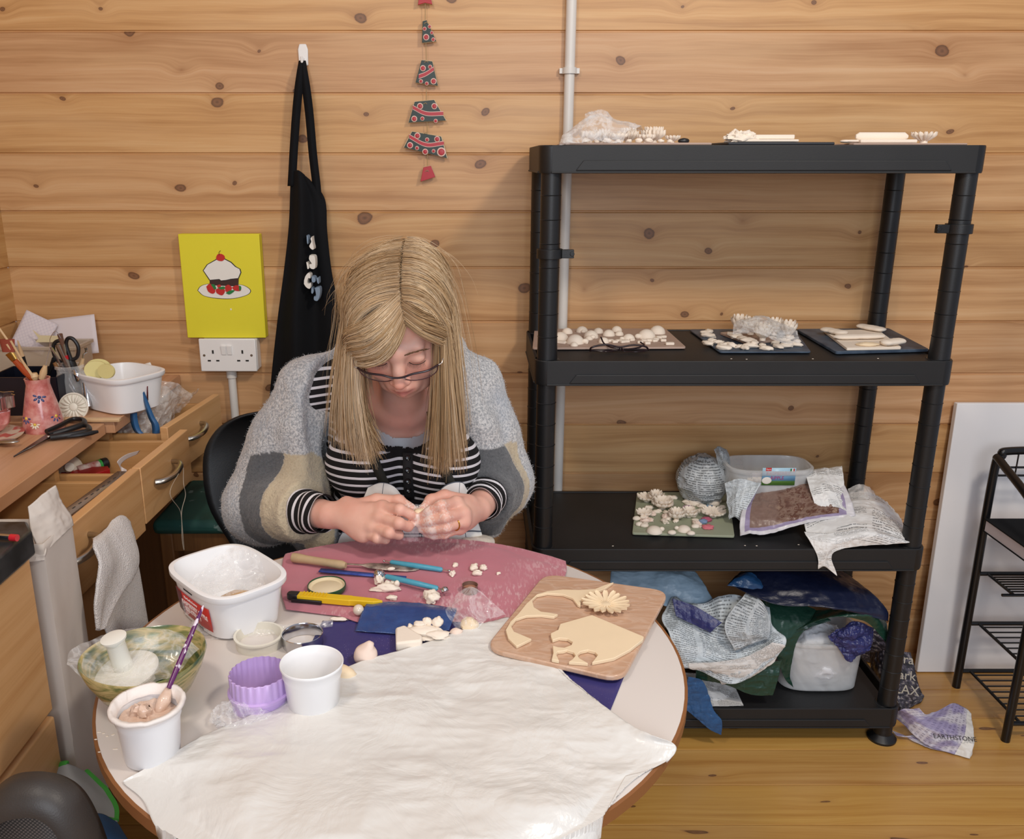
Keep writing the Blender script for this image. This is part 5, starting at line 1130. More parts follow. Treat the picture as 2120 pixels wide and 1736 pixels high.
MB().tube([Yp(148, 745, 1.93), Yp(157, 768, 1.93), Yp(160, 800, 1.94)], [.007, .008, .003], 12, flat=.5).build('handle_shank', M['blkpl'], sc); MB().tube([Yp(130, 742, 1.93), Yp(143, 775, 1.935), Yp(160, 830, 1.95)], [.006, .004, .001], 12, flat=.4).build('blade', M['steel'], sc)
for (A, B, rs, mt, nm, lb_, ct) in (((170, 835), (105, 717), [.0035, .003], 'steel', 'steel_rod', 'long shiny steel rod leaning left in the glass jar', 'tool'), ((176, 848), (120, 763), [.003, .004, .002], 'steel', 'steel_scraper', 'short bright steel scraper leaning low in the glass jar', 'tool'), ((162, 800), (121, 712), [.0075, .009, .008], 'chrome', 'steel_tweezers', 'thick dull steel tweezers in the middle of the glass jar', 'tool'),
    ((150, 785), (136, 735), [.004, .0045], 'red', 'red_brush', 'red-handled paint brush with brown bristles in the glass jar', 'brush'), ((140, 800), (112, 750), [.0035, .004], 'stoolwood', 'dark_brush', 'dark-handled brush behind the scissors in the glass jar', 'brush'), ((100, 775), (112, 742), [.004, .005], 'blkpl', 'black_pen', 'black pen leaning right between the vase and jar', 'pen')):
    r3, a, d = tool(nm, Yp(*A, 1.935), Yp(*B, 1.925), rs, mt, lb_, cat=ct)
    if nm == 'red_brush': MB().tube([a+d, a+d*1.45], [.004, .0045], 10).build('ferrule', M['chrome'], r3); MB().tube([a+d*1.45, a+d*1.85], [.0045, .006], 10).build('bristles', mat('brown_bristle', '#6b4a3a', rough=.8), r3)
r4, a, d = tool('wooden_sculpting_tool', Yp(163, 775, 1.95), Yp(171, 742, 1.95), [.005, .0065, .004], 'lightwood', 'wooden sculpting tool with a curved steel hook at the right of the jar'); MB().tube(curve([a+d, Yp(174, 732, 1.95), Yp(179, 728, 1.95), Yp(178, 719, 1.95)], 12), [.0015+.0025*(i/11) for i in range(12)], 8, flat=.5).build('hook', M['steel'], r4)
tag(MB().grid([[Yp(148, 765, 1.915), Yp(156, 764, 1.915)], [Yp(150, 782, 1.913), Yp(166, 778, 1.913)], [Yp(158, 790, 1.912), Yp(163, 789, 1.912)]]).build('steel_kidney', M['steel'], solid=.001), 'bright flat steel scraper blade at the mouth of the jar', 'tool')
tag(MB().tube([Yp(176, 792, 1.92), Yp(183, 842, 1.90)], .0065, 16).build('steel_cylinder', M['steel']), 'upright steel cylinder standing right of the glass jar', 'tube')
# daisy mould disc
dc = Yp(153, 842, 1.875); dm = thing('daisy_mould', dc, 'round cream daisy-patterned mould leaning on the glass jar', 'mould')
A = Matrix.Translation(dc) @ Matrix.Rotation(.12, 4, 'Z') @ Matrix.Rotation(PI/2-.28, 4, 'X'); rd = .0315
MB().lathe([(0, 0), (rd, 0), (rd*1.02, .002), (rd, .005), (rd*.92, .005), (rd*.9, .002), (0, .002)], (0, 0, 0), 56, M=A).build('disc', M['cream'], dm, auto=50)
m = MB()
for k in range(16):
    a = 2*PI*k/16; m.ball(A @ Vector((math.cos(a)*rd*.58, math.sin(a)*rd*.58, .0035)), (rd*.32, rd*.095, .0025), 10, 6, M=A.to_3x3() @ Matrix.Rotation(a, 3, 'Z'))
m.ball(A @ Vector((0, 0, .0035)), (rd*.28, rd*.28, .002), 14, 8, M=A.to_3x3()); m.build('raised_petals', M['cream'], dm)
# wood strip, big scissors, plate etc
a, b = atz(132, 869, DZ+.006), atz(250, 868, DZ+.006); tag(MB().box((a+b)/2, ((b-a).length, .014, .008)).build('wood_strip', M['lightwood'], bevel=.002), 'flat pale wooden strip lying across the desk edge behind the scissors', 'stick')
bs = thing('tailor_scissors', atz(120, 900, DZ), 'large black-handled tailor scissors lying closed on the desk edge', 'scissors')
z = DZ+.008
a, b = atz(28, 945, z-.003), atz(110, 897, z); u = (b-a).normalized(); p = Vector((-u.y, u.x, 0))
MB().grid([[a, b-p*.010], [a+u*.001, b+p*.010]]).build('blade', mat('old_steel', '#6f6660', rough=.35, metal=.9), bs, solid=.003)
MB().tube(curve([atz(96, 893, z), atz(125, 880, z+.004), atz(150, 868, z+.006), atz(172, 869, z+.006), atz(172, 878, z+.006), atz(140, 889, z+.004), atz(110, 898, z)], 30), .0062, 12, flat=.8).build('handle_loop', M['blkpl'], bs)
MB().tube(curve([atz(100, 900, z), atz(140, 888, z+.002), atz(170, 880, z+.004), atz(184, 884, z+.004), atz(178, 893, z+.003), atz(140, 900, z+.002), atz(105, 905, z)], 30), .0062, 12, flat=.8).build('handle_loop', M['blkpl'], bs)
MB().tube(curve([atz(110, 906, z-.002), atz(165, 900, z), atz(203, 893, z)], 12), [.005]*10+[.004, .003], 10).build('finger_rest', M['blkpl'], bs); MB().ball(atz(100, 903, z+.004), (.0035, .0035, .002), 12, 8).build('pivot_screw', M['steel'], bs)
pc = atz(5, 915, DZ); pc.x = -1.0; pc.y = 1.70
pt = thing('pink_plate', pc, 'pink and cream patterned plate at the left edge of the desk', 'plate'); t = NT('pink_cream_glaze'); P_ = t.obj(); t.P(Base9Color=t.mix(t.ramp(t.noise(P_, 22, 2), [(.47, (0, 0, 0)), (.52, (1, 1, 1))]), srgb('#c8675e'), srgb('#e0cbb4')), Roughness=.25); M['plate'] = t.m
MB().lathe([(0, 0), (.05, 0), (.075, .006), (.077, .009), (.074, .009), (.048, .004), (0, .003)], pc, 48).build('plate_body', M['plate'], pt)
sp = thing('spoon', pc+Vector((.0, -.03, .008)), 'dull metal spoon lying on the pink plate', 'spoon'); c = atz(18, 913, DZ+.012)
MB().ball(c, (.022, .011, .004), 20, 10).build('bowl', M['chrome'], sp); MB().tube([c+Vector((-.02, 0, 0)), c+Vector((-.09, -.01, .004))], [.003, .004], 8).build('handle', M['chrome'], sp)
c = atz(8, 885, DZ+.01); c.y = 1.735
cu_ = thing('coral_bowl', c, 'small coral-pink wavy-edged pottery bowl on the pink plate', 'bowl'); MB().lathe([(0, 0), (.018, 0), (.032, .015), (.034, .04), (.031, .04), (.028, .016), (0, .006)], c+Vector((-.012, 0, 0)), 64, fn=lambda a, i, z: 1+(.12*math.cos(7*a) if z > .03 else 0)).build('bowl_body', M['pinkglaze'], cu_)
c = Yp(4, 832, 1.75); m = MB(); m.lathe([(.030, -.012), (.0305, .012), (.032, .013), (.0295, .012), (.029, -.012), (.030, -.012)], c+Vector((-.008, 0, .002)), 90, fn=lambda a, i, z: 1+.14*math.cos(6*a), close=False); tag(m.build('metal_flower_cutter', M['steel']), 'fluted steel flower cutter with green top edge resting on the coral bowl', 'cutter')
# ---------------------------------------------------------------- near left: black worktop unit, cardboard, towel etc
M['stone'] = mat('dusty_black_worktop', '#17181a', rough=.35, col2='#3a3b3d', vs=30, bump=.15, bs=90)
kc = thing('kitchen_unit', (-.92, .7, 0), 'beech kitchen unit with a thick black worktop at the near left edge', 'cabinet')
m = MB(); m.prism([(-1.18, .25), (-.618, .25), (-.618, 1.13), (-.64, 1.163), (-1.18, 1.163)], .862, .90); m.build('worktop', M['stone'], kc, bevel=.004)
MB().box((-.91, .70, .43), (.52, .90, .86)).build('carcass', M['beech'], kc)
for (z0, z1) in ((.60, .855), (.02, .59)):
    d_ = MB().box((-.645, .855, (z0+z1)/2), (.018, .585, z1-z0)).build('door' if z0 < .1 else 'drawer_front', M['beech'], kc, bevel=.004)
    if z0 < .1:
        MB().box((-.640, .80, (z0+z1)/2), (.020, .36, z1-z0-.16)).build('raised_panel', M['beech'], d_, bevel=.005); 
    hh = handle((-.636, .80, .52 if z0 < .1 else .72), d_)
bg = thing('black_bag', (-.70, 1.0, .901), 'rounded black plastic appliance at the left edge of the black worktop', 'appliance'); MB().box((-.745, .98, .96), (.13, .17, .115)).build('body', M['inkblack'], bg, bevel=.02)
pn = thing('pencil_stub', atz(15, 1110, .905), 'short silver pencil stub with a red end on the black worktop', 'pencil'); a, b = atz(-8, 1110, .906), atz(22, 1112, .906); c = atz(36, 1113, .906)
MB().tube([a, b], .0045, 14).build('barrel', M['steel'], pn); MB().tube([b, c], .0048, 14).build('red_end', M['red'], pn)
M['card'] = mat('white_cardboard', '#cbc0b6', rough=.8, var=.06, vs=8, bump=.2, bs=80)
cb = thing('cardboard_box', (-.70, 1.21, 0), 'tall narrow white cardboard box with crumpled open top, standing beside the black worktop', 'box')
x0, x1, y0, y1 = -.79, -.628, 1.172, 1.262
def wallg(p, q, z0, z1, amp, seed):
    G = loft([[Vector((*p, z0)), Vector((*q, z0))], [Vector((*p, z1)), Vector((*q, z1))]], 26, 90); return G+gnormals(G)*(amp*fbm(G*np.array([1, 1, .25]), 18, 3, seed))[..., None]
m = MB(); m.grid(wallg((x0, y0), (x1, y0), 0, .86, .003, 1)); m.grid(wallg((x1, y0), (x1, y1), 0, .86, .003, 2)); m.grid(wallg((x1, y1), (x0, y1), 0, .86, .003, 3)); m.grid(wallg((x0, y1), (x0, y0), 0, .86, .003, 4))
m.build('box_walls', M['card'], cb, solid=.003, doubles=.004)
fl = [[Vector((x1-.004, y0-.002, .84)), Vector((x1+.002, y0+.045, .85)), Vector((x1, y1, .85))], [Vector((x1-.02, y0+.01, .875)), Vector((x1-.006, y0+.05, .878)), Vector((x1-.004, y1, .875))], [Vector((x1-.03, y0+.03, .905)), Vector((x1-.018, y0+.05, .915)), Vector((x1-.012, y1-.01, .92))]]
MB().grid(crumple(loft(fl, 30, 40), .004, 28, 5)).build('torn_flap', M['card'], cb, solid=.003)
fl = [[Vector((x0, y0-.004, .82)), Vector((-.70, y0-.008, .83)), Vector((x1, y0-.003, .835))], [Vector((x0, y0+.01, .855)), Vector((-.70, y0-.004, .845)), Vector((x1+.002, y0+.004, .85))], [Vector((x0, y0+.05, .85)), Vector((-.70, y0+.04, .855)), Vector((x1-.012, y0+.035, .862))]]
MB().grid(crumple(loft(fl, 50, 40), .004, 34, 7)).build('crushed_flap', M['card'], cb, solid=.003)
# fabric bag with green trim and blue cloth
M['greyfab'] = mat('grey_fabric', '#9ea3a6', rough=.85, var=.08, bump=.2, bs=300); M['greentrim'] = mat('green_trim', '#3f9a3a', rough=.7); M['bluefab'] = mat('blue_fabric', '#20466e', rough=.8, var=.15)
gb = thing('fabric_bag', (-.56, 1.0, .3), 'grey fabric bag with bright green piping slumped by the cardboard box', 'bag')
rows = [[(108, 1590), (140, 1582), (175, 1600)], [(108, 1625), (150, 1612), (215, 1635)], [(112, 1665), (160, 1655), (238, 1672)], [(116, 1705), (170, 1690), (240, 1700)]]
yy_ = [1.16, 1.12, 1.08, 1.05]
G = loft([[atY(x, y, Y-(.03 if i == 1 else 0)) for i, (x, y) in enumerate(r)] for r, Y in zip(rows, yy_)], 40, 40); G = crumple(G, .004, 14, 3, ridge=False)
sk = G.copy(); MB().grid(G).build('bag_panel', M['greyfab'], gb, solid=.004)
G2 = loft([[atY(x, y, 1.045) for x, y in r] for r in ([(118, 1700), (170, 1688), (242, 1700)], [(130, 1800), (170, 1800), (250, 1800)], [(150, 2100), (200, 2100), (260, 2100)])], 20, 30); MB().grid(G2).build('bag_side', M['greyfab'], gb, solid=.004)
MB().tube([Vector(sk[j, -1]) for j in range(40)]+[Vector(sk[-1, i]) for i in range(39, -1, -1)], .007, 8, flat=.5).build('green_piping', M['greentrim'], gb)
MB().tube([Vector(sk[0, i]) for i in range(20)], .006, 8, flat=.5).build('green_piping', M['greentrim'], gb)
rows = [[(168, 1690, 1.0), (205, 1688, 1.0), (240, 1705, 1.0)], [(160, 1745, .95), (215, 1740, .94), (275, 1760, .95)], [(160, 1850, .93), (220, 1850, .93), (300, 1850, .93)], [(170, 2400, .93), (230, 2400, .93), (310, 2400, .93)]]
G = crumple(loft([[atY(x, y, Y) for x, y, Y in r] for r in rows], 40, 60), .004, 16, 5, ridge=False); tag(MB().grid(G).build('blue_cloth', M['bluefab'], solid=.004), 'dark blue cloth hanging at the bottom left beside the mesh chair', 'cloth')
# office chair back
M['greyfoam'] = mat('grey_leatherette', '#3b3633', rough=.45, var=.1, bump=.4, bs=500, bd=.0006)
t = NT('chair_mesh'); P_ = t.obj(); S = t.sep(P_); wv = t.math('MULTIPLY', t.math('SINE', t.math('MULTIPLY', S[0], 1300)), t.math('SINE', t.math('MULTIPLY', S[2], 1300)))
t.P(Base9Color=t.mix(t.math('GREATER_THAN', wv, .1), srgb('#3a3532'), srgb('#6e635c')), Roughness=.7); M['mesh'] = t.m
oc = thing('office_chair', (-.50, .70, 0), 'dark grey office chair with a mesh back at the bottom left corner', 'chair')
P = [(-60, 1700), (0, 1645), (50, 1632), (100, 1638), (145, 1668), (180, 1730), (215, 1830)]
c = curve([atY(x, y, .80) for x, y in P], 40)
inn = curve([atY(x, y, .79) for x, y in ((-60, 1770), (0, 1708), (50, 1690), (88, 1694), (118, 1722), (142, 1780), (162, 1880))], 40)
m = MB(); m.grid([[p+Vector((0, .03, -.005)) for p in c], [p+Vector((0, .02, .004)) for p in c], [p+Vector((0, -.0, .003)) for p in c], [(p*.7+q*.3)+Vector((0, -.012, 0)) for p, q in zip(c, inn)], [(p*.2+q*.8)+Vector((0, -.008, 0)) for p, q in zip(c, inn)], [q+Vector((0, .01, 0)) for q in inn]]); m.build('padded_frame', M['greyfoam'], oc, auto=60, solid=.004)
m = MB(); low_ = [Vector((q.x, q.y, .40)) for q in inn]; m.grid([[q+Vector((0, .012, 0)) for q in inn], [q+Vector((0, .02, 0)) for q in low_]]); m.build('mesh_back', M['mesh'], oc, solid=.002)
MB().lathe([(0, .38), (.19, .38), (.21, .40), (.21, .43), (.19, .445), (0, .45)], (-.39, .48, 0), 40).build('seat', M['greyfoam'], oc); MB().tube([(-.39, .48, .06), (-.39, .48, .39)], .03, 16).build('column', M['blkpl'], oc)
for k in range(5):
    a = 2*PI*k/5+.3; MB().tube([(-.39, .48, .08), (-.39+.24*math.cos(a), .48+.24*math.sin(a), .03)], [.022, .012], 10).build('base_leg', M['blkpl'], oc)
# ---------------------------------------------------------------- green stool and black chair behind the person
st = thing('green_stool', (-.60, 2.0, 0), 'wooden stool with a paint-spotted dark green cushion beside the open drawers', 'stool')
t = NT('green_spotted_cover'); P_ = t.obj(); t.P(Base9Color=t.mix(t.ramp(t.noise(P_, 24, 3), [(.66, (0, 0, 0)), (.69, (.6, .6, .6))]), t.mix(t.noise(P_, 8, 3), srgb('#1f4a44'), srgb('#2e6258')), srgb('#9fb5ae')), Roughness=.6); M['greenc'] = t.m
MB().box((-.585, 2.0, .585), (.315, .285, .035)).build('cushion', M['greenc'], st, bevel=.014)
for (x, y) in ((-.715, 1.885), (-.455, 1.885), (-.715, 2.12), (-.455, 2.12)): MB().box((x, y, .284), (.030, .030, .567)).build('leg', M['stoolwood'], st, bevel=.003)
MB().box((-.585, 1.885, .545), (.23, .020, .045)).build('front_rail', M['stoolwood'], st); MB().box((-.585, 1.885, .25), (.23, .02, .03)).build('stretcher', M['stoolwood'], st)
c = atz(462, 1012, .604); pz = tag(MB().add(*[[Vector((c.x-.035, c.y-.01, .604)), Vector((c.x+.05, c.y-.035, .604)), Vector((c.x+.06, c.y+.03, .604)), Vector((c.x-.015, c.y+.03, .604)), Vector((c.x-.035, c.y-.01, .608)), Vector((c.x+.05, c.y-.035, .622)), Vector((c.x+.06, c.y+.03, .624)), Vector((c.x-.015, c.y+.03, .612))], [(3, 2, 1, 0), (4, 5, 6, 7), (0, 1, 5, 4), (1, 2, 6, 5), (2, 3, 7, 6), (3, 0, 4, 7)]]).build('grey_pouch', mat('grey_pouch', '#6a6866', rough=.7), bevel=.004), 'small flat grey pouch lying on the green stool', 'pouch')
pc_ = thing('plastic_chair', (-.2, 1.85, 0), 'black moulded plastic chair the woman is sitting on', 'chair')
def chx(x): return -.275+x*.88
R_ = []
for (z, w, y) in ((.46, .20, 1.80), (.56, .26, 1.86), (.66, .315, 1.88), (.76, .325, 1.90), (.82, .30, 1.91), (.855, .25, 1.915), (.87, .18, 1.92)):
    R_.append([Vector((chx(-w*1.15), y-.06, z-.005)), Vector((chx(-w*.6), y-.01, z)), Vector((chx(0), y+.01, z)), Vector((chx(w*.6), y-.01, z)), Vector((chx(w*1.15), y-.06, z-.005))])
MB().grid(loft(R_, 40, 30)).build('backrest', M['blackpl'], pc_, solid=.006)
MB().grid(loft([[Vector((chx(-.2), 1.5, .44)), Vector((chx(0), 1.49, .435)), Vector((chx(.2), 1.5, .44))], [Vector((chx(-.22), 1.6, .45)), Vector((chx(0), 1.6, .44)), Vector((chx(.22), 1.6, .45))], [Vector((chx(-.20), 1.8, .46)), Vector((chx(0), 1.81, .45)), Vector((chx(.20), 1.8, .46))]], 20, 20)).build('seat', M['blackpl'], pc_, solid=.008)
for (x, y) in ((-.18, 1.52), (.18, 1.52), (-.18, 1.79), (.18, 1.79)): MB().tube([(chx(x), y, .445), (chx(x*1.2), y+(.03 if y > 1.6 else -.03), 0)], .010, 10).build('leg', M['chrome'], pc_)
# ---------------------------------------------------------------- printed materials driven by u,v attributes
def newsmat(name, base, ink='#55585c', cols=3, lines=46, tilt=0.0, tint2=None, dens=.5, rough=.4, head=True):
    t = NT(name)
    u = t.n('Attribute', _attribute_name='u').outputs['Fac']; v = t.n('Attribute', _attribute_name='v').outputs['Fac']; P_ = t.obj()
    fv = t.math('FRACT', t.math('MULTIPLY', v, lines)); row = t.math('FLOOR', t.math('MULTIPLY', v, lines))
    ln = t.math('LESS_THAN', t.math('ABSOLUTE', t.math('SUBTRACT', fv, .5)), .2)
    words = t.math('GREATER_THAN', t.noise(t.comb(t.math('MULTIPLY', u, cols*26), t.math('MULTIPLY', row, 5.3), 0), 1, 1), .44)
    col = t.math('LESS_THAN', t.math('ABSOLUTE', t.math('SUBTRACT', t.math('FRACT', t.math('MULTIPLY', u, cols)), .5)), .42)
    blk = t.math('GREATER_THAN', t.noise(t.comb(t.math('FLOOR', t.math('MULTIPLY', u, cols)), t.math('MULTIPLY', v, 3.1), 2.2), 1, 1), 1-dens-.05)
    k = t.math('MULTIPLY', t.math('MULTIPLY', ln, words), t.math('MULTIPLY', col, blk))
    b = t.mix(t.noise(P_, 8, 3), srgb(base), srgb(tint2 or base))
    t.P(Base9Color=t.mix(t.math('MULTIPLY', k, .75), b, srgb(ink)), Roughness=rough); t.bump(t.noise(P_, 50, 4), .3, .002)
    return t.m
M['news'] = newsmat('white_printed_polythene', '#f2f0ec', tint2='#e2e3e4', lines=30)
M['newsblue'] = newsmat('bluish_printed_polythene', '#d9e0e4', tint2='#c6d0d6', dens=.6, lines=34)
M['newsball'] = newsmat('grey_printed_ball', '#c6cbce', ink='#3c4146', tint2='#b4babe', cols=2, lines=24, dens=.75)
M['lblue'] = mat('light_blue_polythene', '#a6c2d8', rough=.35, var=.08, bump=.4, bs=40, bd=.003)
M['mblue'] = mat('mid_blue_polythene', '#2b5686', rough=.3, var=.12, bump=.4, bs=50, bd=.003)
M['nblue'] = mat('navy_bag_polythene', '#161d38', rough=.35, var=.3, vs=9, bump=.5, bs=40, bd=.003)
M['green'] = mat('green_polythene', '#1f4236', rough=.32, var=.2, bump=.4, bs=40, bd=.003)
M['violet'] = mat('violet_polythene', '#363a70', rough=.3, var=.15, bump=.6, bs=70, bd=.004)
M['tissue'] = mat('white_tissue', '#e6e9ee', rough=.7, var=.04, bump=.3, bs=60, bd=.002)
def uvattrs(nv, nu):
    v, u = np.meshgrid(np.linspace(0, 1, nv), np.linspace(0, 1, nu), indexing='ij'); return {'u': u.ravel(), 'v': v.ravel()}
def crumpled(rows, name, mt, label, cat='plastic bag', amp=.008, sc=12, seed=1, nu=90, nv=90, solid=.0012, parent=None, zmin=None, ridge=True, fine=.0015, group=None):
    R = [[atY(*p) if len(p) == 3 else p for p in r] for r in rows]
    G = crumple(loft(R, nu, nv), amp, sc, seed, ridge=ridge)
    if fine: G = crumple(G, fine, sc*4, seed+3)
    if zmin is not None: G[..., 2] = np.where(G[..., 1] > 1.8665, np.maximum(G[..., 2], zmin), G[..., 2])
    o = MB().grid(G).build(name, M[mt], parent, attrs=uvattrs(nv, nu), solid=solid)
    if parent is None: tag(o, label, cat, group)
    return o
def boardq(corners, z, h, name, mt, label, cat='board', r=.008):
    W = [atz(x, y, z) for x, y in corners]; P4 = rounded(W, r, 3); k = len(P4); m = MB()
    m.add([(p.x, p.y, z) for p in P4]+[(p.x, p.y, z+h) for p in P4], [tuple(range(k-1, -1, -1)), tuple(range(k, 2*k))]+[(i, (i+1) % k, k+(i+1) % k, k+i) for i in range(k)])
    return tag(m.build(name, M[mt], bevel=.0012), label, cat)
M['pinkb'] = mat('pink_beige_board', '#b39a8c', rough=.6, var=.1); M['navyb'] = mat('dusty_navy_board', '#28384c', rough=.5, col2='#4a5a6c', vs=20); M['dkb'] = mat('dark_slate_board', '#2a2d33', rough=.5, var=.2)
M['greenb'] = mat('sage_board', '#9ea48c', rough=.45, var=.08, bump=.2, bs=30)
def obox(name, c, size, rz, mt, label, cat, bevel=.002, rx=0, group=None, ry=0):
    R = (Matrix.Rotation(rz, 3, 'Z') @ Matrix.Rotation(rx, 3, 'X') @ Matrix.Rotation(ry, 3, 'Y'))
    return tag(MB().box(c, size, R).build(name, M[mt], bevel=bevel), label, cat, group)
def strip(a, b, w, h, seed, name, label, mt='clay', z=0, cat='clay', arc=0):
    """flattened clay strip with rounded ends from a to b"""
    a = Vector(a); b = Vector(b); d = b-a; L = d.length; u = d.normalized(); rnd = random.Random(seed)
    n = 14; path = [a+d*(i/(n-1))+Vector((0, 0, h+arc*math.sin(PI*i/(n-1)))) for i in range(n)]
    rs = [w*math.sqrt(max(.02, 1-abs(2*i/(n-1)-1)**6))*(1+.06*rnd.uniform(-1, 1)) for i in range(n)]
    m = MB(); m.tube(path, rs, 14, flat=h/w, up=(-u.y, u.x, 0)); return tag(m.build(name, M[mt], auto=70), label, cat)
# ================================================================ top shelf
T1 = TOPS[0]+.0003
def t1x(x): return atY(x, 297, 1.99).x
obox('clay_board', ((t1x(1162)+t1x(1452))/2, 2.0, T1+.0025), (t1x(1452)-t1x(1162), .20, .005), 0, 'pinkb', 'pinkish board under the flowers and film at the left of the top shelf', 'board')
obox('clay_board', ((t1x(1480)+t1x(1692))/2, 2.0, T1+.003), (t1x(1692)-t1x(1480), .21, .006), .02, 'dkb', 'dark slate board in the middle of the top shelf', 'board')
obox('clay_board', ((t1x(1732)+t1x(1958))/2, 2.0, T1+.002), (t1x(1958)-t1x(1732), .20, .004), 0, 'pinkb', 'pinkish board at the right of the top shelf', 'board')
zt = T1+.0055
for i, (x, r, n, h, y) in enumerate(((1218, .022, 12, .013, 1.97), (1245, .026, 14, .012, 2.0), (1272, .022, 11, .010, 1.94), (1300, .024, 14, .013, 1.99), (1330, .020, 12, .009, 1.95), (1352, .027, 18, .014, 1.99), (1385, .017, 12, .008, 1.96))):
    tag(daisy((t1x(x), y, zt), r, n, h, 60+i, lift=.5, w=1.1, layers=2 if i % 2 else 1).build('clay_flower', M['clay'], auto=50), 'dried white clay flower heaped on the left board of the top shelf', 'clay flower', 'clay flowers on the left board of the top shelf')
for i in range(9):
    rnd = random.Random(i); x = 1205+i*21; r = rnd.uniform(.005, .009); tag(lump((t1x(x), 1.905+rnd.uniform(0, .02), zt), (r, r*.8, r*.7), i+90, amp=.4).build('clay_petal', M['clay'], auto=60), 'small dried clay scrap at the front of the left top-shelf board', 'clay scrap', 'clay scraps at the front of the left top-shelf board')
B = lambda x, y, Y: atY(x, y, Y)
crumpled([[(1158, 303, 1.86), (1185, 300, 1.87), (1230, 294, 1.89), (1290, 294, 1.90)], [(1162, 292, 1.90), (1200, 270, 1.92), (1250, 268, 1.93), (1300, 272, 1.94)], [(1178, 280, 1.95), (1220, 248, 1.97), (1260, 244, 1.97), (1325, 268, 1.98)], [(1195, 285, 2.03), (1225, 238, 2.03), (1270, 256, 2.03), (1335, 280, 2.04)]], 'film_sheet', 'film', 'clear crumpled film lying over the clay flowers at the left of the top shelf', 'cling film', amp=.008, sc=17, seed=3, zmin=T1+.004, fine=.0008)
crumpled([[(1215, 262, 1.98), (1235, 252, 1.98), (1260, 258, 1.98)], [(1212, 242, 2.0), (1240, 232, 2.0), (1268, 246, 2.0)], [(1222, 238, 2.03), (1242, 227, 2.03), (1262, 240, 2.03)]], 'film_tuft', 'film', 'small standing tuft of clear film above the top shelf flowers', 'cling film', amp=.006, sc=30, seed=9, nu=50, nv=50, fine=0)
tag(lump((t1x(1402), 1.93, zt), (.012, .008, .006), 3, amp=.1).build('bottle_top', M['blkpl']), 'small black bottle top behind the clay flowers on the top shelf', 'bottle top')
zt = T1+.0065
obox('clay_slab', (t1x(1565), 1.96, zt+.0025), (.125, .11, .005), .02, 'clay', 'lower thin clay slab of the stack on the middle top-shelf board', 'clay slab')
obox('clay_slab', (t1x(1570), 1.965, zt+.010), (.105, .10, .009), -.02, 'clay', 'upper thick clay slab of the stack on the middle top-shelf board', 'clay slab')
m = lump((t1x(1512), 1.92, zt), (.030, .016, .014), 33, amp=.5, sc=4, seg=40, rings=24); tag(m.build('textured_clay', M['clay'], auto=80), 'rough ruffled clay strip left of the slab stack on the top shelf', 'clay')
zt = T1+.0045
strip((t1x(1714), 1.925, zt), (t1x(1790), 1.94, zt), .012, .0035, 1, 'clay_strip', 'thin clay strip overhanging the left end of the right top-shelf board')
obox('clay_slab', (t1x(1806), 1.935, zt+.0035), (.118, .05, .007), 0, 'clay', 'lower clay bar on the right board of the top shelf', 'clay slab')
m = MB(); m.tube([(t1x(1750), 1.94, zt+.0135), (t1x(1757), 1.94, zt+.0135), (t1x(1848), 1.94, zt+.0135), (t1x(1855), 1.94, zt+.0125)], [.004, .0085, .0085, .004], 16, flat=.75, up=(0, 0, 1)); tag(m.build('clay_roll', M['clay'], auto=60), 'rounded clay bar lying on the lower bar on the top shelf', 'clay')
tag(daisy((t1x(1893), 1.95, zt), .026, 13, .011, 7, lift=.6).build('clay_flower', M['clay'], auto=50), 'single clay flower at the right end of the top shelf', 'clay flower')
# ================================================================ second shelf
T2 = TOPS[1]+.0003
c8 = lambda x, y: (1090+x/2.437, 640+y/2.437)
boardq([c8(40, 108), c8(700, 105), c8(805, 200), c8(30, 205)], T2, .005, 'clay_board', 'pinkb', 'pinkish board of clay domes at the left of the second shelf')
zt = T2+.0053
for i, (x, y, r) in enumerate(((172, 150, 40), (205, 118, 28), (245, 168, 46), (280, 112, 30), (325, 140, 38), (362, 116, 26), (415, 130, 31), (455, 108, 27), (468, 128, 22), (515, 152, 32), (605, 142, 46), (660, 118, 40), (390, 165, 27), (240, 182, 20), (315, 150, 20))):
    p = atz(*c8(x, y+2), zt); s = (p.y/.98)/1820/2.437; R = r*s
    m = MB(); m.lathe([(0, 0), (R, 0)]+[(R*math.cos(a), R*.95*math.sin(a)) for a in (.2, .45, .7, .95, 1.2, 1.4)]+[(0, R*.95)], p, 28); rnd = random.Random(i); a = rnd.uniform(0, 6.28)
    if i in (2, 4, 9, 10, 3): m.ball((p.x+math.cos(a)*R*1.1, p.y-abs(math.sin(a))*R*1.05, p.z+R*.25), (R*.4, R*.33, R*.3), 12, 8)
    tag(m.build('clay_dome', M['clay'], auto=60), 'smooth white clay dome on the left board of the second shelf', 'clay dome', 'clay domes on the left board of the second shelf')
rnd = random.Random(5)
for i, (x, y) in enumerate(((425, 160), (445, 165), (465, 160), (485, 165), (505, 163), (530, 155), (595, 160), (620, 158), (645, 160), (668, 143), (690, 140), (655, 152), (690, 158), (575, 168), (610, 172), (722, 175), (178, 168), (290, 168))):
    p = atz(*c8(x, y+4), zt); w = .013 if i < 15 else .02; tag(MB().box((p.x, p.y, zt+.003), (w, .011, .006), Matrix.Rotation(rnd.uniform(-.5, .5), 3, 'Z')).build('clay_tile', M['clay'], bevel=.0012), 'small square clay tile in front of the domes on the second shelf', 'clay tile', 'small clay tiles on the left board of the second shelf')
eg = thing('eyeglasses', atz(*c8(470, 212), T2), 'dark-rimmed folded eyeglasses lying before the domes on the second shelf', 'glasses')
M['glframe'] = mat('dark_glasses_frame', '#2a1a1e', rough=.25)
gl = lambda x, y, z: atz(*c8(x, y), T2+z)
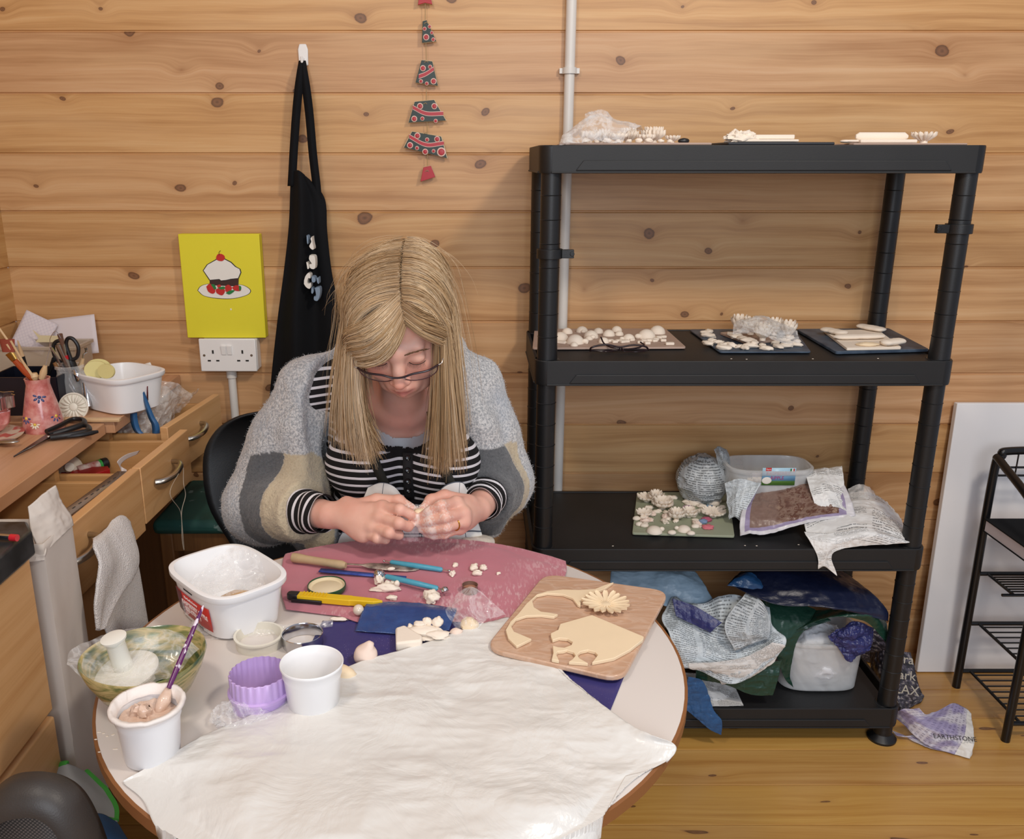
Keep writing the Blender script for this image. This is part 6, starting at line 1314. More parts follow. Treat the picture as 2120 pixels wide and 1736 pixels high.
MB().tube(curve([gl(322, 210, .004), gl(330, 192, .014), gl(400, 178, .02), gl(470, 190, .014), gl(540, 180, .018), gl(600, 188, .014), gl(615, 205, .004)], 40), .0022, 8).build('brow_bar', M['glframe'], eg)
for q in ([gl(325, 208, .003), gl(400, 213, .003), gl(462, 206, .003), gl(470, 192, .013)], [gl(480, 192, .013), gl(490, 210, .003), gl(560, 214, .003), gl(612, 207, .003)]): MB().tube(curve(q, 24), .0012, 8).build('lens_rim', M['glframe'], eg)
MB().tube(curve([gl(322, 208, .004), gl(500, 202, .004), gl(590, 185, .006), gl(575, 165, .012)], 24), .0018, 8).build('temple', M['glframe'], eg); MB().tube(curve([gl(612, 205, .005), gl(450, 196, .006), gl(395, 175, .012), gl(375, 140, .03)], 24), .0018, 8).build('temple', M['glframe'], eg)
boardq([c8(820, 108), c8(1350, 105), c8(1435, 222), c8(975, 222)], T2, .004, 'clay_board', 'navyb', 'dark navy board of clay petals in the middle of the second shelf')
boardq([c8(975, 128), c8(1085, 118), c8(1280, 165), c8(1110, 178)], T2+.0045, .006, 'beige_board', 'pinkb', 'small beige slab under the petal heap in the middle of the second shelf', r=.004)
zt = T2+.0045
petals = ((900, 118), (920, 114), (918, 136), (935, 160), (915, 175), (970, 168), (985, 185), (995, 198), (1010, 178), (1030, 184), (1075, 190), (1100, 196), (1130, 188), (1190, 185), (1210, 200), (1255, 170), (1270, 190), (1310, 185), (1330, 175), (1355, 180), (1365, 165), (1090, 150), (1060, 140), (1030, 128), (1120, 160), (1150, 170), (1300, 160), (1320, 150), (1240, 150))
for i, (x, y) in enumerate(petals):
    up = .007 if 1000 < x < 1240 and y < 172 else 0; p = atz(*c8(x, y+4), zt+up); r = .010+.005*((i*7) % 5)/5
    m = lump((p.x, p.y, zt+up), (r*1.3, r*.8, r*.5), i+200, amp=.35, sc=2, rot=i*1.3); tag(m.build('clay_petal', M['clay'], auto=70), 'loose curled clay petal on the middle board of the second shelf', 'clay petal', 'clay petals on the middle board of the second shelf')
for i, (x, y, r, n) in enumerate(((1075, 100, .024, 9), (1130, 115, .026, 10), (1190, 145, .024, 9), (1250, 118, .022, 9), (1320, 130, .020, 8))):
    p = atz(*c8(x, y+12), zt+.01); tag(daisy((p.x, p.y, zt+.010), r, n, .013, 70+i, lift=.9, w=1.2, layers=2).build('clay_flower', M['clay'], auto=50), 'ruffled clay flower in the petal heap on the second shelf', 'clay flower', 'ruffled clay flowers in the heap on the second shelf')
crumpled([[(*c8(1040, 120), 2.0), (*c8(1150, 130), 1.98), (*c8(1280, 165), 1.93), (*c8(1385, 165), 1.93)], [(*c8(1050, 75), 2.05), (*c8(1150, 60), 2.04), (*c8(1250, 80), 2.02), (*c8(1360, 120), 1.98)], [(*c8(1080, 85), 2.10), (*c8(1180, 45), 2.10), (*c8(1260, 70), 2.09), (*c8(1340, 110), 2.05)]], 'film_sheet', 'film', 'clear crumpled film covering the clay petals on the second shelf', 'cling film', amp=.008, sc=17, seed=12, fine=.0008)
boardq([c8(1362, 112), c8(1826, 108), c8(2030, 215), c8(1560, 228)], T2, .007, 'clay_board', 'navyb', 'dusty navy board of clay bars at the right of the second shelf')
zt = T2+.0075
def qslab(C, z, h, name, label, mt='clay', cat='clay slab', r=.004):
    W = [atz(*c8(x, y), z) for x, y in C]; P4 = rounded(W, r, 3); k = len(P4); m = MB(); m.add([(p.x, p.y, z) for p in P4]+[(p.x, p.y, z+h) for p in P4], [tuple(range(k-1, -1, -1)), tuple(range(k, 2*k))]+[(i, (i+1) % k, k+(i+1) % k, k+i) for i in range(k)]); return tag(m.build(name, M[mt], bevel=.0012), label, cat)
qslab([(1500, 118), (1770, 112), (1890, 203), (1615, 208)], zt, .006, 'clay_slab', 'wide flat clay slab on the right board of the second shelf')
z2 = zt+.0065
def onc(x, y, z): return atz(*c8(x, y), z)
strip(onc(1490, 110, z2), onc(1612, 135, z2), .018, .006, 3, 'clay_bar', 'thick grey-edged clay bar at the back left of the wide slab on the second shelf')
strip(onc(1668, 92, z2), onc(1808, 118, z2), .018, .006, 4, 'clay_bar', 'clay bar at the back right of the wide slab on the second shelf')
strip(onc(1545, 152, z2), onc(1810, 146, z2), .016, .006, 5, 'clay_bar', 'longest clay bar lying across the middle of the wide slab')
strip(onc(1795, 186, z2), onc(1898, 172, z2), .016, .007, 6, 'clay_bar', 'short clay bar at the front right corner of the wide slab')
p = onc(1720, 182, z2); tag(lump((p.x, p.y, z2), (.025, .012, .005), 44, amp=.3).build('clay_scrap', M['claywet'], auto=70), 'crumbly clay scrap in the front middle of the wide slab', 'clay scrap')
# ================================================================ third shelf
T3 = TOPS[2]+.0003
c6 = lambda x, y: (1280+x/3.419, 900+y/3.419)
boardq([c6(132, 418), c6(780, 418), c6(822, 730), c6(98, 708)], T3, .006, 'clay_board', 'greenb', 'sage green film-wrapped board of clay flowers on the third shelf', r=.006)
zt = T3+.0063
def on6(x, y, z=None): return atz(*c6(x, y), z if z else zt)
for i, (x, y, r, n, h, L, lb_) in enumerate(((200, 470, .026, 12, .009, 1, 'open clay daisy at the back left corner of the sage board'), (265, 470, .022, 9, .012, 2, 'double clay flower beside the back left daisy on the sage board'), (310, 520, .030, 8, .012, 2, 'largest layered clay flower on the sage board'), (670, 575, .031, 15, .009, 1, 'wide clay daisy at the right of the sage board'), (180, 580, .020, 9, .009, 1, 'ruffled clay flower at the left edge of the sage board'), (410, 600, .022, 9, .012, 2, 'layered clay flower in the middle front of the sage board'), (500, 580, .022, 8, .010, 2, 'layered clay flower just right of the middle of the sage board'))):
    p = on6(x, y); tag(daisy(p, r, n, h, 20+i, lift=.5, w=1.15, layers=L, mt='clay').build('clay_flower', M['clay'], auto=50), lb_, 'clay flower')
for i, (x, y, r, hh, lb_) in enumerate(((545, 480, 62, .95, 'largest clay dome at the back of the sage board'), (670, 485, 50, .75, 'second clay dome at the back right of the sage board'), (255, 685, 58, .75, 'clay dome at the front left of the sage board'), (465, 675, 50, .75, 'clay dome with a tail at the front middle of the sage board'))):
    p = on6(x, y); R = r*p.y/.95/1820/3.419; m = MB(); m.lathe([(0, 0), (R, 0)]+[(R*math.cos(a), R*hh*math.sin(a)) for a in (.2, .45, .7, .95, 1.2, 1.4)]+[(0, R*hh)], p, 28)
    a = .5 if i != 3 else 2.8; m.ball((p.x+math.cos(a)*R*1.1, p.y+.003, p.z+R*.3), (R*.35, R*.25, R*.3), 12, 8); tag(m.build('clay_dome', M['clay'], auto=60), lb_, 'clay dome')
rnd = random.Random(11)
for i in range(34):
    x = rnd.uniform(150, 560); y = rnd.uniform(520, 640); 
    if i > 24: x, y = rnd.uniform(330, 600), rnd.uniform(470, 560)
    p = on6(x, y); r = rnd.uniform(.007, .012); tag(lump(p, (r*1.2, r*.8, r*.6), 300+i, amp=.5, sc=2.2, rot=rnd.uniform(0, 3)).build('clay_petal', M['claypink' if i % 3 == 0 else 'clay'], auto=70), 'small curled clay petal among the flowers on the sage board', 'clay petal', 'clay petals on the sage board')
for i, (x, y) in enumerate(((130, 600), (150, 640), (185, 650), (360, 450), (395, 452), (735, 520), (380, 700), (515, 705), (545, 655))):
    p = on6(x, y); tag(lump(p, (.010, .008, .006), 340+i, amp=.12).build('clay_button', M['clay'], auto=70), 'small rounded clay pebble near the edge of the sage board', 'clay pebble', 'rounded clay pebbles on the sage board')
for i, (x, y, c, lb_) in enumerate(((490, 525, '#c9a9bc', 'lilac-tinted clay flower in the middle of the sage board'), (640, 520, '#8fa9c0', 'small blue-tinted clay star on the sage board'), (622, 610, '#b25a72', 'dark pink clay petal at the right of the sage board'), (636, 660, '#cc6d78', 'red-pink clay petal at the front right of the sage board'), (595, 622, '#7f94b4', 'small blue clay nib beside the dark pink petal'))):
    p = on6(x, y); M['tmp%d' % i] = mat('tinted_clay_%d' % i, c, rough=.7); tag(lump(p, (.013, .009, .006), 360+i, amp=.5, sc=2).build('tinted_clay', M['tmp%d' % i], auto=70), lb_, 'clay')
# newsprint ball
pc = atY(1456, 972, 2.165); R = 52*2.165/.95/1820; bc_ = Vector((pc.x, 2.165, T3+R*.95))
m = MB(); m.ball((0, 0, 0), 1, 80, 60); V = np.array(m.v); av = {'u': (np.arctan2(V[:, 0], -V[:, 1])/PI*.5+.5)*1.6, 'v': V[:, 2]*.5+.5}
V = V*(R*(1+.10*ridged(V, 2.6, 3, 4)))[:, None]; V[:, 2] *= 1.0; V += np.array(tuple(bc_)); V[:, 2] = np.maximum(V[:, 2], T3); m.v = [tuple(p) for p in V]
nb = thing('printed_bag_bundle', (bc_.x, bc_.y, T3), 'round bundle wrapped in grey printed polythene, left of the clear tub on the third shelf', 'bundle')
m.build('bundle', M['newsball'], nb, attrs=av)
crumpled([[(1478, 930, 2.13), (1488, 922, 2.13), (1505, 930, 2.15)], [(1482, 945, 2.12), (1495, 940, 2.11), (1512, 950, 2.14)], [(1490, 975, 2.13), (1502, 972, 2.13), (1512, 985, 2.15)]], 'twisted_neck', 'newsball', '', amp=.004, sc=30, parent=nb, nu=40, nv=40)
text_part('SAFETY DATA', .0105, frameM(atY(1437, 957, bc_.y-R*1.02), (1, 0, .12), (0, .2, 1)), M['ink'], nb)
# clear tub with scraps
Z3 = T3; rz = Z3+.132; Cc = [atz(1508, 962, rz), atz(1678, 962, rz), atz(1660, 932, rz), atz(1518, 930, rz)]
Cc = [Vector((Cc[0].x, 2.035, rz)), Vector((Cc[1].x, 2.035, rz)), Vector((Cc[1].x, 2.155, rz)), Vector((Cc[0].x, 2.155, rz))]
ct, cen3, ux3, uy3, ax3, ay3, _b = tub(Cc, Z3, .132, 'clear_tub', 'clear plastic ice cream tub of clay scraps with a colourful label on the third shelf', 'tub', M['cleartub'], taper=.86)
m = bagmesh((cen3.x, cen3.y, Z3+.006), (ax3*.72, ay3*.70, .060), 21, amp=.30, sc=5, flatb=-.3); tag(m.build('clay_trimmings', M['clay'], auto=80), 'heap of curled clay trimmings filling the clear tub', 'clay trimmings', kind='stuff')
yl = cen3.y-ay3*.93
lx = (atY(1577, 980, yl).x, atY(1646, 980, yl).x); lz = (atY(1600, 1003, yl).z, atY(1600, 967, yl).z)
t = NT('ripple_label_art'); P_ = t.n('NewGeometry').outputs['Position']; zz = t.math('DIVIDE', t.math('SUBTRACT', t.sep(P_)[2], lz[0]), lz[1]-lz[0])
t.P(Base9Color=t.ramp(zz, [(0, srgb('#4f8a3a')), (.22, srgb('#6fa04a')), (.3, srgb('#5f8fb8')), (.6, srgb('#8fc0e0')), (1, srgb('#b9dcee'))]), Roughness=.35)
MB().grid([[Vector((lx[0], yl-.004, lz[0])), Vector((lx[1], yl-.004, lz[0]))], [Vector((lx[0], yl-.004, lz[1])), Vector((lx[1], yl-.004, lz[1]))]]).build('picture_label', t.m, ct, solid=.0004)
lm = lambda u, v: Vector((lx[0]+(lx[1]-lx[0])*u, yl-.0048, lz[0]+(lz[1]-lz[0])*v))
M['mag'] = mat('magenta_print', '#b0457c', rough=.4)
text_part('RASPBERRY', .0115, frameM(lm(.48, .68), (1, 0, 0), (0, 0, 1)), M['mag'], ct); text_part('RIPPLE', .0115, frameM(lm(.46, .42), (1, 0, 0), (0, 0, 1)), M['mag'], ct)
MB().box(lm(.18, .92), (.014, .0006, .008)).build('red_badge', M['red'], ct); text_part('Farm', .006, frameM(lm(.18, .92)+Vector((0, -.0006, 0)), (1, 0, 0), (0, 0, 1)), M['labtxt'], ct)
for k, c in enumerate(('#2e7d4a', '#e8e8e8', '#c0392b')):
    M['fl%d' % k] = mat('flag_%d' % k, c); MB().box(lm(.85+.045*k, .86), (.0032, .0006, .009)).build('flag_stripe', M['fl%d' % k], ct)
m = MB(); m.ball(lm(.15, .28), (.012, .0008, .009), 20, 8); m.build('ice_cream_picture', M['paint_wht'], ct); MB().box((cen3.x-.028, yl+.004, Z3+.118), (.05, .0006, .010)).build('lid_sticker', M['paper'], ct)
# printed bags
t = NT('magazine_print'); u = t.n('Attribute', _attribute_name='u').outputs['Fac']; v = t.n('Attribute', _attribute_name='v').outputs['Fac']; P_ = t.obj()
bor = t.math('MAXIMUM', t.math('ABSOLUTE', t.math('SUBTRACT', u, .5)), t.math('ABSOLUTE', t.math('SUBTRACT', v, .5)))
sc_ = t.noise(t.comb(t.math('MULTIPLY', u, 6), t.math('MULTIPLY', v, 4), 0), 1, 5, .7)
art = t.ramp(sc_, [(.25, srgb('#3a2622')), (.42, srgb('#75564b')), (.5, srgb('#8f7668')), (.56, srgb('#5c352c')), (.66, srgb('#b59a84')), (.75, srgb('#46383a'))])
flat_ = t.ramp(u, [(.0, (1, 1, 1)), (.36, (1, 1, 1)), (.42, (0, 0, 0))]); art = t.mix(t.math('MULTIPLY', flat_, .75), art, srgb('#8a7268'))
col = t.mix(t.math('GREATER_THAN', bor, .40), art, srgb('#9c8fae')); col = t.mix(t.math('GREATER_THAN', bor, .45), col, srgb('#d9d6da'))
t.P(Base9Color=col, Roughness=.35); t.bump(t.noise(P_, 40, 3), .3, .002); M['magaz'] = t.m
Z = T3
crumpled([[(1690, 1150, 1.872), (1735, 1125, 1.87), (1800, 1118, 1.87), (1872, 1128, 1.872)], [(1668, 1100, 1.92), (1720, 1080, 1.94), (1800, 1070, 1.95), (1870, 1105, 1.91)], [(1668, 1075, 1.97), (1720, 1055, 2.0), (1800, 1045, 2.02), (1868, 1085, 1.98)], [(1690, 1060, 2.04), (1750, 1030, 2.08), (1810, 1030, 2.10), (1850, 1060, 2.08)], [(1740, 1030, 2.12), (1780, 1020, 2.14), (1820, 1030, 2.16), (1835, 1045, 2.16)]], 'printed_bag', 'news', 'white printed polythene bag lying at the right end of the third shelf', amp=.006, sc=14, seed=4, zmin=Z+.001, solid=.002, nv=120)
crumpled([[(1665, 1100, 1.90), (1720, 1102, 1.885), (1800, 1092, 1.885), (1872, 1118, 1.90)], [(1672, 1112, 1.88), (1725, 1120, 1.862), (1805, 1108, 1.862), (1874, 1124, 1.87)], [(1692, 1150, 1.862), (1712, 1145, 1.86), (1722, 1142, 1.86), (1732, 1140, 1.86)], [(1694, 1178, 1.862), (1706, 1172, 1.86), (1718, 1180, 1.858), (1733, 1192, 1.858)]], 'hanging_flap', 'news', 'torn white flap of printed polythene hanging over the front lip of the third shelf', amp=.003, sc=20, seed=7, solid=.001)
crumpled([[(1533, 1108, 1.93), (1590, 1104, 1.93), (1660, 1085, 1.94), (1768, 1070, 1.955)], [(1532, 1075, 1.965), (1600, 1055, 1.985), (1680, 1045, 1.985), (1760, 1035, 1.985)], [(1545, 1040, 2.02), (1600, 1020, 2.04), (1680, 1010, 2.03), (1740, 1000, 2.04)], [(1562, 1006, 2.08), (1620, 1000, 2.07), (1680, 992, 2.08), (1700, 990, 2.09)]], 'magazine_page_bag', 'magaz', 'brown picture-printed polythene bag with lilac border on the third shelf', amp=.008, sc=13, seed=5, zmin=Z+.004, solid=.002)
crumpled([[(1690, 1055, 1.975), (1730, 1050, 1.97), (1768, 1068, 1.955)], [(1678, 1020, 2.0), (1715, 1015, 2.0), (1752, 1030, 1.99)], [(1668, 985, 2.06), (1700, 978, 2.06), (1745, 985, 2.05)], [(1662, 980, 2.10), (1700, 970, 2.10), (1743, 967, 2.09)]], 'printed_bag', 'news', 'white text-printed bag flap standing behind the brown picture-printed bag', amp=.005, sc=18, seed=9, solid=.0015)
crumpled([[(1512, 1075, 2.0), (1522, 1070, 1.99), (1532, 1078, 1.98)], [(1505, 1030, 2.03), (1530, 1010, 2.02), (1570, 1010, 2.01)], [(1500, 1000, 2.03), (1530, 990, 2.025), (1575, 1002, 2.02)]], 'crumpled_bag', 'newsblue', 'small crumpled grey bag end between the sage board and the brown bag', amp=.006, sc=30, seed=10, nu=50, nv=50)
crumpled([[(1755, 1010, 2.10), (1785, 1000, 2.10), (1812, 1015, 2.12)], [(1760, 1040, 2.06), (1790, 1035, 2.05), (1815, 1040, 2.07)], [(1765, 1062, 2.02), (1790, 1065, 2.01), (1800, 1062, 2.03)]], 'clear_bag', 'clearpl', 'brownish clear plastic bag behind the printed bags on the third shelf', amp=.004, sc=26, seed=6, nu=50, nv=50)
# ================================================================ bottom shelf
Z4 = TOPS[3]+.0003
crumpled([[(1262, 1210, 2.02), (1330, 1235, 2.0), (1400, 1260, 1.99), (1478, 1245, 1.99)], [(1264, 1185, 2.05), (1335, 1195, 2.04), (1400, 1200, 2.03), (1458, 1215, 2.03)], [(1266, 1165, 2.09), (1335, 1160, 2.09), (1390, 1162, 2.09), (1432, 1172, 2.09)]], 'light_blue_bag', 'lblue', 'light blue polythene bag piled under the third shelf behind the table', amp=.008, sc=10, seed=2)
crumpled([[(1360, 1450, 1.90), (1420, 1462, 1.885), (1480, 1480, 1.88), (1536, 1478, 1.88)], [(1380, 1420, 1.93), (1430, 1425, 1.92), (1480, 1440, 1.91), (1535, 1470, 1.89)], [(1390, 1390, 1.96), (1440, 1395, 1.96), (1480, 1410, 1.96), (1520, 1420, 1.96)]], 'printed_bag', 'news', 'white printed bag lying lowest at the front of the bottom shelf', amp=.005, sc=14, seed=3, zmin=Z4+.001)
crumpled([[(1425, 1400, 1.86), (1455, 1410, 1.86), (1470, 1440, 1.86), (1478, 1470, 1.86)], [(1420, 1430, 1.858), (1445, 1440, 1.855), (1470, 1475, 1.85), (1494, 1490, 1.85)], [(1420, 1470, 1.858), (1445, 1490, 1.85), (1470, 1510, 1.848), (1494, 1522, 1.848)]], 'mid_blue_bag', 'mblue', 'mid blue polythene bag hanging over the front edge of the bottom shelf', amp=.006, sc=14, seed=6)
crumpled([[(1440, 1405, 1.885), (1500, 1415, 1.875), (1560, 1438, 1.87), (1600, 1438, 1.87)], [(1440, 1385, 1.88), (1500, 1395, 1.87), (1560, 1410, 1.87), (1610, 1405, 1.87)], [(1430, 1370, 1.89), (1500, 1375, 1.88), (1560, 1375, 1.88), (1618, 1365, 1.88)]], 'green_bag', 'green', 'dark green polythene bag peeping out under the printed bags', amp=.005, sc=13, seed=8)
crumpled([[(1380, 1380, 1.885), (1440, 1385, 1.87), (1520, 1412, 1.86), (1600, 1360, 1.865)], [(1390, 1330, 1.90), (1450, 1345, 1.88), (1530, 1365, 1.87), (1628, 1325, 1.87)], [(1370, 1280, 1.95), (1440, 1300, 1.93), (1520, 1320, 1.91), (1600, 1300, 1.91)], [(1390, 1240, 2.0), (1450, 1250, 1.98), (1520, 1230, 1.97), (1590, 1260, 1.96)]], 'printed_bag', 'newsblue', 'large heap of crumpled printed polythene in the middle of the bottom shelf', amp=.014, sc=9, seed=14, nu=120, nv=120, fine=.003)
crumpled([[(1425, 1372, 1.86), (1480, 1370, 1.85), (1545, 1360, 1.85), (1600, 1330, 1.85)], [(1430, 1385, 1.86), (1500, 1380, 1.85), (1560, 1375, 1.85), (1625, 1335, 1.855)], [(1470, 1385, 1.862), (1510, 1400, 1.855), (1560, 1395, 1.853), (1615, 1350, 1.86)], [(1495, 1418, 1.865), (1520, 1412, 1.86), (1560, 1400, 1.858), (1605, 1370, 1.862)]], 'printed_bag', 'news', 'white folded edge of printed polythene at the front of the heap', amp=.003, sc=14, seed=15)
crumpled([[(1520, 1345, 1.87), (1560, 1330, 1.87), (1590, 1320, 1.88)], [(1500, 1290, 1.89), (1545, 1300, 1.88), (1595, 1290, 1.89)], [(1545, 1225, 1.95), (1570, 1240, 1.93), (1590, 1270, 1.91)]], 'printed_bag', 'newsball', 'grey printed bag scrunched at the right of the heap', amp=.010, sc=18, seed=16, nu=70, nv=70)
crumpled([[(1392, 1238, 1.95), (1440, 1255, 1.93), (1495, 1288, 1.90)], [(1395, 1255, 1.94), (1435, 1275, 1.92), (1480, 1300, 1.895)], [(1400, 1275, 1.93), (1430, 1290, 1.92), (1470, 1310, 1.90)]], 'lilac_print_bag', 'violet', 'lilac-blue printed strip of bag at the top left of the heap', amp=.004, sc=14, seed=17, nu=50, nv=50)
# tissue tub
rz = Z4+.14; C4 = [atY(1632, 1300, 1.915), atY(1800, 1300, 1.915)]; xa, xb = atY(1628, 1410, 1.915).x, atY(1798, 1410, 1.915).x
Cc = [Vector((xa-.004, 1.895, rz)), Vector((xb+.004, 1.895, rz)), Vector((xb+.004, 2.06, rz)), Vector((xa-.004, 2.06, rz))]
for c in Cc: c.y += .035
tt, cen4, *_r = tub(Cc, Z4, .14, 'clear_storage_tub', 'clear plastic tub packed with crumpled white tissue on the bottom shelf', 'tub', M['cleartub'], taper=.93)
tag(bagmesh((cen4.x, cen4.y, Z4+.008), (.083, .072, .082), 31, amp=.18, sc=3, flatb=-.7).build('crumpled_tissue', M['tissue'], auto=80), 'crumpled white tissue packed inside the clear tub on the bottom shelf', 'tissue')
crumpled([[(1730, 1300, 1.925), (1770, 1285, 1.92), (1812, 1300, 1.93)], [(1715, 1318, 1.915), (1760, 1318, 1.90), (1813, 1330, 1.92)], [(1735, 1345, 1.91), (1765, 1350, 1.90), (1800, 1350, 1.91)], [(1748, 1362, 1.912), (1765, 1372, 1.905), (1785, 1362, 1.912)]], 'violet_bag', 'violet', 'crumpled violet-blue polythene over the white tissue tub', amp=.012, sc=20, seed=20, fine=.003)
crumpled([[(1600, 1330, 1.93), (1622, 1400, 1.93), (1640, 1420, 1.94)], [(1580, 1270, 1.94), (1615, 1340, 1.93), (1636, 1380, 1.93)], [(1575, 1240, 1.98), (1640, 1290, 1.95), (1660, 1310, 1.94)], [(1590, 1225, 2.02), (1680, 1260, 1.98), (1720, 1285, 1.95)]], 'green_bag', 'green', 'dark green polythene bag draped around the left of the tissue tub', amp=.006, sc=12, seed=21)
crumpled([[(1650, 1305, 1.93), (1720, 1280, 1.90), (1790, 1285, 1.90), (1843, 1340, 1.92)], [(1680, 1285, 1.94), (1740, 1272, 1.91), (1800, 1272, 1.90), (1838, 1300, 1.92)], [(1690, 1265, 1.97), (1750, 1262, 1.95), (1800, 1262, 1.94), (1835, 1280, 1.94)]], 'green_bag', 'green', 'green polythene edge folded over the top of the tissue tub', amp=.004, sc=13, seed=22)
crumpled([[(1507, 1210, 1.96), (1600, 1250, 1.91), (1720, 1258, 1.89), (1838, 1285, 1.90)], [(1510, 1208, 1.97), (1600, 1230, 1.93), (1720, 1252, 1.895), (1835, 1262, 1.91)], [(1530, 1190, 2.0), (1600, 1180, 1.98), (1700, 1200, 1.96), (1800, 1225, 1.95)], [(1560, 1175, 2.06), (1620, 1163, 2.06), (1690, 1163, 2.06), (1745, 1185, 2.05)]], 'navy_bag', 'nblue', 'dark navy polythene bag lying folded over the tubs on the bottom shelf', amp=.006, sc=8, seed=23, nu=110, nv=90)
crumpled([[(1505, 1212, 1.95), (1530, 1215, 1.945), (1575, 1222, 1.94)], [(1520, 1200, 1.96), (1545, 1195, 1.955), (1580, 1215, 1.945)], [(1535, 1188, 1.98), (1555, 1185, 1.975), (1575, 1200, 1.965)]], 'mid_blue_bag', 'mblue', 'blue corner of polythene sticking out left of the navy bag', amp=.003, sc=16, seed=24, nu=40, nv=40)
# ================================================================ clay sack on the floor
t = NT('clay_sack_print'); u = t.n('Attribute', _attribute_name='u').outputs['Fac']; v = t.n('Attribute', _attribute_name='v').outputs['Fac']; P_ = t.obj()
pt = t.noise(t.comb(t.math('MULTIPLY', u, 13), t.math('MULTIPLY', v, 16), 0), 1, 3, .6)
t.P(Base9Color=t.ramp(pt, [(.4, srgb('#2e2c33')), (.5, srgb('#46434c')), (.58, srgb('#6e6878')), (.66, srgb('#bdb4a6'))]), Roughness=.35); t.bump(t.noise(P_, 30, 3), .3, .003); M['sackdark'] = t.m
t = NT('lilac_sack_print'); u = t.n('Attribute', _attribute_name='u').outputs['Fac']; v = t.n('Attribute', _attribute_name='v').outputs['Fac']; P_ = t.obj()
wd = t.math('GREATER_THAN', t.noise(t.comb(t.math('MULTIPLY', u, 42), t.math('FLOOR', t.math('MULTIPLY', v, 16)), 0), 1, 1), .52); ln = t.math('LESS_THAN', t.math('ABSOLUTE', t.math('SUBTRACT', t.math('FRACT', t.math('MULTIPLY', v, 16)), .5)), .28)
bk_ = t.ramp(t.noise(t.comb(t.math('MULTIPLY', u, 3), t.math('MULTIPLY', v, 4), 1), 1, 1), [(.45, srgb('#9d93b4')), (.55, srgb('#d0cad2'))]); bk_ = t.mix(t.math('GREATER_THAN', v, .84), bk_, srgb('#e6e2da')); ln = t.math('MULTIPLY', ln, t.math('LESS_THAN', v, .84))
t.P(Base9Color=t.mix(t.math('MULTIPLY', t.math('MULTIPLY', wd, ln), .6), bk_, srgb('#5b5274')), Roughness=.35); t.bump(t.noise(P_, 40, 3), .3, .002); M['sacklilac'] = t.m
sk_ = thing('clay_sack', (1.02, 2.10, 0), 'printed plastic clay sack with a twisted lilac neck on the floor beside the shelving', 'sack')
def atf(x, y, z): return atz(x, y, z)
rows = [[(1800, 1350, 2.17), (1835, 1345, 2.10), (1885, 1350, 2.14)], [(1805, 1400, 2.13), (1845, 1395, 2.06), (1898, 1405, 2.10)], [(1815, 1440, 2.10), (1855, 1430, 2.03), (1912, 1445, 2.07)], [(1845, 1480, 2.05), (1868, 1470, 2.00), (1905, 1470, 2.04)]]
G = crumple(loft([[atY(*p) for p in r] for r in rows], 60, 60), .005, 14, 3); G[..., 2] = np.maximum(G[..., 2], .004); MB().grid(G).build('sack_body', M['sackdark'], sk_, attrs=uvattrs(60, 60), solid=.003)
G2 = G.copy(); G2[..., 1] = 2.24-(G2[..., 1]-2.0)*.2; MB().grid(G2).build('sack_body', M['sackdark'], sk_, attrs=uvattrs(60, 60), solid=.003)
rows = [[atf(1848, 1482, .05), atf(1868, 1468, .09), atf(1905, 1468, .09)], [atf(1880, 1510, .03), atf(1900, 1490, .065), atf(1925, 1480, .07)], [atf(1915, 1540, .012), atf(1950, 1505, .055), atf(1970, 1455, .07)], [atf(1960, 1556, .006), atf(1985, 1520, .045), atf(1998, 1462, .06)], [atf(2008, 1570, .004), atf(2018, 1530, .04), atf(2012, 1475, .05)]]
G = crumple(loft(rows, 70, 80), .006, 18, 8); G[..., 2] = np.maximum(G[..., 2], .003); MB().grid(G).build('twisted_neck', M['sacklilac'], sk_, attrs=uvattrs(80, 70), solid=.0015)
G2 = G.copy(); G2[..., 2] = .003+G2[..., 2]*.12; MB().grid(G2).build('neck_underside', M['sacklilac'], sk_, attrs=uvattrs(80, 70), solid=.0015)
pA_, pB_ = atf(1945, 1528, .062), atf(1990, 1532, .052); dx = (pB_-pA_).normalized(); q = Vector(G[52, 32]); 
nrm_ = Vector((0, -.55, .83)); text_part('EARTHSTONE', .016, frameM(Vector(G[56, 22])+Vector((0, -.012, .016)), (1, -.12, -.02), Vector((.1, .8, .5))), M['ink'], sk_)
for k, (s_, x, y) in enumerate((('Cra', 1895, 1362), ('Park', 1902, 1395), ('FLAX', 1905, 1425))):
    p = atY(1860, y, 2.045-.01*k); text_part(s_, .034, frameM(p+Vector((.012, -.005, 0)), (1, -.1, -.1), (0, .4, 1)), mat('sack_lettering', '#c5bba8', rough=.5) if k == 0 else bpy.data.materials['sack_lettering'], sk_)
# ---------------------------------------------------------------- seated woman
person = thing('person', (-.15, 1.66, .0), 'woman in grey cardigan and striped top bent over the table shaping clay', 'person')
PHI, ROL, YAW = math.radians(34), math.radians(4.5), math.radians(-3)
HC = atY(829, 664, 1.48)
ex_ = Vector((1, 0, 0)); ef_ = Vector((0, -math.cos(PHI), -math.sin(PHI))); eu_ = Vector((0, -math.sin(PHI), math.cos(PHI)))
Ry = Matrix.Rotation(YAW, 3, eu_); ex_ = Ry @ ex_; ef_ = Ry @ ef_
Rr = Matrix.Rotation(-ROL, 3, Vector((0, 1, 0))); ex_, ef_, eu_ = Rr @ ex_, Rr @ ef_, Rr @ eu_
HR = np.array([[ex_[i], ef_[i], eu_[i]] for i in range(3)])
def hl(x, f, u): return HC+ex_*x+ef_*f+eu_*u
TX = -.145
ELA, WRA = Vector((-.425, 1.635, .738)), atY(682, 1066, 1.472)
ELB, WRB = Vector((.048, 1.70, .768)), atY(990, 1052, 1.505)
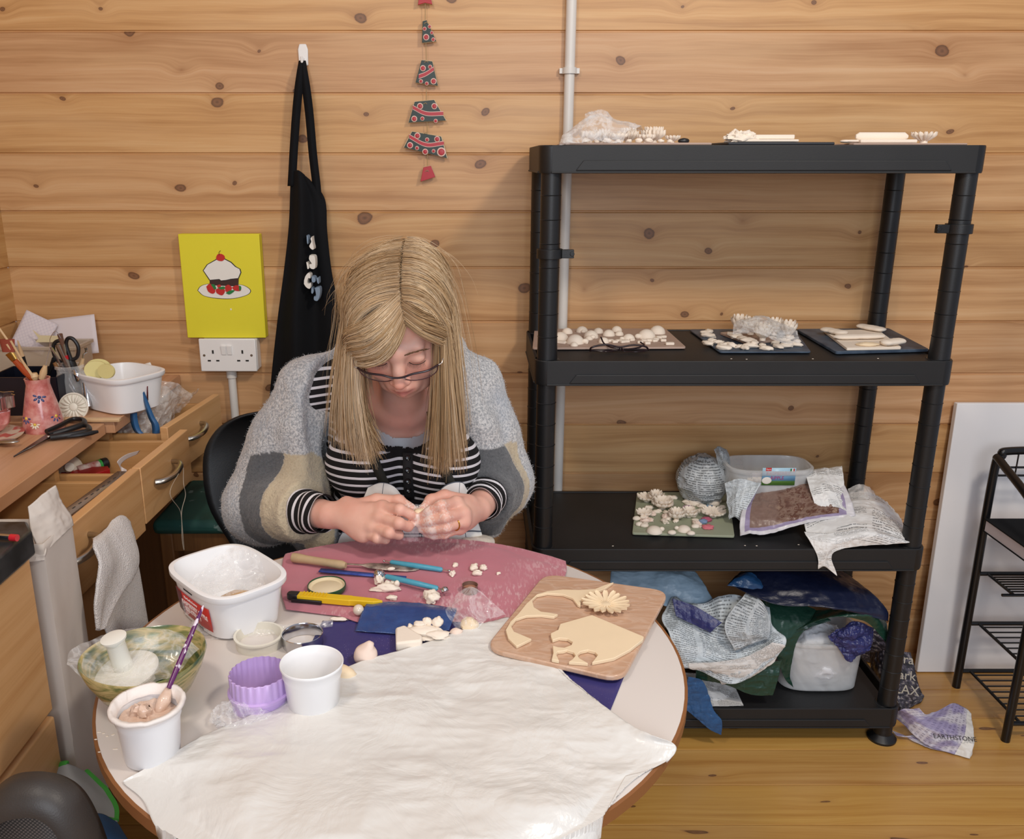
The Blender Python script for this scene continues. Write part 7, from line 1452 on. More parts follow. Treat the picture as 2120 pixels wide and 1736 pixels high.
SHA, SHB = Vector((-.322, 1.68, .955)), Vector((-.012, 1.71, .955))
def torso(F, o, k=.03):
    F.ell((TX, 1.71, .86), (.155+o, .100+o, .165+o), k=k); F.ell((TX+.005, 1.665, .90), (.125+o, .065+o, .085+o), k=k)
    F.ell((TX-.068, 1.605, .832), (.072+o, .066+o, .070+o), k=k*.8); F.ell((TX+.078, 1.605, .832), (.072+o, .066+o, .070+o), k=k*.8)
    F.ell((TX, 1.67, .68), (.150+o, .115+o, .16+o), k=k)
    F.ell(SHA, .044+o, k=k); F.ell(SHB, .042+o, k=k)
    F.cap((TX-.05, 1.705, 1.0), SHA, .042+o, .040+o, k); F.cap((TX+.05, 1.705, 1.0), SHB, .042+o, .038+o, k)
F = Field((-.50, 1.35, .60), (.16, 1.86, 1.29), .0026)
torso(F, -.004)
F.ell((TX, 1.68, .58), (.165, .13, .08), k=.03)
# arms
F.cap(SHA, ELA, .048, .040, .02); F.cap(ELA, WRA, .040, .025, .012); F.cap(SHB, ELB, .048, .040, .02); F.cap(ELB, WRB, .040, .025, .012)
# neck
nk = Vector((TX+.0, 1.675, .985))
F.cap(hl(0, -.035, -.045), nk, .050, .056, .03); F.cap(hl(0, .0, -.06), (TX+.004, 1.62, .935), .038, .040, .03)
F.cap((TX+.004-.012, 1.592, .925), (TX-.10, 1.635, .955), .010, .009, .02); F.cap((TX+.004+.016, 1.592, .925), (TX+.11, 1.635, .955), .010, .009, .02)  # collar bones
# head
def E(c, r, k=.012, mode='add'): F.ell(hl(*c), r, HR, k, mode)
def Cc_(pts, rs, k=.006, mode='add'): F.chain([hl(*p) for p in pts], rs, k, mode)
E((0, -.012, .030), (.074, .094, .085), .03); E((0, .028, -.032), (.060, .062, .072), .03)
E((0, .052, -.085), (.030, .026, .026), .025); E((0, .070, -.098), (.017, .014, .014), .016)
for s in (-1, 1):
    E((s*.038, .055, -.038), (.026, .026, .026), .02); Cc_([(s*.058, .0, -.055), (s*.030, .055, -.090)], [.014, .013], .022)
    E((s*.076, -.006, -.010), (.008, .020, .030), .008)
Cc_([(-.036, .078, .014), (0, .084, .010), (.036, .078, .014)], [.009, .011, .009], .014)
for s in (-1, 1):
    E((s*.031, .102, -.004), (.015, .014, .011), .010, 'sub'); E((s*.031, .0785, -.006), (.0145, .0125, .0115), .004)
Cc_([(0, .086, .006), (0, .098, -.020), (0, .108, -.040)], [.0075, .0085, .0105], .010)
for s in (-1, 1): E((s*.0115, .0985, -.043), (.0075, .010, .0075), .006)
E((0, .078, -.074), (.028, .016, .018), .012)
Cc_([(-.023, .083, -.0735), (-.008, .0935, -.0690), (0, .0935, -.0705), (.008, .0935, -.0690), (.023, .083, -.0735)], [.0028, .0052, .005, .0052, .0028], .003)
Cc_([(-.020, .083, -.0785), (0, .0930, -.0810), (.020, .083, -.0785)], [.003, .0062, .003], .004)
Cc_([(-.022, .091, -.0748), (0, .1015, -.0752), (.022, .091, -.0748)], [.0012, .0018, .0012], .003, 'sub')
# hands
def hp(x, y, Y): return atY(x, y, Y)
handA = dict(w=WRA, K=[hp(792, 1050, 1.43), hp(787, 1071, 1.415), hp(773, 1091, 1.412), hp(755, 1104, 1.42)],
    f=[[hp(792, 1050, 1.43), hp(828, 1054, 1.402), hp(849, 1064, 1.408), hp(863, 1072, 1.418)], [hp(787, 1071, 1.415), hp(826, 1083, 1.385), hp(845, 1090, 1.398), hp(852, 1084, 1.418)],
       [hp(773, 1091, 1.412), hp(806, 1103, 1.383), hp(826, 1107, 1.398), hp(822, 1098, 1.418)], [hp(755, 1104, 1.42), hp(781, 1114, 1.394), hp(799, 1117, 1.404), hp(800, 1108, 1.42)]],
    t=[hp(722, 1056, 1.462), hp(780, 1036, 1.462), hp(825, 1037, 1.450), hp(852, 1052, 1.434)])
handB = dict(w=WRB, K=[hp(944, 1041, 1.435), hp(959, 1062, 1.425), hp(960, 1079, 1.420), hp(952, 1093, 1.425)],
    f=[[hp(944, 1041, 1.435), hp(913, 1046, 1.398), hp(889, 1058, 1.402), hp(870, 1070, 1.415)], [hp(959, 1062, 1.425), hp(922, 1070, 1.388), hp(892, 1078, 1.395), hp(868, 1084, 1.412)],
       [hp(960, 1079, 1.420), hp(924, 1091, 1.388), hp(895, 1096, 1.395), hp(873, 1096, 1.411)], [hp(952, 1093, 1.425), hp(920, 1105, 1.397), hp(898, 1108, 1.402), hp(882, 1105, 1.414)]],
    t=[hp(968, 1042, 1.475), hp(920, 1028, 1.462), hp(893, 1036, 1.450), hp(876, 1054, 1.434)])
for H, sg in ((handA, 1), (handB, -1)):
    w = H['w']
    for i, K in enumerate(H['K']):
        F.cap(w+(K-w)*.08, K, .019-.002*i, .0112, .010)
    cpt = sum((K for K in H['K']), Vector())/4; mid = w.lerp(cpt, .55); d = (cpt-w).normalized(); sp_ = (H['K'][3]-H['K'][0]).normalized()
    Rm = np.array([[d[i], sp_[i], d.cross(sp_)[i]] for i in range(3)])
    F.ell(mid, (.042, .028, .012), Rm, .012)
    rr_ = [(.0108, .0098, .0088, .0074), (.0110, .0100, .0088, .0074), (.0102, .0094, .0084, .0070), (.0090, .0084, .0074, .0062)]
    for fch, r in zip(H['f'], rr_):
        F.chain(fch, r, .0025); F.ell(fch[1], r[1]*1.06, k=.003)
        F.ell(fch[0], r[0]*1.12, k=.008)
    F.chain(H['t'], (.0165, .0125, .0108, .0088), .006); F.ell(H['t'][2], .0112, k=.004)
V, Fc = F.mesh(); V = smoothmesh(V, Fc, 2, .5)
# attributes
loc = (V-np.array(tuple(HC)))@HR
def d2(p): return np.linalg.norm(V-np.array(tuple(p)), axis=1)
dust = np.zeros(len(V))
for H in (handA, handB):
    for i, fch in enumerate(H['f'][:4]):
        s = 1.0 if H is handB else .5
        for p in fch[2:]: dust = np.maximum(dust, s*np.clip(1.2-d2(p)/.022, 0, 1))
        if H is handB: dust = np.maximum(dust, .8*np.clip(1.1-d2(fch[1])/.025, 0, 1))
    dust = np.maximum(dust, np.clip(1.1-d2(H['t'][3])/.025, 0, 1))
onhead = d2(HC) < .18
lip = np.exp(-(loc[:, 0]/.020)**4-((loc[:, 2]+.0752)/.0075)**2)*(loc[:, 1] > .078)*onhead
cheek = (np.exp(-(((np.abs(loc[:, 0])-.040)/.018)**2+((loc[:, 2]+.038)/.02)**2))+.8*np.exp(-((loc[:, 0]/.014)**2+((loc[:, 2]+.042)/.012)**2)))*(loc[:, 1] > .05)*onhead
chestred = np.exp(-((V[:, 0]-TX)/.07)**2-((V[:, 2]-.92)/.05)**2)*.5
px_part = .018+.35*(loc[:, 1]-.05)*0
part = np.exp(-((loc[:, 0]-px_part)/.008)**2)
hairy = np.clip((loc[:, 2]-.052-.25*np.clip(loc[:, 1]-.05, 0, 1))/.02, 0, 1); hairy = np.maximum(hairy, np.clip((-.005-loc[:, 1])/.02, 0, 1)*(loc[:, 2] > -.05))*onhead*(1-.85*part)
t = NT('skin'); P_ = t.obj(); A = lambda n_: t.n('Attribute', _attribute_name=n_).outputs['Fac']
b = t.mix(t.noise(P_, 40, 4), srgb('#dda894'), srgb('#ecbfad')); b = t.mix(t.math('MULTIPLY', t.ramp(t.noise(P_, 14, 3), [(.4, (0, 0, 0)), (.65, (1, 1, 1))]), .3), b, srgb('#cf8473'))
b = t.mix(t.math('MULTIPLY', A('cheek'), .55), b, srgb('#cf7f70')); b = t.mix(t.math('MULTIPLY', A('lip'), .8), b, srgb('#b0605c')); b = t.mix(A('hairy'), b, srgb('#86643f'))
dn = t.ramp(t.math('ADD', t.math('MULTIPLY', t.noise(P_, 260, 3), .9), t.math('MULTIPLY', A('dust'), .55)), [(.72, (0, 0, 0)), (.86, (1, 1, 1))])
b = t.mix(t.math('MULTIPLY', dn, t.math('MULTIPLY', A('dust'), .9)), b, srgb('#eee2dc'))
t.P(Base9Color=b, Roughness=.48); t.b.inputs['Subsurface Weight'].default_value = .25; t.b.inputs['Subsurface Radius'].default_value = (1, .3, .2); t.b.inputs['Subsurface Scale'].default_value = .006
t.bump(t.noise(P_, 420, 3), .15, .0006); M['skin'] = t.m
np_build('body', V, Fc, M['skin'], person, attrs={'dust': dust, 'lip': lip, 'cheek': cheek+chestred, 'hairy': hairy})
# finger nails, wedding ring
M['nail'] = mat('finger_nail', '#e3b3a4', rough=.25, var=.05)
for H in (handA, handB):
    for ch_, r in ((H['f'][0], .0074), (H['t'], .0088)):
        tp = ch_[-1]; d = (ch_[-1]-ch_[-2]).normalized(); nrm = Vector((0, -.75, .65)); nrm = (nrm-d*nrm.dot(d)).normalized(); sd_ = d.cross(nrm)
        Rm = Matrix(((d.x, sd_.x, nrm.x), (d.y, sd_.y, nrm.y), (d.z, sd_.z, nrm.z))); MB().ball(tp+nrm*(r*.72)+d*.001, (.0062, .0046, .0022), 14, 8, M=Rm).build('nail', M['nail'], person)
a_, b_ = handB['f'][2][0], handB['f'][2][1]; d = (b_-a_).normalized(); c = a_.lerp(b_, .5); u = d.orthogonal().normalized(); w = d.cross(u)
MB().tube([c+u*(.0106*math.cos(q*2*PI/28))+w*(.0106*math.sin(q*2*PI/28)) for q in range(29)], .0011, 8).build('wedding_ring', mat('gold', '#d9a441', rough=.15, metal=1), person)
# eyelids: lashes and brows
M['lash'] = mat('dark_lash', '#3a2a24', rough=.6)
for s in (-1, 1):
    q = curve([hl(s*.031+dx, .0785+.0128*math.sqrt(max(0, 1-(dx/.0165)**2)), -.0105-.0018*(1-(dx/.016)**2)) for dx in (-.0145, -.010, -.005, 0, .005, .010, .0145)], 16)
    MB().tube(q, .0007, 6).build('lash_line', M['lash'], person)
    m = MB()
    for k in range(15): p = q[k]; m.tube([p, p+ef_*.004-eu_*.002, p+ef_*.006-eu_*.0055+ex_*(k-7)*.0002], [.00035, .00028, .0001], 5)
    m.build('eyelashes', M['lash'], person)
    m = MB()
    rnd = random.Random(3)
    for k in range(46):
        t_ = k/45; x = s*(.014+.036*t_); f_ = .0945-.016*t_*t_; u_ = .0140+.004*math.sin(t_*PI)-.0045*t_*t_+rnd.uniform(-.0018, .0018); p = hl(x, f_, u_); m.tube([p, p+ex_*s*.005+eu_*.0012], [.0006, .0002], 5)
    m.build('eyebrow', mat('brow_hair', '#6f5238', rough=.7), person)
# ---------------------------------------------------------------- glasses (worn)
eg2 = thing('reading_glasses', hl(0, .106, -.02), 'dark-framed reading glasses worn low on the woman\'s nose', 'glasses')
top = [(-.067, .094, -.012), (-.050, .106, -.012), (-.025, .1105, -.014), (-.008, .1135, -.018), (.008, .1135, -.018), (.025, .1105, -.014), (.050, .106, -.012), (.067, .094, -.012)]
MB().tube(curve([hl(*p) for p in top], 50), .0018, 10).build('brow_bar', M['glframe'], eg2)
t = NT('spectacle_lens'); t.P(Base9Color=(1, 1, 1, 1), Roughness=.05, Alpha=.10); M['lens'] = t.m
M['lensrim'] = mat('dark_lens_rim', '#4a2c30', rough=.2)
for s in (-1, 1):
    rim = [(s*.010, .112, -.018), (s*.013, .104, -.034), (s*.028, .098, -.043), (s*.048, .094, -.041), (s*.062, .092, -.030), (s*.066, .094, -.014)]
    rc = curve([hl(*p) for p in rim], 30); MB().tube(rc, .0009, 8).build('lens_rim', M['lensrim'], eg2)
    tp = curve([hl(*p) for p in ((s*.011, .1125, -.0165), (s*.028, .110, -.014), (s*.048, .106, -.012), (s*.066, .094, -.0125))], 30)
    MB().grid([[p for p in tp], [q for q in rc]]).build('lens', M['lens'], eg2)
    MB().tube(curve([hl(s*.067, .094, -.012), hl(s*.0735, .088, -.010), hl(s*.078, .05, -.004), hl(s*.080, .01, .002), hl(s*.079, -.012, -.006)], 24), .0012, 8).build('temple', mat('silver_temple', '#b9ada4', rough=.25, metal=.8) if s < 0 else bpy.data.materials['silver_temple'], eg2)
    MB().tube([hl(s*.010, .1115, -.022), hl(s*.0115, .105, -.028)], .0022, 8).build('nose_pad', M['glass'], eg2)
# ---------------------------------------------------------------- hair
rng = np.random.RandomState(5)
def slice_guide(yf, side, rx, rz, fall_z, outw, curl=0, fwd=0, th0=.0):
    q = math.sqrt(max(.05, 1-((yf+.012)/.112)**2)); pts = []
    pc = .018+side*.0032
    for th in np.linspace(th0, 1.62, 8):
        qx = q+(max(q, .88 if side > 0 else .80)-q)*math.sin(th)**2; x = side*rx*qx*math.sin(th)+(pc*(1-min(1, th/1.2))); pts.append(hl(x, yf, .030+rz*q*math.cos(th)))
    last = pts[-1]; n = 7
    for k in range(1, n+1):
        t_ = k/n; z = last.z+(fall_z-last.z)*t_
        o = outw*math.sin(t_*PI*.6)-curl*t_*t_
        pts.append(Vector((last.x+side*o, last.y+fwd*t_+.01*t_, z)))
    return pts
HG = []
def fam(guides, n, jit, w0, seed, tipj=.02):
    G = np.array([[tuple(p) for p in g] for g in guides]); m = len(G); rs = np.random.RandomState(seed); out = []; cl = rs.normal(0, 1, (m*15+20, 3))*np.array([.010, .008, .004])
    S = np.array([catmull(G[i], 22) for i in range(m)])          # m x 22 x 3
    for k in range(n):
        t_ = rs.rand()*(m-1); i = min(int(t_), m-2); u = t_-i; c = S[i]*(1-u)+S[i+1]*u
        lay = rs.rand(); j = rs.normal(0, jit, 3); ramp_ = np.linspace(.25, 1, 22)[:, None]
        hc = np.array(tuple(HC)); inward = (hc-c); inward[:, 2] *= .2; inward /= (np.linalg.norm(inward, axis=1, keepdims=True)+1e-6)
        c = c+j*ramp_**.8*(1+1.2*ramp_**4)+inward*(lay*lay*.012)+rs.normal(0, .0010, (1, 3))
        w = np.sin(np.linspace(0, rs.uniform(2, 5), 22)+rs.rand()*6)*rs.uniform(0, .0022); c = c+w[:, None]*np.array([1, .3, 0])*ramp_
        L = 22-int(abs(rs.normal(0, tipj*46))); L = max(12, min(22, L)); q_ = cl[int(t_*5)*3+int(lay*3)]; c = c+q_*np.linspace(0, 1, 22)[:, None]**2; out.append(catmull(c[:L], 16))
    return out
strands = []
for side in (-1, 1):
    zz = lambda a, b: (a, b)
    gs = []
    for yf, fz_, ow in [q for q in ((.078, .90, .006), (.062, .885, .008), (.040, .89, .016), (.012, .90, .022), (-.02, .92, .024), (-.05, .95, .020), (-.08, .98, .014), (-.10, 1.0, .008)) if q[0] < .07]:
        if side > 0: fz_ -= .015
        gs.append(slice_guide(yf, side, .087, .097, fz_, ow if side < 0 else ow*.15, curl=(.012 if yf > .03 else -.004) if side < 0 else (.004 if yf > .03 else .010), fwd=.03))
    strands += fam(gs, 4200, .0034, 1, 11+side, tipj=.06)
# fringe swept to image left
fr = []
for (r, a, b, c, d, e) in (((.016, .050, .110), (-.014, .078, .102), (-.048, .080, .075), (-.078, .060, .042), (-.094, .036, -.002), .885), ((.016, .066, .098), (-.010, .092, .082), (-.042, .094, .058), (-.074, .070, .030), (-.090, .045, -.010), .885),
                           ((.018, .076, .090), (-.004, .100, .070), (-.036, .102, .042), (-.068, .080, .014), (-.086, .055, -.020), .89),
                           ((.020, .084, .080), (.004, .103, .058), (-.026, .107, .028), (-.056, .092, .006), (-.078, .066, -.026), .905),
                           ((.021, .088, .072), (.010, .103, .050), (-.012, .108, .020), (-.042, .101, .000), (-.072, .076, -.024), .92)):
    pts = [hl(*q) for q in (r, a, b, c, d)]; l = pts[-1]
    for k in range(1, 6): t_ = k/5; pts.append(Vector((l.x-.010*math.sin(t_*2.2)+.028*t_*t_, l.y+.035*t_, l.z+(e-l.z)*t_)))
    fr.append(pts)
strands += fam(fr, 2000, .0028, 1, 31, tipj=.07)
fr = []
for (r, a, b, c, e) in (((.019, .045, .110), (.050, .056, .092), (.080, .040, .052), (.089, .024, .005), .88), ((.020, .066, .098), (.050, .076, .080), (.080, .056, .040), (.087, .040, -.005), .87), ((.022, .076, .088), (.050, .086, .066), (.076, .068, .030), (.085, .050, -.010), .87), ((.024, .084, .076), (.046, .091, .056), (.070, .078, .022), (.083, .060, -.012), .885)):
    pts = [hl(*q) for q in (r, a, b, c)]; l = pts[-1]
    for k in range(1, 6): t_ = k/5; pts.append(Vector((l.x+.004*math.sin(t_*3)-.004*t_, l.y+.035*t_, l.z+(e-l.z)*t_)))
    fr.append(pts)
strands += fam(fr, 1200, .0030, 1, 41, tipj=.07)
# fly-away hairs
for k in range(130):
    yf = rng.uniform(-.08, .06); side = rng.choice([-1, 1]); g = np.array([tuple(p) for p in slice_guide(yf, side, .097+rng.uniform(0, .006), .104+rng.uniform(0, .006), .95, .02)]); c = catmull(g, 16)[:rng.randint(6, 16)]; c = catmull(c+np.linspace(0, 1, len(c))[:, None]*rng.normal(0, .010, (1, 3)), 16); strands.append(c)
S = np.array(strands); N_, K_ = S.shape[:2]; print('strands', N_)
T_ = np.gradient(S, axis=1); T_ /= np.linalg.norm(T_, axis=2, keepdims=True)+1e-9
rv = rng.normal(0, 1, (N_, 1, 3)); U_ = np.cross(T_, rv); U_ /= np.linalg.norm(U_, axis=2, keepdims=True)+1e-9; W_ = np.cross(T_, U_)
rad = (.00050+.0003*rng.rand(N_, 1))*np.concatenate([np.linspace(.8, 1, K_-5), np.linspace(1, .3, 5)])[None, :]; rad[-130:] *= .4
VV = np.stack([S+U_*(rad*math.cos(a))[..., None]+W_*(rad*math.sin(a))[..., None] for a in (0, 2.094, 4.189)], axis=2)   # N,K,3,3
idx = np.arange(N_*K_*3).reshape(N_, K_, 3); FF = []
for k in range(3):
    k2 = (k+1) % 3; FF.append(np.stack([idx[:, :-1, k], idx[:, :-1, k2], idx[:, 1:, k2], idx[:, 1:, k]], -1).reshape(-1, 4))
FF = np.vstack(FF); clump = (np.sin(S[:, 8, 0]*160+S[:, 8, 1]*90)*.5+.5)
rnd_ = np.clip(.55*rng.rand(N_)+.45*clump, 0, 1); rat = np.repeat(rnd_, K_*3); tat = np.tile(np.repeat(np.linspace(0, 1, K_), 3), N_)
t = NT('blonde_hair'); A = lambda n_: t.n('Attribute', _attribute_name=n_).outputs['Fac']
b = t.ramp(A('rnd'), [(0, srgb('#80603f')), (.25, srgb('#ac8a62')), (.5, srgb('#ccae86')), (.8, srgb('#e2caa8')), (1, srgb('#f2dfc4'))]); b = t.mix(t.math('MULTIPLY', t.ramp(A('along'), [(0, (1, 1, 1)), (.16, (0, 0, 0))]), .55), b, srgb('#8f6a42'))
t.P(Base9Color=b, Roughness=.38); t.b.inputs['Specular IOR Level'].default_value = .5; t.b.inputs['Anisotropic'].default_value = .5; M['hair'] = t.m
np_build('hair', VV.reshape(-1, 3), FF, M['hair'], person, attrs={'rnd': rat, 'along': tat})
# ---------------------------------------------------------------- striped top, vest, sleeves
t = NT('black_white_stripes'); A = lambda n_: t.n('Attribute', _attribute_name=n_).outputs['Fac']; P_ = t.obj()
st_ = t.math('FRACT', t.math('DIVIDE', A('stripe'), .0152)); wmask = t.math('MULTIPLY', t.math('LESS_THAN', st_, .32), t.math('SUBTRACT', 1.0, A('plain')))
rib = t.n('TexWave', Vector=P_, Scale=260.0, Distortion=0.0).outputs['Fac']
t.P(Base9Color=t.mix(wmask, srgb('#1c1a1b'), srgb('#dcd8dc')), Roughness=.85); t.b.inputs['Specular IOR Level'].default_value = .25; t.bump(t.math('ADD', rib, t.noise(P_, 600, 2)), .2, .0006); M['stripe'] = t.m
F2 = Field((-.42, 1.48, .56), (.12, 1.88, 1.09), .004); torso(F2, .006)
for S_, E_ in ((SHA, ELA), (SHB, ELB)): F2.cap(S_, E_, .048, .044, .015)
V, Fc = F2.mesh(); V = smoothmesh(V, Fc, 2); dx = V[:, 0]-(TX+.008)
wr = .0022*fbm(V*np.array([1, 1, .6]), 22, 3, 3); V[:, 1] += wr
cut = .874+8.2*dx**2; keep = ~((V[:, 1] < 1.69) & (V[:, 2] > cut) & (np.abs(dx) < .112)); keep &= ~((np.hypot(V[:, 0]-TX, (V[:, 1]-1.70)) < .075) & (V[:, 2] > .97))
plain = ((V[:, 2] > cut-.012) & (V[:, 1] < 1.69) & (np.abs(dx) < .13)).astype(float); stripe = V[:, 2]+.25*(dx**2)*(1)+.008*np.sin(dx*9)
plain = np.maximum(plain, ((np.abs(dx-.010) < .0095) & (V[:, 1] < 1.66)).astype(float))
np_build('striped_top', V, Fc, M['stripe'], person, attrs={'stripe': stripe, 'plain': plain}, keep=keep)
F3 = Field((-.34, 1.48, .70), (.05, 1.88, 1.05), .0045); torso(F3, .0015); V3, Fc3 = F3.mesh(); V3 = smoothmesh(V3, Fc3, 2); dx3 = V3[:, 0]-(TX+.008)
keep = (V3[:, 1] < 1.70) & (V3[:, 2] < .888+8*dx3**2) & (np.abs(dx3) < .115) & (V3[:, 2] < .99)
plabel(np_build('grey_vest', V3, Fc3, mat('pale_grey_jersey', '#b9bcc2', rough=.9, bump=.2, bs=700), person, keep=keep), 'pale grey vest edge at the neckline')
# placket and buttons
def onfront(x, z):
    m_ = (np.abs(V[:, 0]-x) < .006) & (np.abs(V[:, 2]-z) < .006) & (V[:, 1] < 1.68); return V[m_][:, 1].min() if m_.any() else 1.55
bxs = TX+.018
plk = []
for z in np.linspace(.868, .775, 14):
    y = onfront(bxs, z)-.0018; plk.append([Vector((bxs-.0095, y, z)), Vector((bxs, y-.001, z)), Vector((bxs+.0095, y, z))])
M['blkjersey'] = mat('black_jersey', '#1d1b1c', rough=.85, bump=.3, bs=500)
MB().grid(plk).build('placket', M['blkjersey'], person, solid=.001)
for z in (.860, .838, .816, .795):
    y = onfront(bxs, z)-.0035; R = Matrix.Rotation(PI/2-.25, 4, 'X'); o = MB().lathe([(0, 0), (.0052, 0), (.0055, .0012), (.0048, .0022), (.0035, .0015), (0, .0015)], (bxs, y, z), 20, M=R).build('button', mat('black_button', '#141213', rough=.2) if z > .85 else bpy.data.materials['black_button'], person)
# sleeves
def sleeve(E_, W_, t0, t1, r0, r1, n=3):
    d = (W_-E_); rows = []; K = 40; u = d.orthogonal().normalized(); w = d.normalized().cross(u); vs = []; st = []
    for i in range(K+1):
        t_ = t0+(t1-t0)*i/K; c = E_+d*t_; r = r0+(r1-r0)*i/K; row = []
        for k in range(36):
            a = 2*PI*k/36; rr = r*(1+.05*math.sin(t_*40+math.sin(a*2)*1.2)+.04*math.sin(3*a+t_*9)); row.append(c+(u*math.cos(a)+w*math.sin(a))*rr); st.append(d.length*t_+.0025*math.sin(a*2+1))
        rows.append(row)
    rows.append([E_+d*t1+(p-(E_+d*t1))*.9-d.normalized()*.004 for p in rows[-1]]); st += [d.length*t1+.004]*36
    return MB().grid(rows, closed_u=True).build('striped_sleeve', M['stripe'], person, attrs={'stripe': st, 'plain': [0]*len(st)})
sleeve(ELA, WRA, .1, .93, .056, .0345); sleeve(ELB, WRB, .1, .90, .050, .0345)
# ---------------------------------------------------------------- cardigan
F4 = Field((-.56, 1.42, .58), (.20, 1.90, 1.10), .0042)
F4.ell((TX-.01, 1.75, .85), (.175, .10, .19), k=.03); F4.chain([(TX-.15, 1.655, 1.0), (TX-.085, 1.715, 1.035), (TX, 1.755, 1.045), (TX+.085, 1.715, 1.035), (TX+.105, 1.645, 1.0)], [.022, .03, .034, .03, .022], .03)
F4.chain([(TX-.10, 1.70, 1.0), SHA+Vector((0, 0, .005)), (-.375, 1.665, .865), ELA+Vector((0, .0, .0))], [.040, .060, .066, .072], .025)
F4.chain([(TX+.10, 1.70, 1.0), SHB+Vector((0, 0, .005)), (.022, 1.705, .865), ELB+Vector((.005, 0, -.005))], [.036, .056, .057, .062], .025)
F4.ell(ELA+Vector((.005, .02, -.03)), (.068, .08, .060), k=.03); F4.ell(ELB+Vector((.002, .0, -.02)), (.054, .08, .056), k=.03)
F4.chain([ELA, ELA.lerp(WRA, .35), ELA.lerp(WRA, .72)], [.070, .062, .055], .02); F4.chain([ELB, ELB.lerp(WRB, .35), ELB.lerp(WRB, .72)], [.060, .054, .050], .02)
F4.chain([(TX-.168, 1.655, .985), (TX-.192, 1.615, .90), (TX-.185, 1.595, .80), (TX-.165, 1.605, .68)], [.026, .034, .040, .045], .03)
F4.chain([(TX+.118, 1.665, .985), (TX+.148, 1.635, .90), (TX+.170, 1.63, .82), (TX+.165, 1.64, .70)], [.022, .027, .030, .035], .03)
F4.cap((-.272, 1.618, 1.01), (-.247, 1.572, .74), .041, .038, .010, 'sub'); F4.cap((-.276, 1.60, .96), (-.262, 1.565, .85), .041, .039, .010, 'sub'); F4.cap((-.284, 1.60, .95), (-.273, 1.563, .84), .040, .038, .010, 'sub'); F4.cap((-.255, 1.665, 1.035), (-.272, 1.618, .97), .040, .041, .010, 'sub')
F4.cap(ELA.lerp(WRA, .45), ELA.lerp(WRA, .95), .040, .034, .0, 'sub'); F4.cap(ELB.lerp(WRB, .42), ELB.lerp(WRB, .95), .038, .034, .0, 'sub')
F4.endcut(ELA, WRA, .66, .12); F4.endcut(ELB, WRB, .66, .11)
V, Fc = F4.mesh(); V = smoothmesh(V, Fc, 3)
n_ = fbm(V*np.array([1, 1, .7]), 13, 3, 6); rdg = ridged(V*np.array([1.3, 1, .6]), 9, 2, 8)
ctr = np.array([TX, 1.70, .85]); nd = V-ctr; nd /= np.linalg.norm(nd, axis=1, keepdims=True)
V = V+nd*(.005*n_+.005*rdg)[:, None]+nd*(.0012*fbm(V, 130, 2, 2))[:, None]
def bandt(V, E_, W_):
    d = np.array(tuple(W_-E_)); L = d@d; v = V-np.array(tuple(E_)); t_ = v@d/L; r = np.linalg.norm(v-t_[:, None]*d, axis=1); return t_, r
tA, rA = bandt(V, ELA, WRA); tB, rB = bandt(V, ELB, WRB)
wob = .03*fbm(V, 16, 2, 4)
sA_ = (V[:, 0] < TX-.13) & (rA < .11) & (V[:, 2] < .86); sB_ = (V[:, 0] > TX+.12) & (rB < .095) & (V[:, 2] < .86)
tA = tA+wob; tB = tB+wob
dark = (sA_ & (tA > .14) & (tA < .44)) | (sB_ & (tB > .32)); beige = (sA_ & (tA >= .44)) | (sB_ & (tB > .16) & (tB <= .32))
t = NT('fluffy_grey_knit'); A = lambda n_: t.n('Attribute', _attribute_name=n_).outputs['Fac']; P_ = t.obj()
fz_ = t.noise(P_, 240, 3, .7); b = t.mix(t.ramp(fz_, [(.4, (0, 0, 0)), (.6, (1, 1, 1))]), srgb('#9d9fa2'), srgb('#dcdad8')); b = t.mix(t.math('MULTIPLY', t.ramp(t.noise(P_, 9, 3), [(.45, (0, 0, 0)), (.65, (1, 1, 1))]), .4), b, srgb('#a9b4c2'))
b = t.mix(A('dark'), b, t.mix(fz_, srgb('#45474a'), srgb('#77787a'))); b = t.mix(A('beige'), b, t.mix(fz_, srgb('#b5a488'), srgb('#d3c5aa')))
t.P(Base9Color=b, Roughness=.95); t.b.inputs['Sheen Weight'].default_value = .35; t.b.inputs['Specular IOR Level'].default_value = .15; t.bump(t.math('ADD', fz_, t.noise(P_, 90, 2)), .8, .003); M['knit'] = t.m
cd = np_build('cardigan', V, Fc, M['knit'], person, attrs={'dark': dark, 'beige': beige})
# fluff fibres over the knit
fc = Fc[rng.randint(0, len(Fc), 26000)]; c = V[fc].mean(1); e1 = V[fc[:, 1]]-V[fc[:, 0]]; e2 = V[fc[:, 3]]-V[fc[:, 0]]; nn = np.cross(e1, e2); nn /= np.linalg.norm(nn, axis=1, keepdims=True)+1e-12
c = c+rng.uniform(-.002, .002, c.shape); dr_ = nn+rng.normal(0, .6, nn.shape); dr_ /= np.linalg.norm(dr_, axis=1, keepdims=True); sdv = np.cross(dr_, rng.normal(0, 1, dr_.shape)); sdv /= np.linalg.norm(sdv, axis=1, keepdims=True)
ln_ = rng.uniform(.002, .0055, (len(c), 1)); VF = np.stack([c-sdv*.00035, c+sdv*.00035, c+dr_*ln_], 1).reshape(-1, 3); FFl = np.arange(len(VF)).reshape(-1, 3)
fl_ = np_build('fluff', VF, FFl, M['knit'], person, attrs={'dark': np.repeat(dark[fc[:, 0]], 3), 'beige': np.repeat(beige[fc[:, 0]], 3)}, smooth=False); fl_['kind'] = 'stuff'
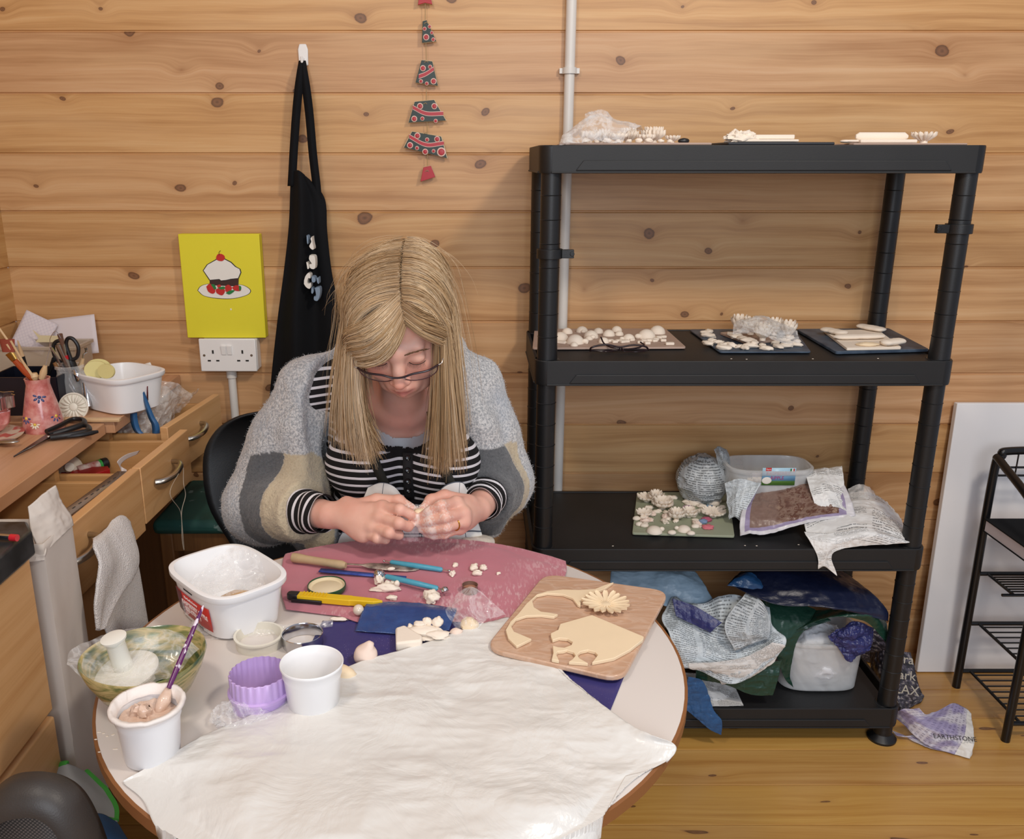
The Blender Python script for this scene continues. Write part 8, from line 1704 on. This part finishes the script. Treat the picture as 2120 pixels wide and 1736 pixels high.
# ---------------------------------------------------------------- worn apron: straps and bib
M['strap'] = mat('faded_black_webbing', '#26251f', rough=.85, bump=.3, bs=500)
Vt = None
def surfY(x, z, o):
    m_ = (np.abs(VT[:, 0]-x) < .007) & (np.abs(VT[:, 2]-z) < .007) & (VT[:, 1] < 1.72); return (VT[m_][:, 1].min() if m_.any() else 1.62)-o
F5 = Field((-.36, 1.48, .66), (.06, 1.80, 1.05), .006); torso(F5, .008); VT, _f = F5.mesh()
def strap(pts, w, nm='apron_strap'):
    P_ = catmull(pts, 26); A_, B_, C_ = [], [], []
    for x, z, e in P_:
        y = surfY(x, z, .003)+e; A_.append(Vector((x-w, y+.001, z))); B_.append(Vector((x, y-.0015, z))); C_.append(Vector((x+w, y+.001, z)))
    ys = [p.y for p in B_]; sm = np.convolve(np.pad(ys, 3, 'edge'), np.ones(7)/7, 'valid')
    for k in range(26):
        for L_ in (A_, B_, C_): L_[k].y += sm[k]-ys[k]
    return MB().grid([A_, B_, C_]).build(nm, M['strap'], person, solid=.0018)
def xz(x, y, Y): p = atY(x, y, Y); return p.x, p.z
strap([(*xz(735, 800, 1.62), -.005), (*xz(752, 860, 1.60), -.002), (*xz(768, 915, 1.57), 0), (*xz(782, 960, 1.55), 0), (*xz(798, 1005, 1.54), 0)], .0095)
strap([(*xz(895, 850, 1.60), -.004), (*xz(903, 895, 1.58), -.002), (*xz(912, 940, 1.56), 0), (*xz(925, 975, 1.55), 0), (*xz(938, 1005, 1.54), 0)], .0105)
x, z = xz(912, 945, 1.55); MB().box((x, surfY(x, z, .008), z), (.028, .004, .010), Matrix.Rotation(.1, 3, 'Y')).build('buckle', M['strap'], person, bevel=.0015)
t = NT('pale_checked_cotton'); u = t.n('Attribute', _attribute_name='u').outputs['Fac']; v = t.n('Attribute', _attribute_name='v').outputs['Fac']; P_ = t.obj()
g1 = t.math('LESS_THAN', t.math('FRACT', t.math('MULTIPLY', u, 6)), .035); g2 = t.math('LESS_THAN', t.math('FRACT', t.math('MULTIPLY', v, 3)), .05)
t.P(Base9Color=t.mix(t.math('MAXIMUM', g1, g2), t.mix(t.noise(P_, 12, 3), srgb('#e2e6e8'), srgb('#efece4')), srgb('#59606c')), Roughness=.85); M['bib'] = t.m
rows = [[atY(762, 1008, 1.535), atY(790, 998, 1.525), atY(818, 1008, 1.515), atY(848, 1046, 1.505), atY(885, 1035, 1.51), atY(925, 1002, 1.52), atY(955, 997, 1.53), atY(968, 1012, 1.54)],
        [atY(752, 1030, 1.53), atY(785, 1025, 1.515), atY(820, 1030, 1.505), atY(850, 1058, 1.50), atY(885, 1052, 1.505), atY(925, 1035, 1.515), atY(955, 1025, 1.525), atY(975, 1035, 1.54)],
        [atY(735, 1070, 1.535), atY(780, 1070, 1.52), atY(820, 1070, 1.515), atY(855, 1075, 1.51), atY(890, 1070, 1.51), atY(930, 1070, 1.52), atY(960, 1065, 1.53), atY(985, 1070, 1.545)],
        [atY(700, 1115, 1.54), atY(760, 1120, 1.53), atY(820, 1120, 1.525), atY(855, 1120, 1.52), atY(890, 1120, 1.52), atY(930, 1120, 1.525), atY(970, 1115, 1.535), atY(1000, 1115, 1.55)],
        [atY(690, 1180, 1.545), atY(760, 1180, 1.54), atY(820, 1180, 1.54), atY(855, 1180, 1.54), atY(890, 1180, 1.54), atY(930, 1180, 1.54), atY(970, 1180, 1.545), atY(1000, 1180, 1.55)]]
G = crumple(loft(rows, 100, 70), .003, 24, 5, ridge=False); MB().grid(G).build('apron_bib', M['bib'], person, attrs=uvattrs(70, 100), solid=.0012)
# jeans, shoes
F6 = Field((-.36, 1.12, .0), (.10, 1.86, .72), .008)
F6.ell((TX, 1.70, .56), (.175, .14, .10), k=.03)
for s, x in ((-1, -.235), (1, -.05)):
    F6.chain([(x, 1.68, .545), (x-.0, 1.33, .555), (x, 1.30, .12)], [.082, .062, .045], .03)
V, Fc = F6.mesh(); V = smoothmesh(V, Fc, 2); np_build('jeans', V, Fc, mat('blue_denim', '#3f536c', rough=.85, var=.2, bump=.2, bs=500), person)
for x in (-.235, -.05):
    m = MB(); m.ball((x, 1.25, .045), (.045, .115, .045), 24, 14); V = np.array(m.v); V[:, 2] = np.maximum(V[:, 2], .002); m.v = [tuple(p) for p in V]; m.tube([(x, 1.31, .05), (x, 1.30, .13)], [.042, .04], 20); m.build('shoe', M['blkpl'], person)
# clay and film in the fingers
c = hp(868, 1064, 1.422); tag(lump(c+Vector((0, 0, -.006)), (.010, .008, .008), 77, amp=.25, flatb=False).build('clay_petal', M['claywet']), 'small cream clay petal pinched between the woman\'s fingertips', 'clay')
rows = [[hp(850, 1078, 1.425), hp(858, 1076, 1.42), hp(866, 1080, 1.425)], [hp(838, 1098, 1.43), hp(855, 1098, 1.42), hp(868, 1100, 1.43)], [hp(830, 1118, 1.435), hp(850, 1122, 1.428), hp(866, 1120, 1.435)]]
tag(MB().grid(crumple(loft(rows, 40, 50), .003, 50, 3)).build('film_wisp', M['film']), 'wisp of clear film hanging down between the woman\'s two hands', 'cling film')
rows = [[atY(958, 1142, 1.515), atY(990, 1140, 1.515), atY(1020, 1144, 1.52)], [atY(957, 1122, 1.52), atY(988, 1117, 1.52), atY(1022, 1124, 1.53)], [atY(966, 1112, 1.55), atY(992, 1108, 1.555), atY(1018, 1113, 1.56)]]
tag(MB().grid(crumple(loft(rows, 40, 40), .004, 26, 3)).build('patterned_cloth', mat('cream_floral_cloth', '#e6dccb', rough=.85, col2='#cfc6bf', vs=60), solid=.003), 'small cream patterned cloth bunched on her lap at the far edge of the table', 'cloth')
rnd = random.Random(9)
for i in range(12):
    x, z_ = rnd.uniform(XL+.06, XR-.06), TOPS[1 + i % 3]+.0003; c = Vector((x, YF-.012-rnd.uniform(-.01, .0), z_)); tag(lump(c, (.0022, .0014, .0006), i).build('clay_fleck', M['clay']), 'tiny white clay fleck near the front lip of a shelf', 'clay fleck', 'clay flecks along the shelf fronts')
# ---------------------------------------------------------------- camera, light
cam = bpy.data.cameras.new('camera'); co = bpy.data.objects.new('camera', cam); COL.objects.link(co); SC.camera = co
co.location = (0, 0, CH); co.rotation_euler = (PI/2-TH, 0, 0)
cam.sensor_fit = 'HORIZONTAL'; cam.sensor_width = 36; cam.lens = FPX/2120*36; cam.shift_x = (1060-PPX)/2120; cam.shift_y = 0; cam.clip_start = .02
def area(name, loc, target, size, power, col, sy=None, spread=PI):
    l = bpy.data.lights.new(name, 'AREA'); l.energy = power; l.color = col; l.size = size; l.spread = spread
    if sy: l.shape = 'RECTANGLE'; l.size_y = sy
    o = bpy.data.objects.new(name, l); COL.objects.link(o); o.location = loc
    d = Vector(target)-Vector(loc); o.rotation_euler = d.to_track_quat('-Z', 'Y').to_euler(); return o
area('ceiling_lamp', (1.0, .45, 2.42), (.25, 1.8, .8), .22, 16.5, (1, .90, .78))
area('ceiling_lamp', (-.55, .35, 2.42), (0, 1.7, .9), .25, 8.5, (1, .90, .78))
area('window_light', (.3, -1.5, 1.75), (-.1, 1.5, .8), 1.5, 30, (.86, .92, 1.0), 1.1)
w = bpy.data.worlds.new('world'); SC.world = w; w.use_nodes = True; w.node_tree.nodes['Background'].inputs[0].default_value = (.82, .86, 1, 1); w.node_tree.nodes['Background'].inputs[1].default_value = .38
SC.view_settings.view_transform = 'Standard'; SC.view_settings.look = 'None'; SC.view_settings.gamma = 1; SC.view_settings.exposure = .13; SC.view_settings.use_curve_mapping = False
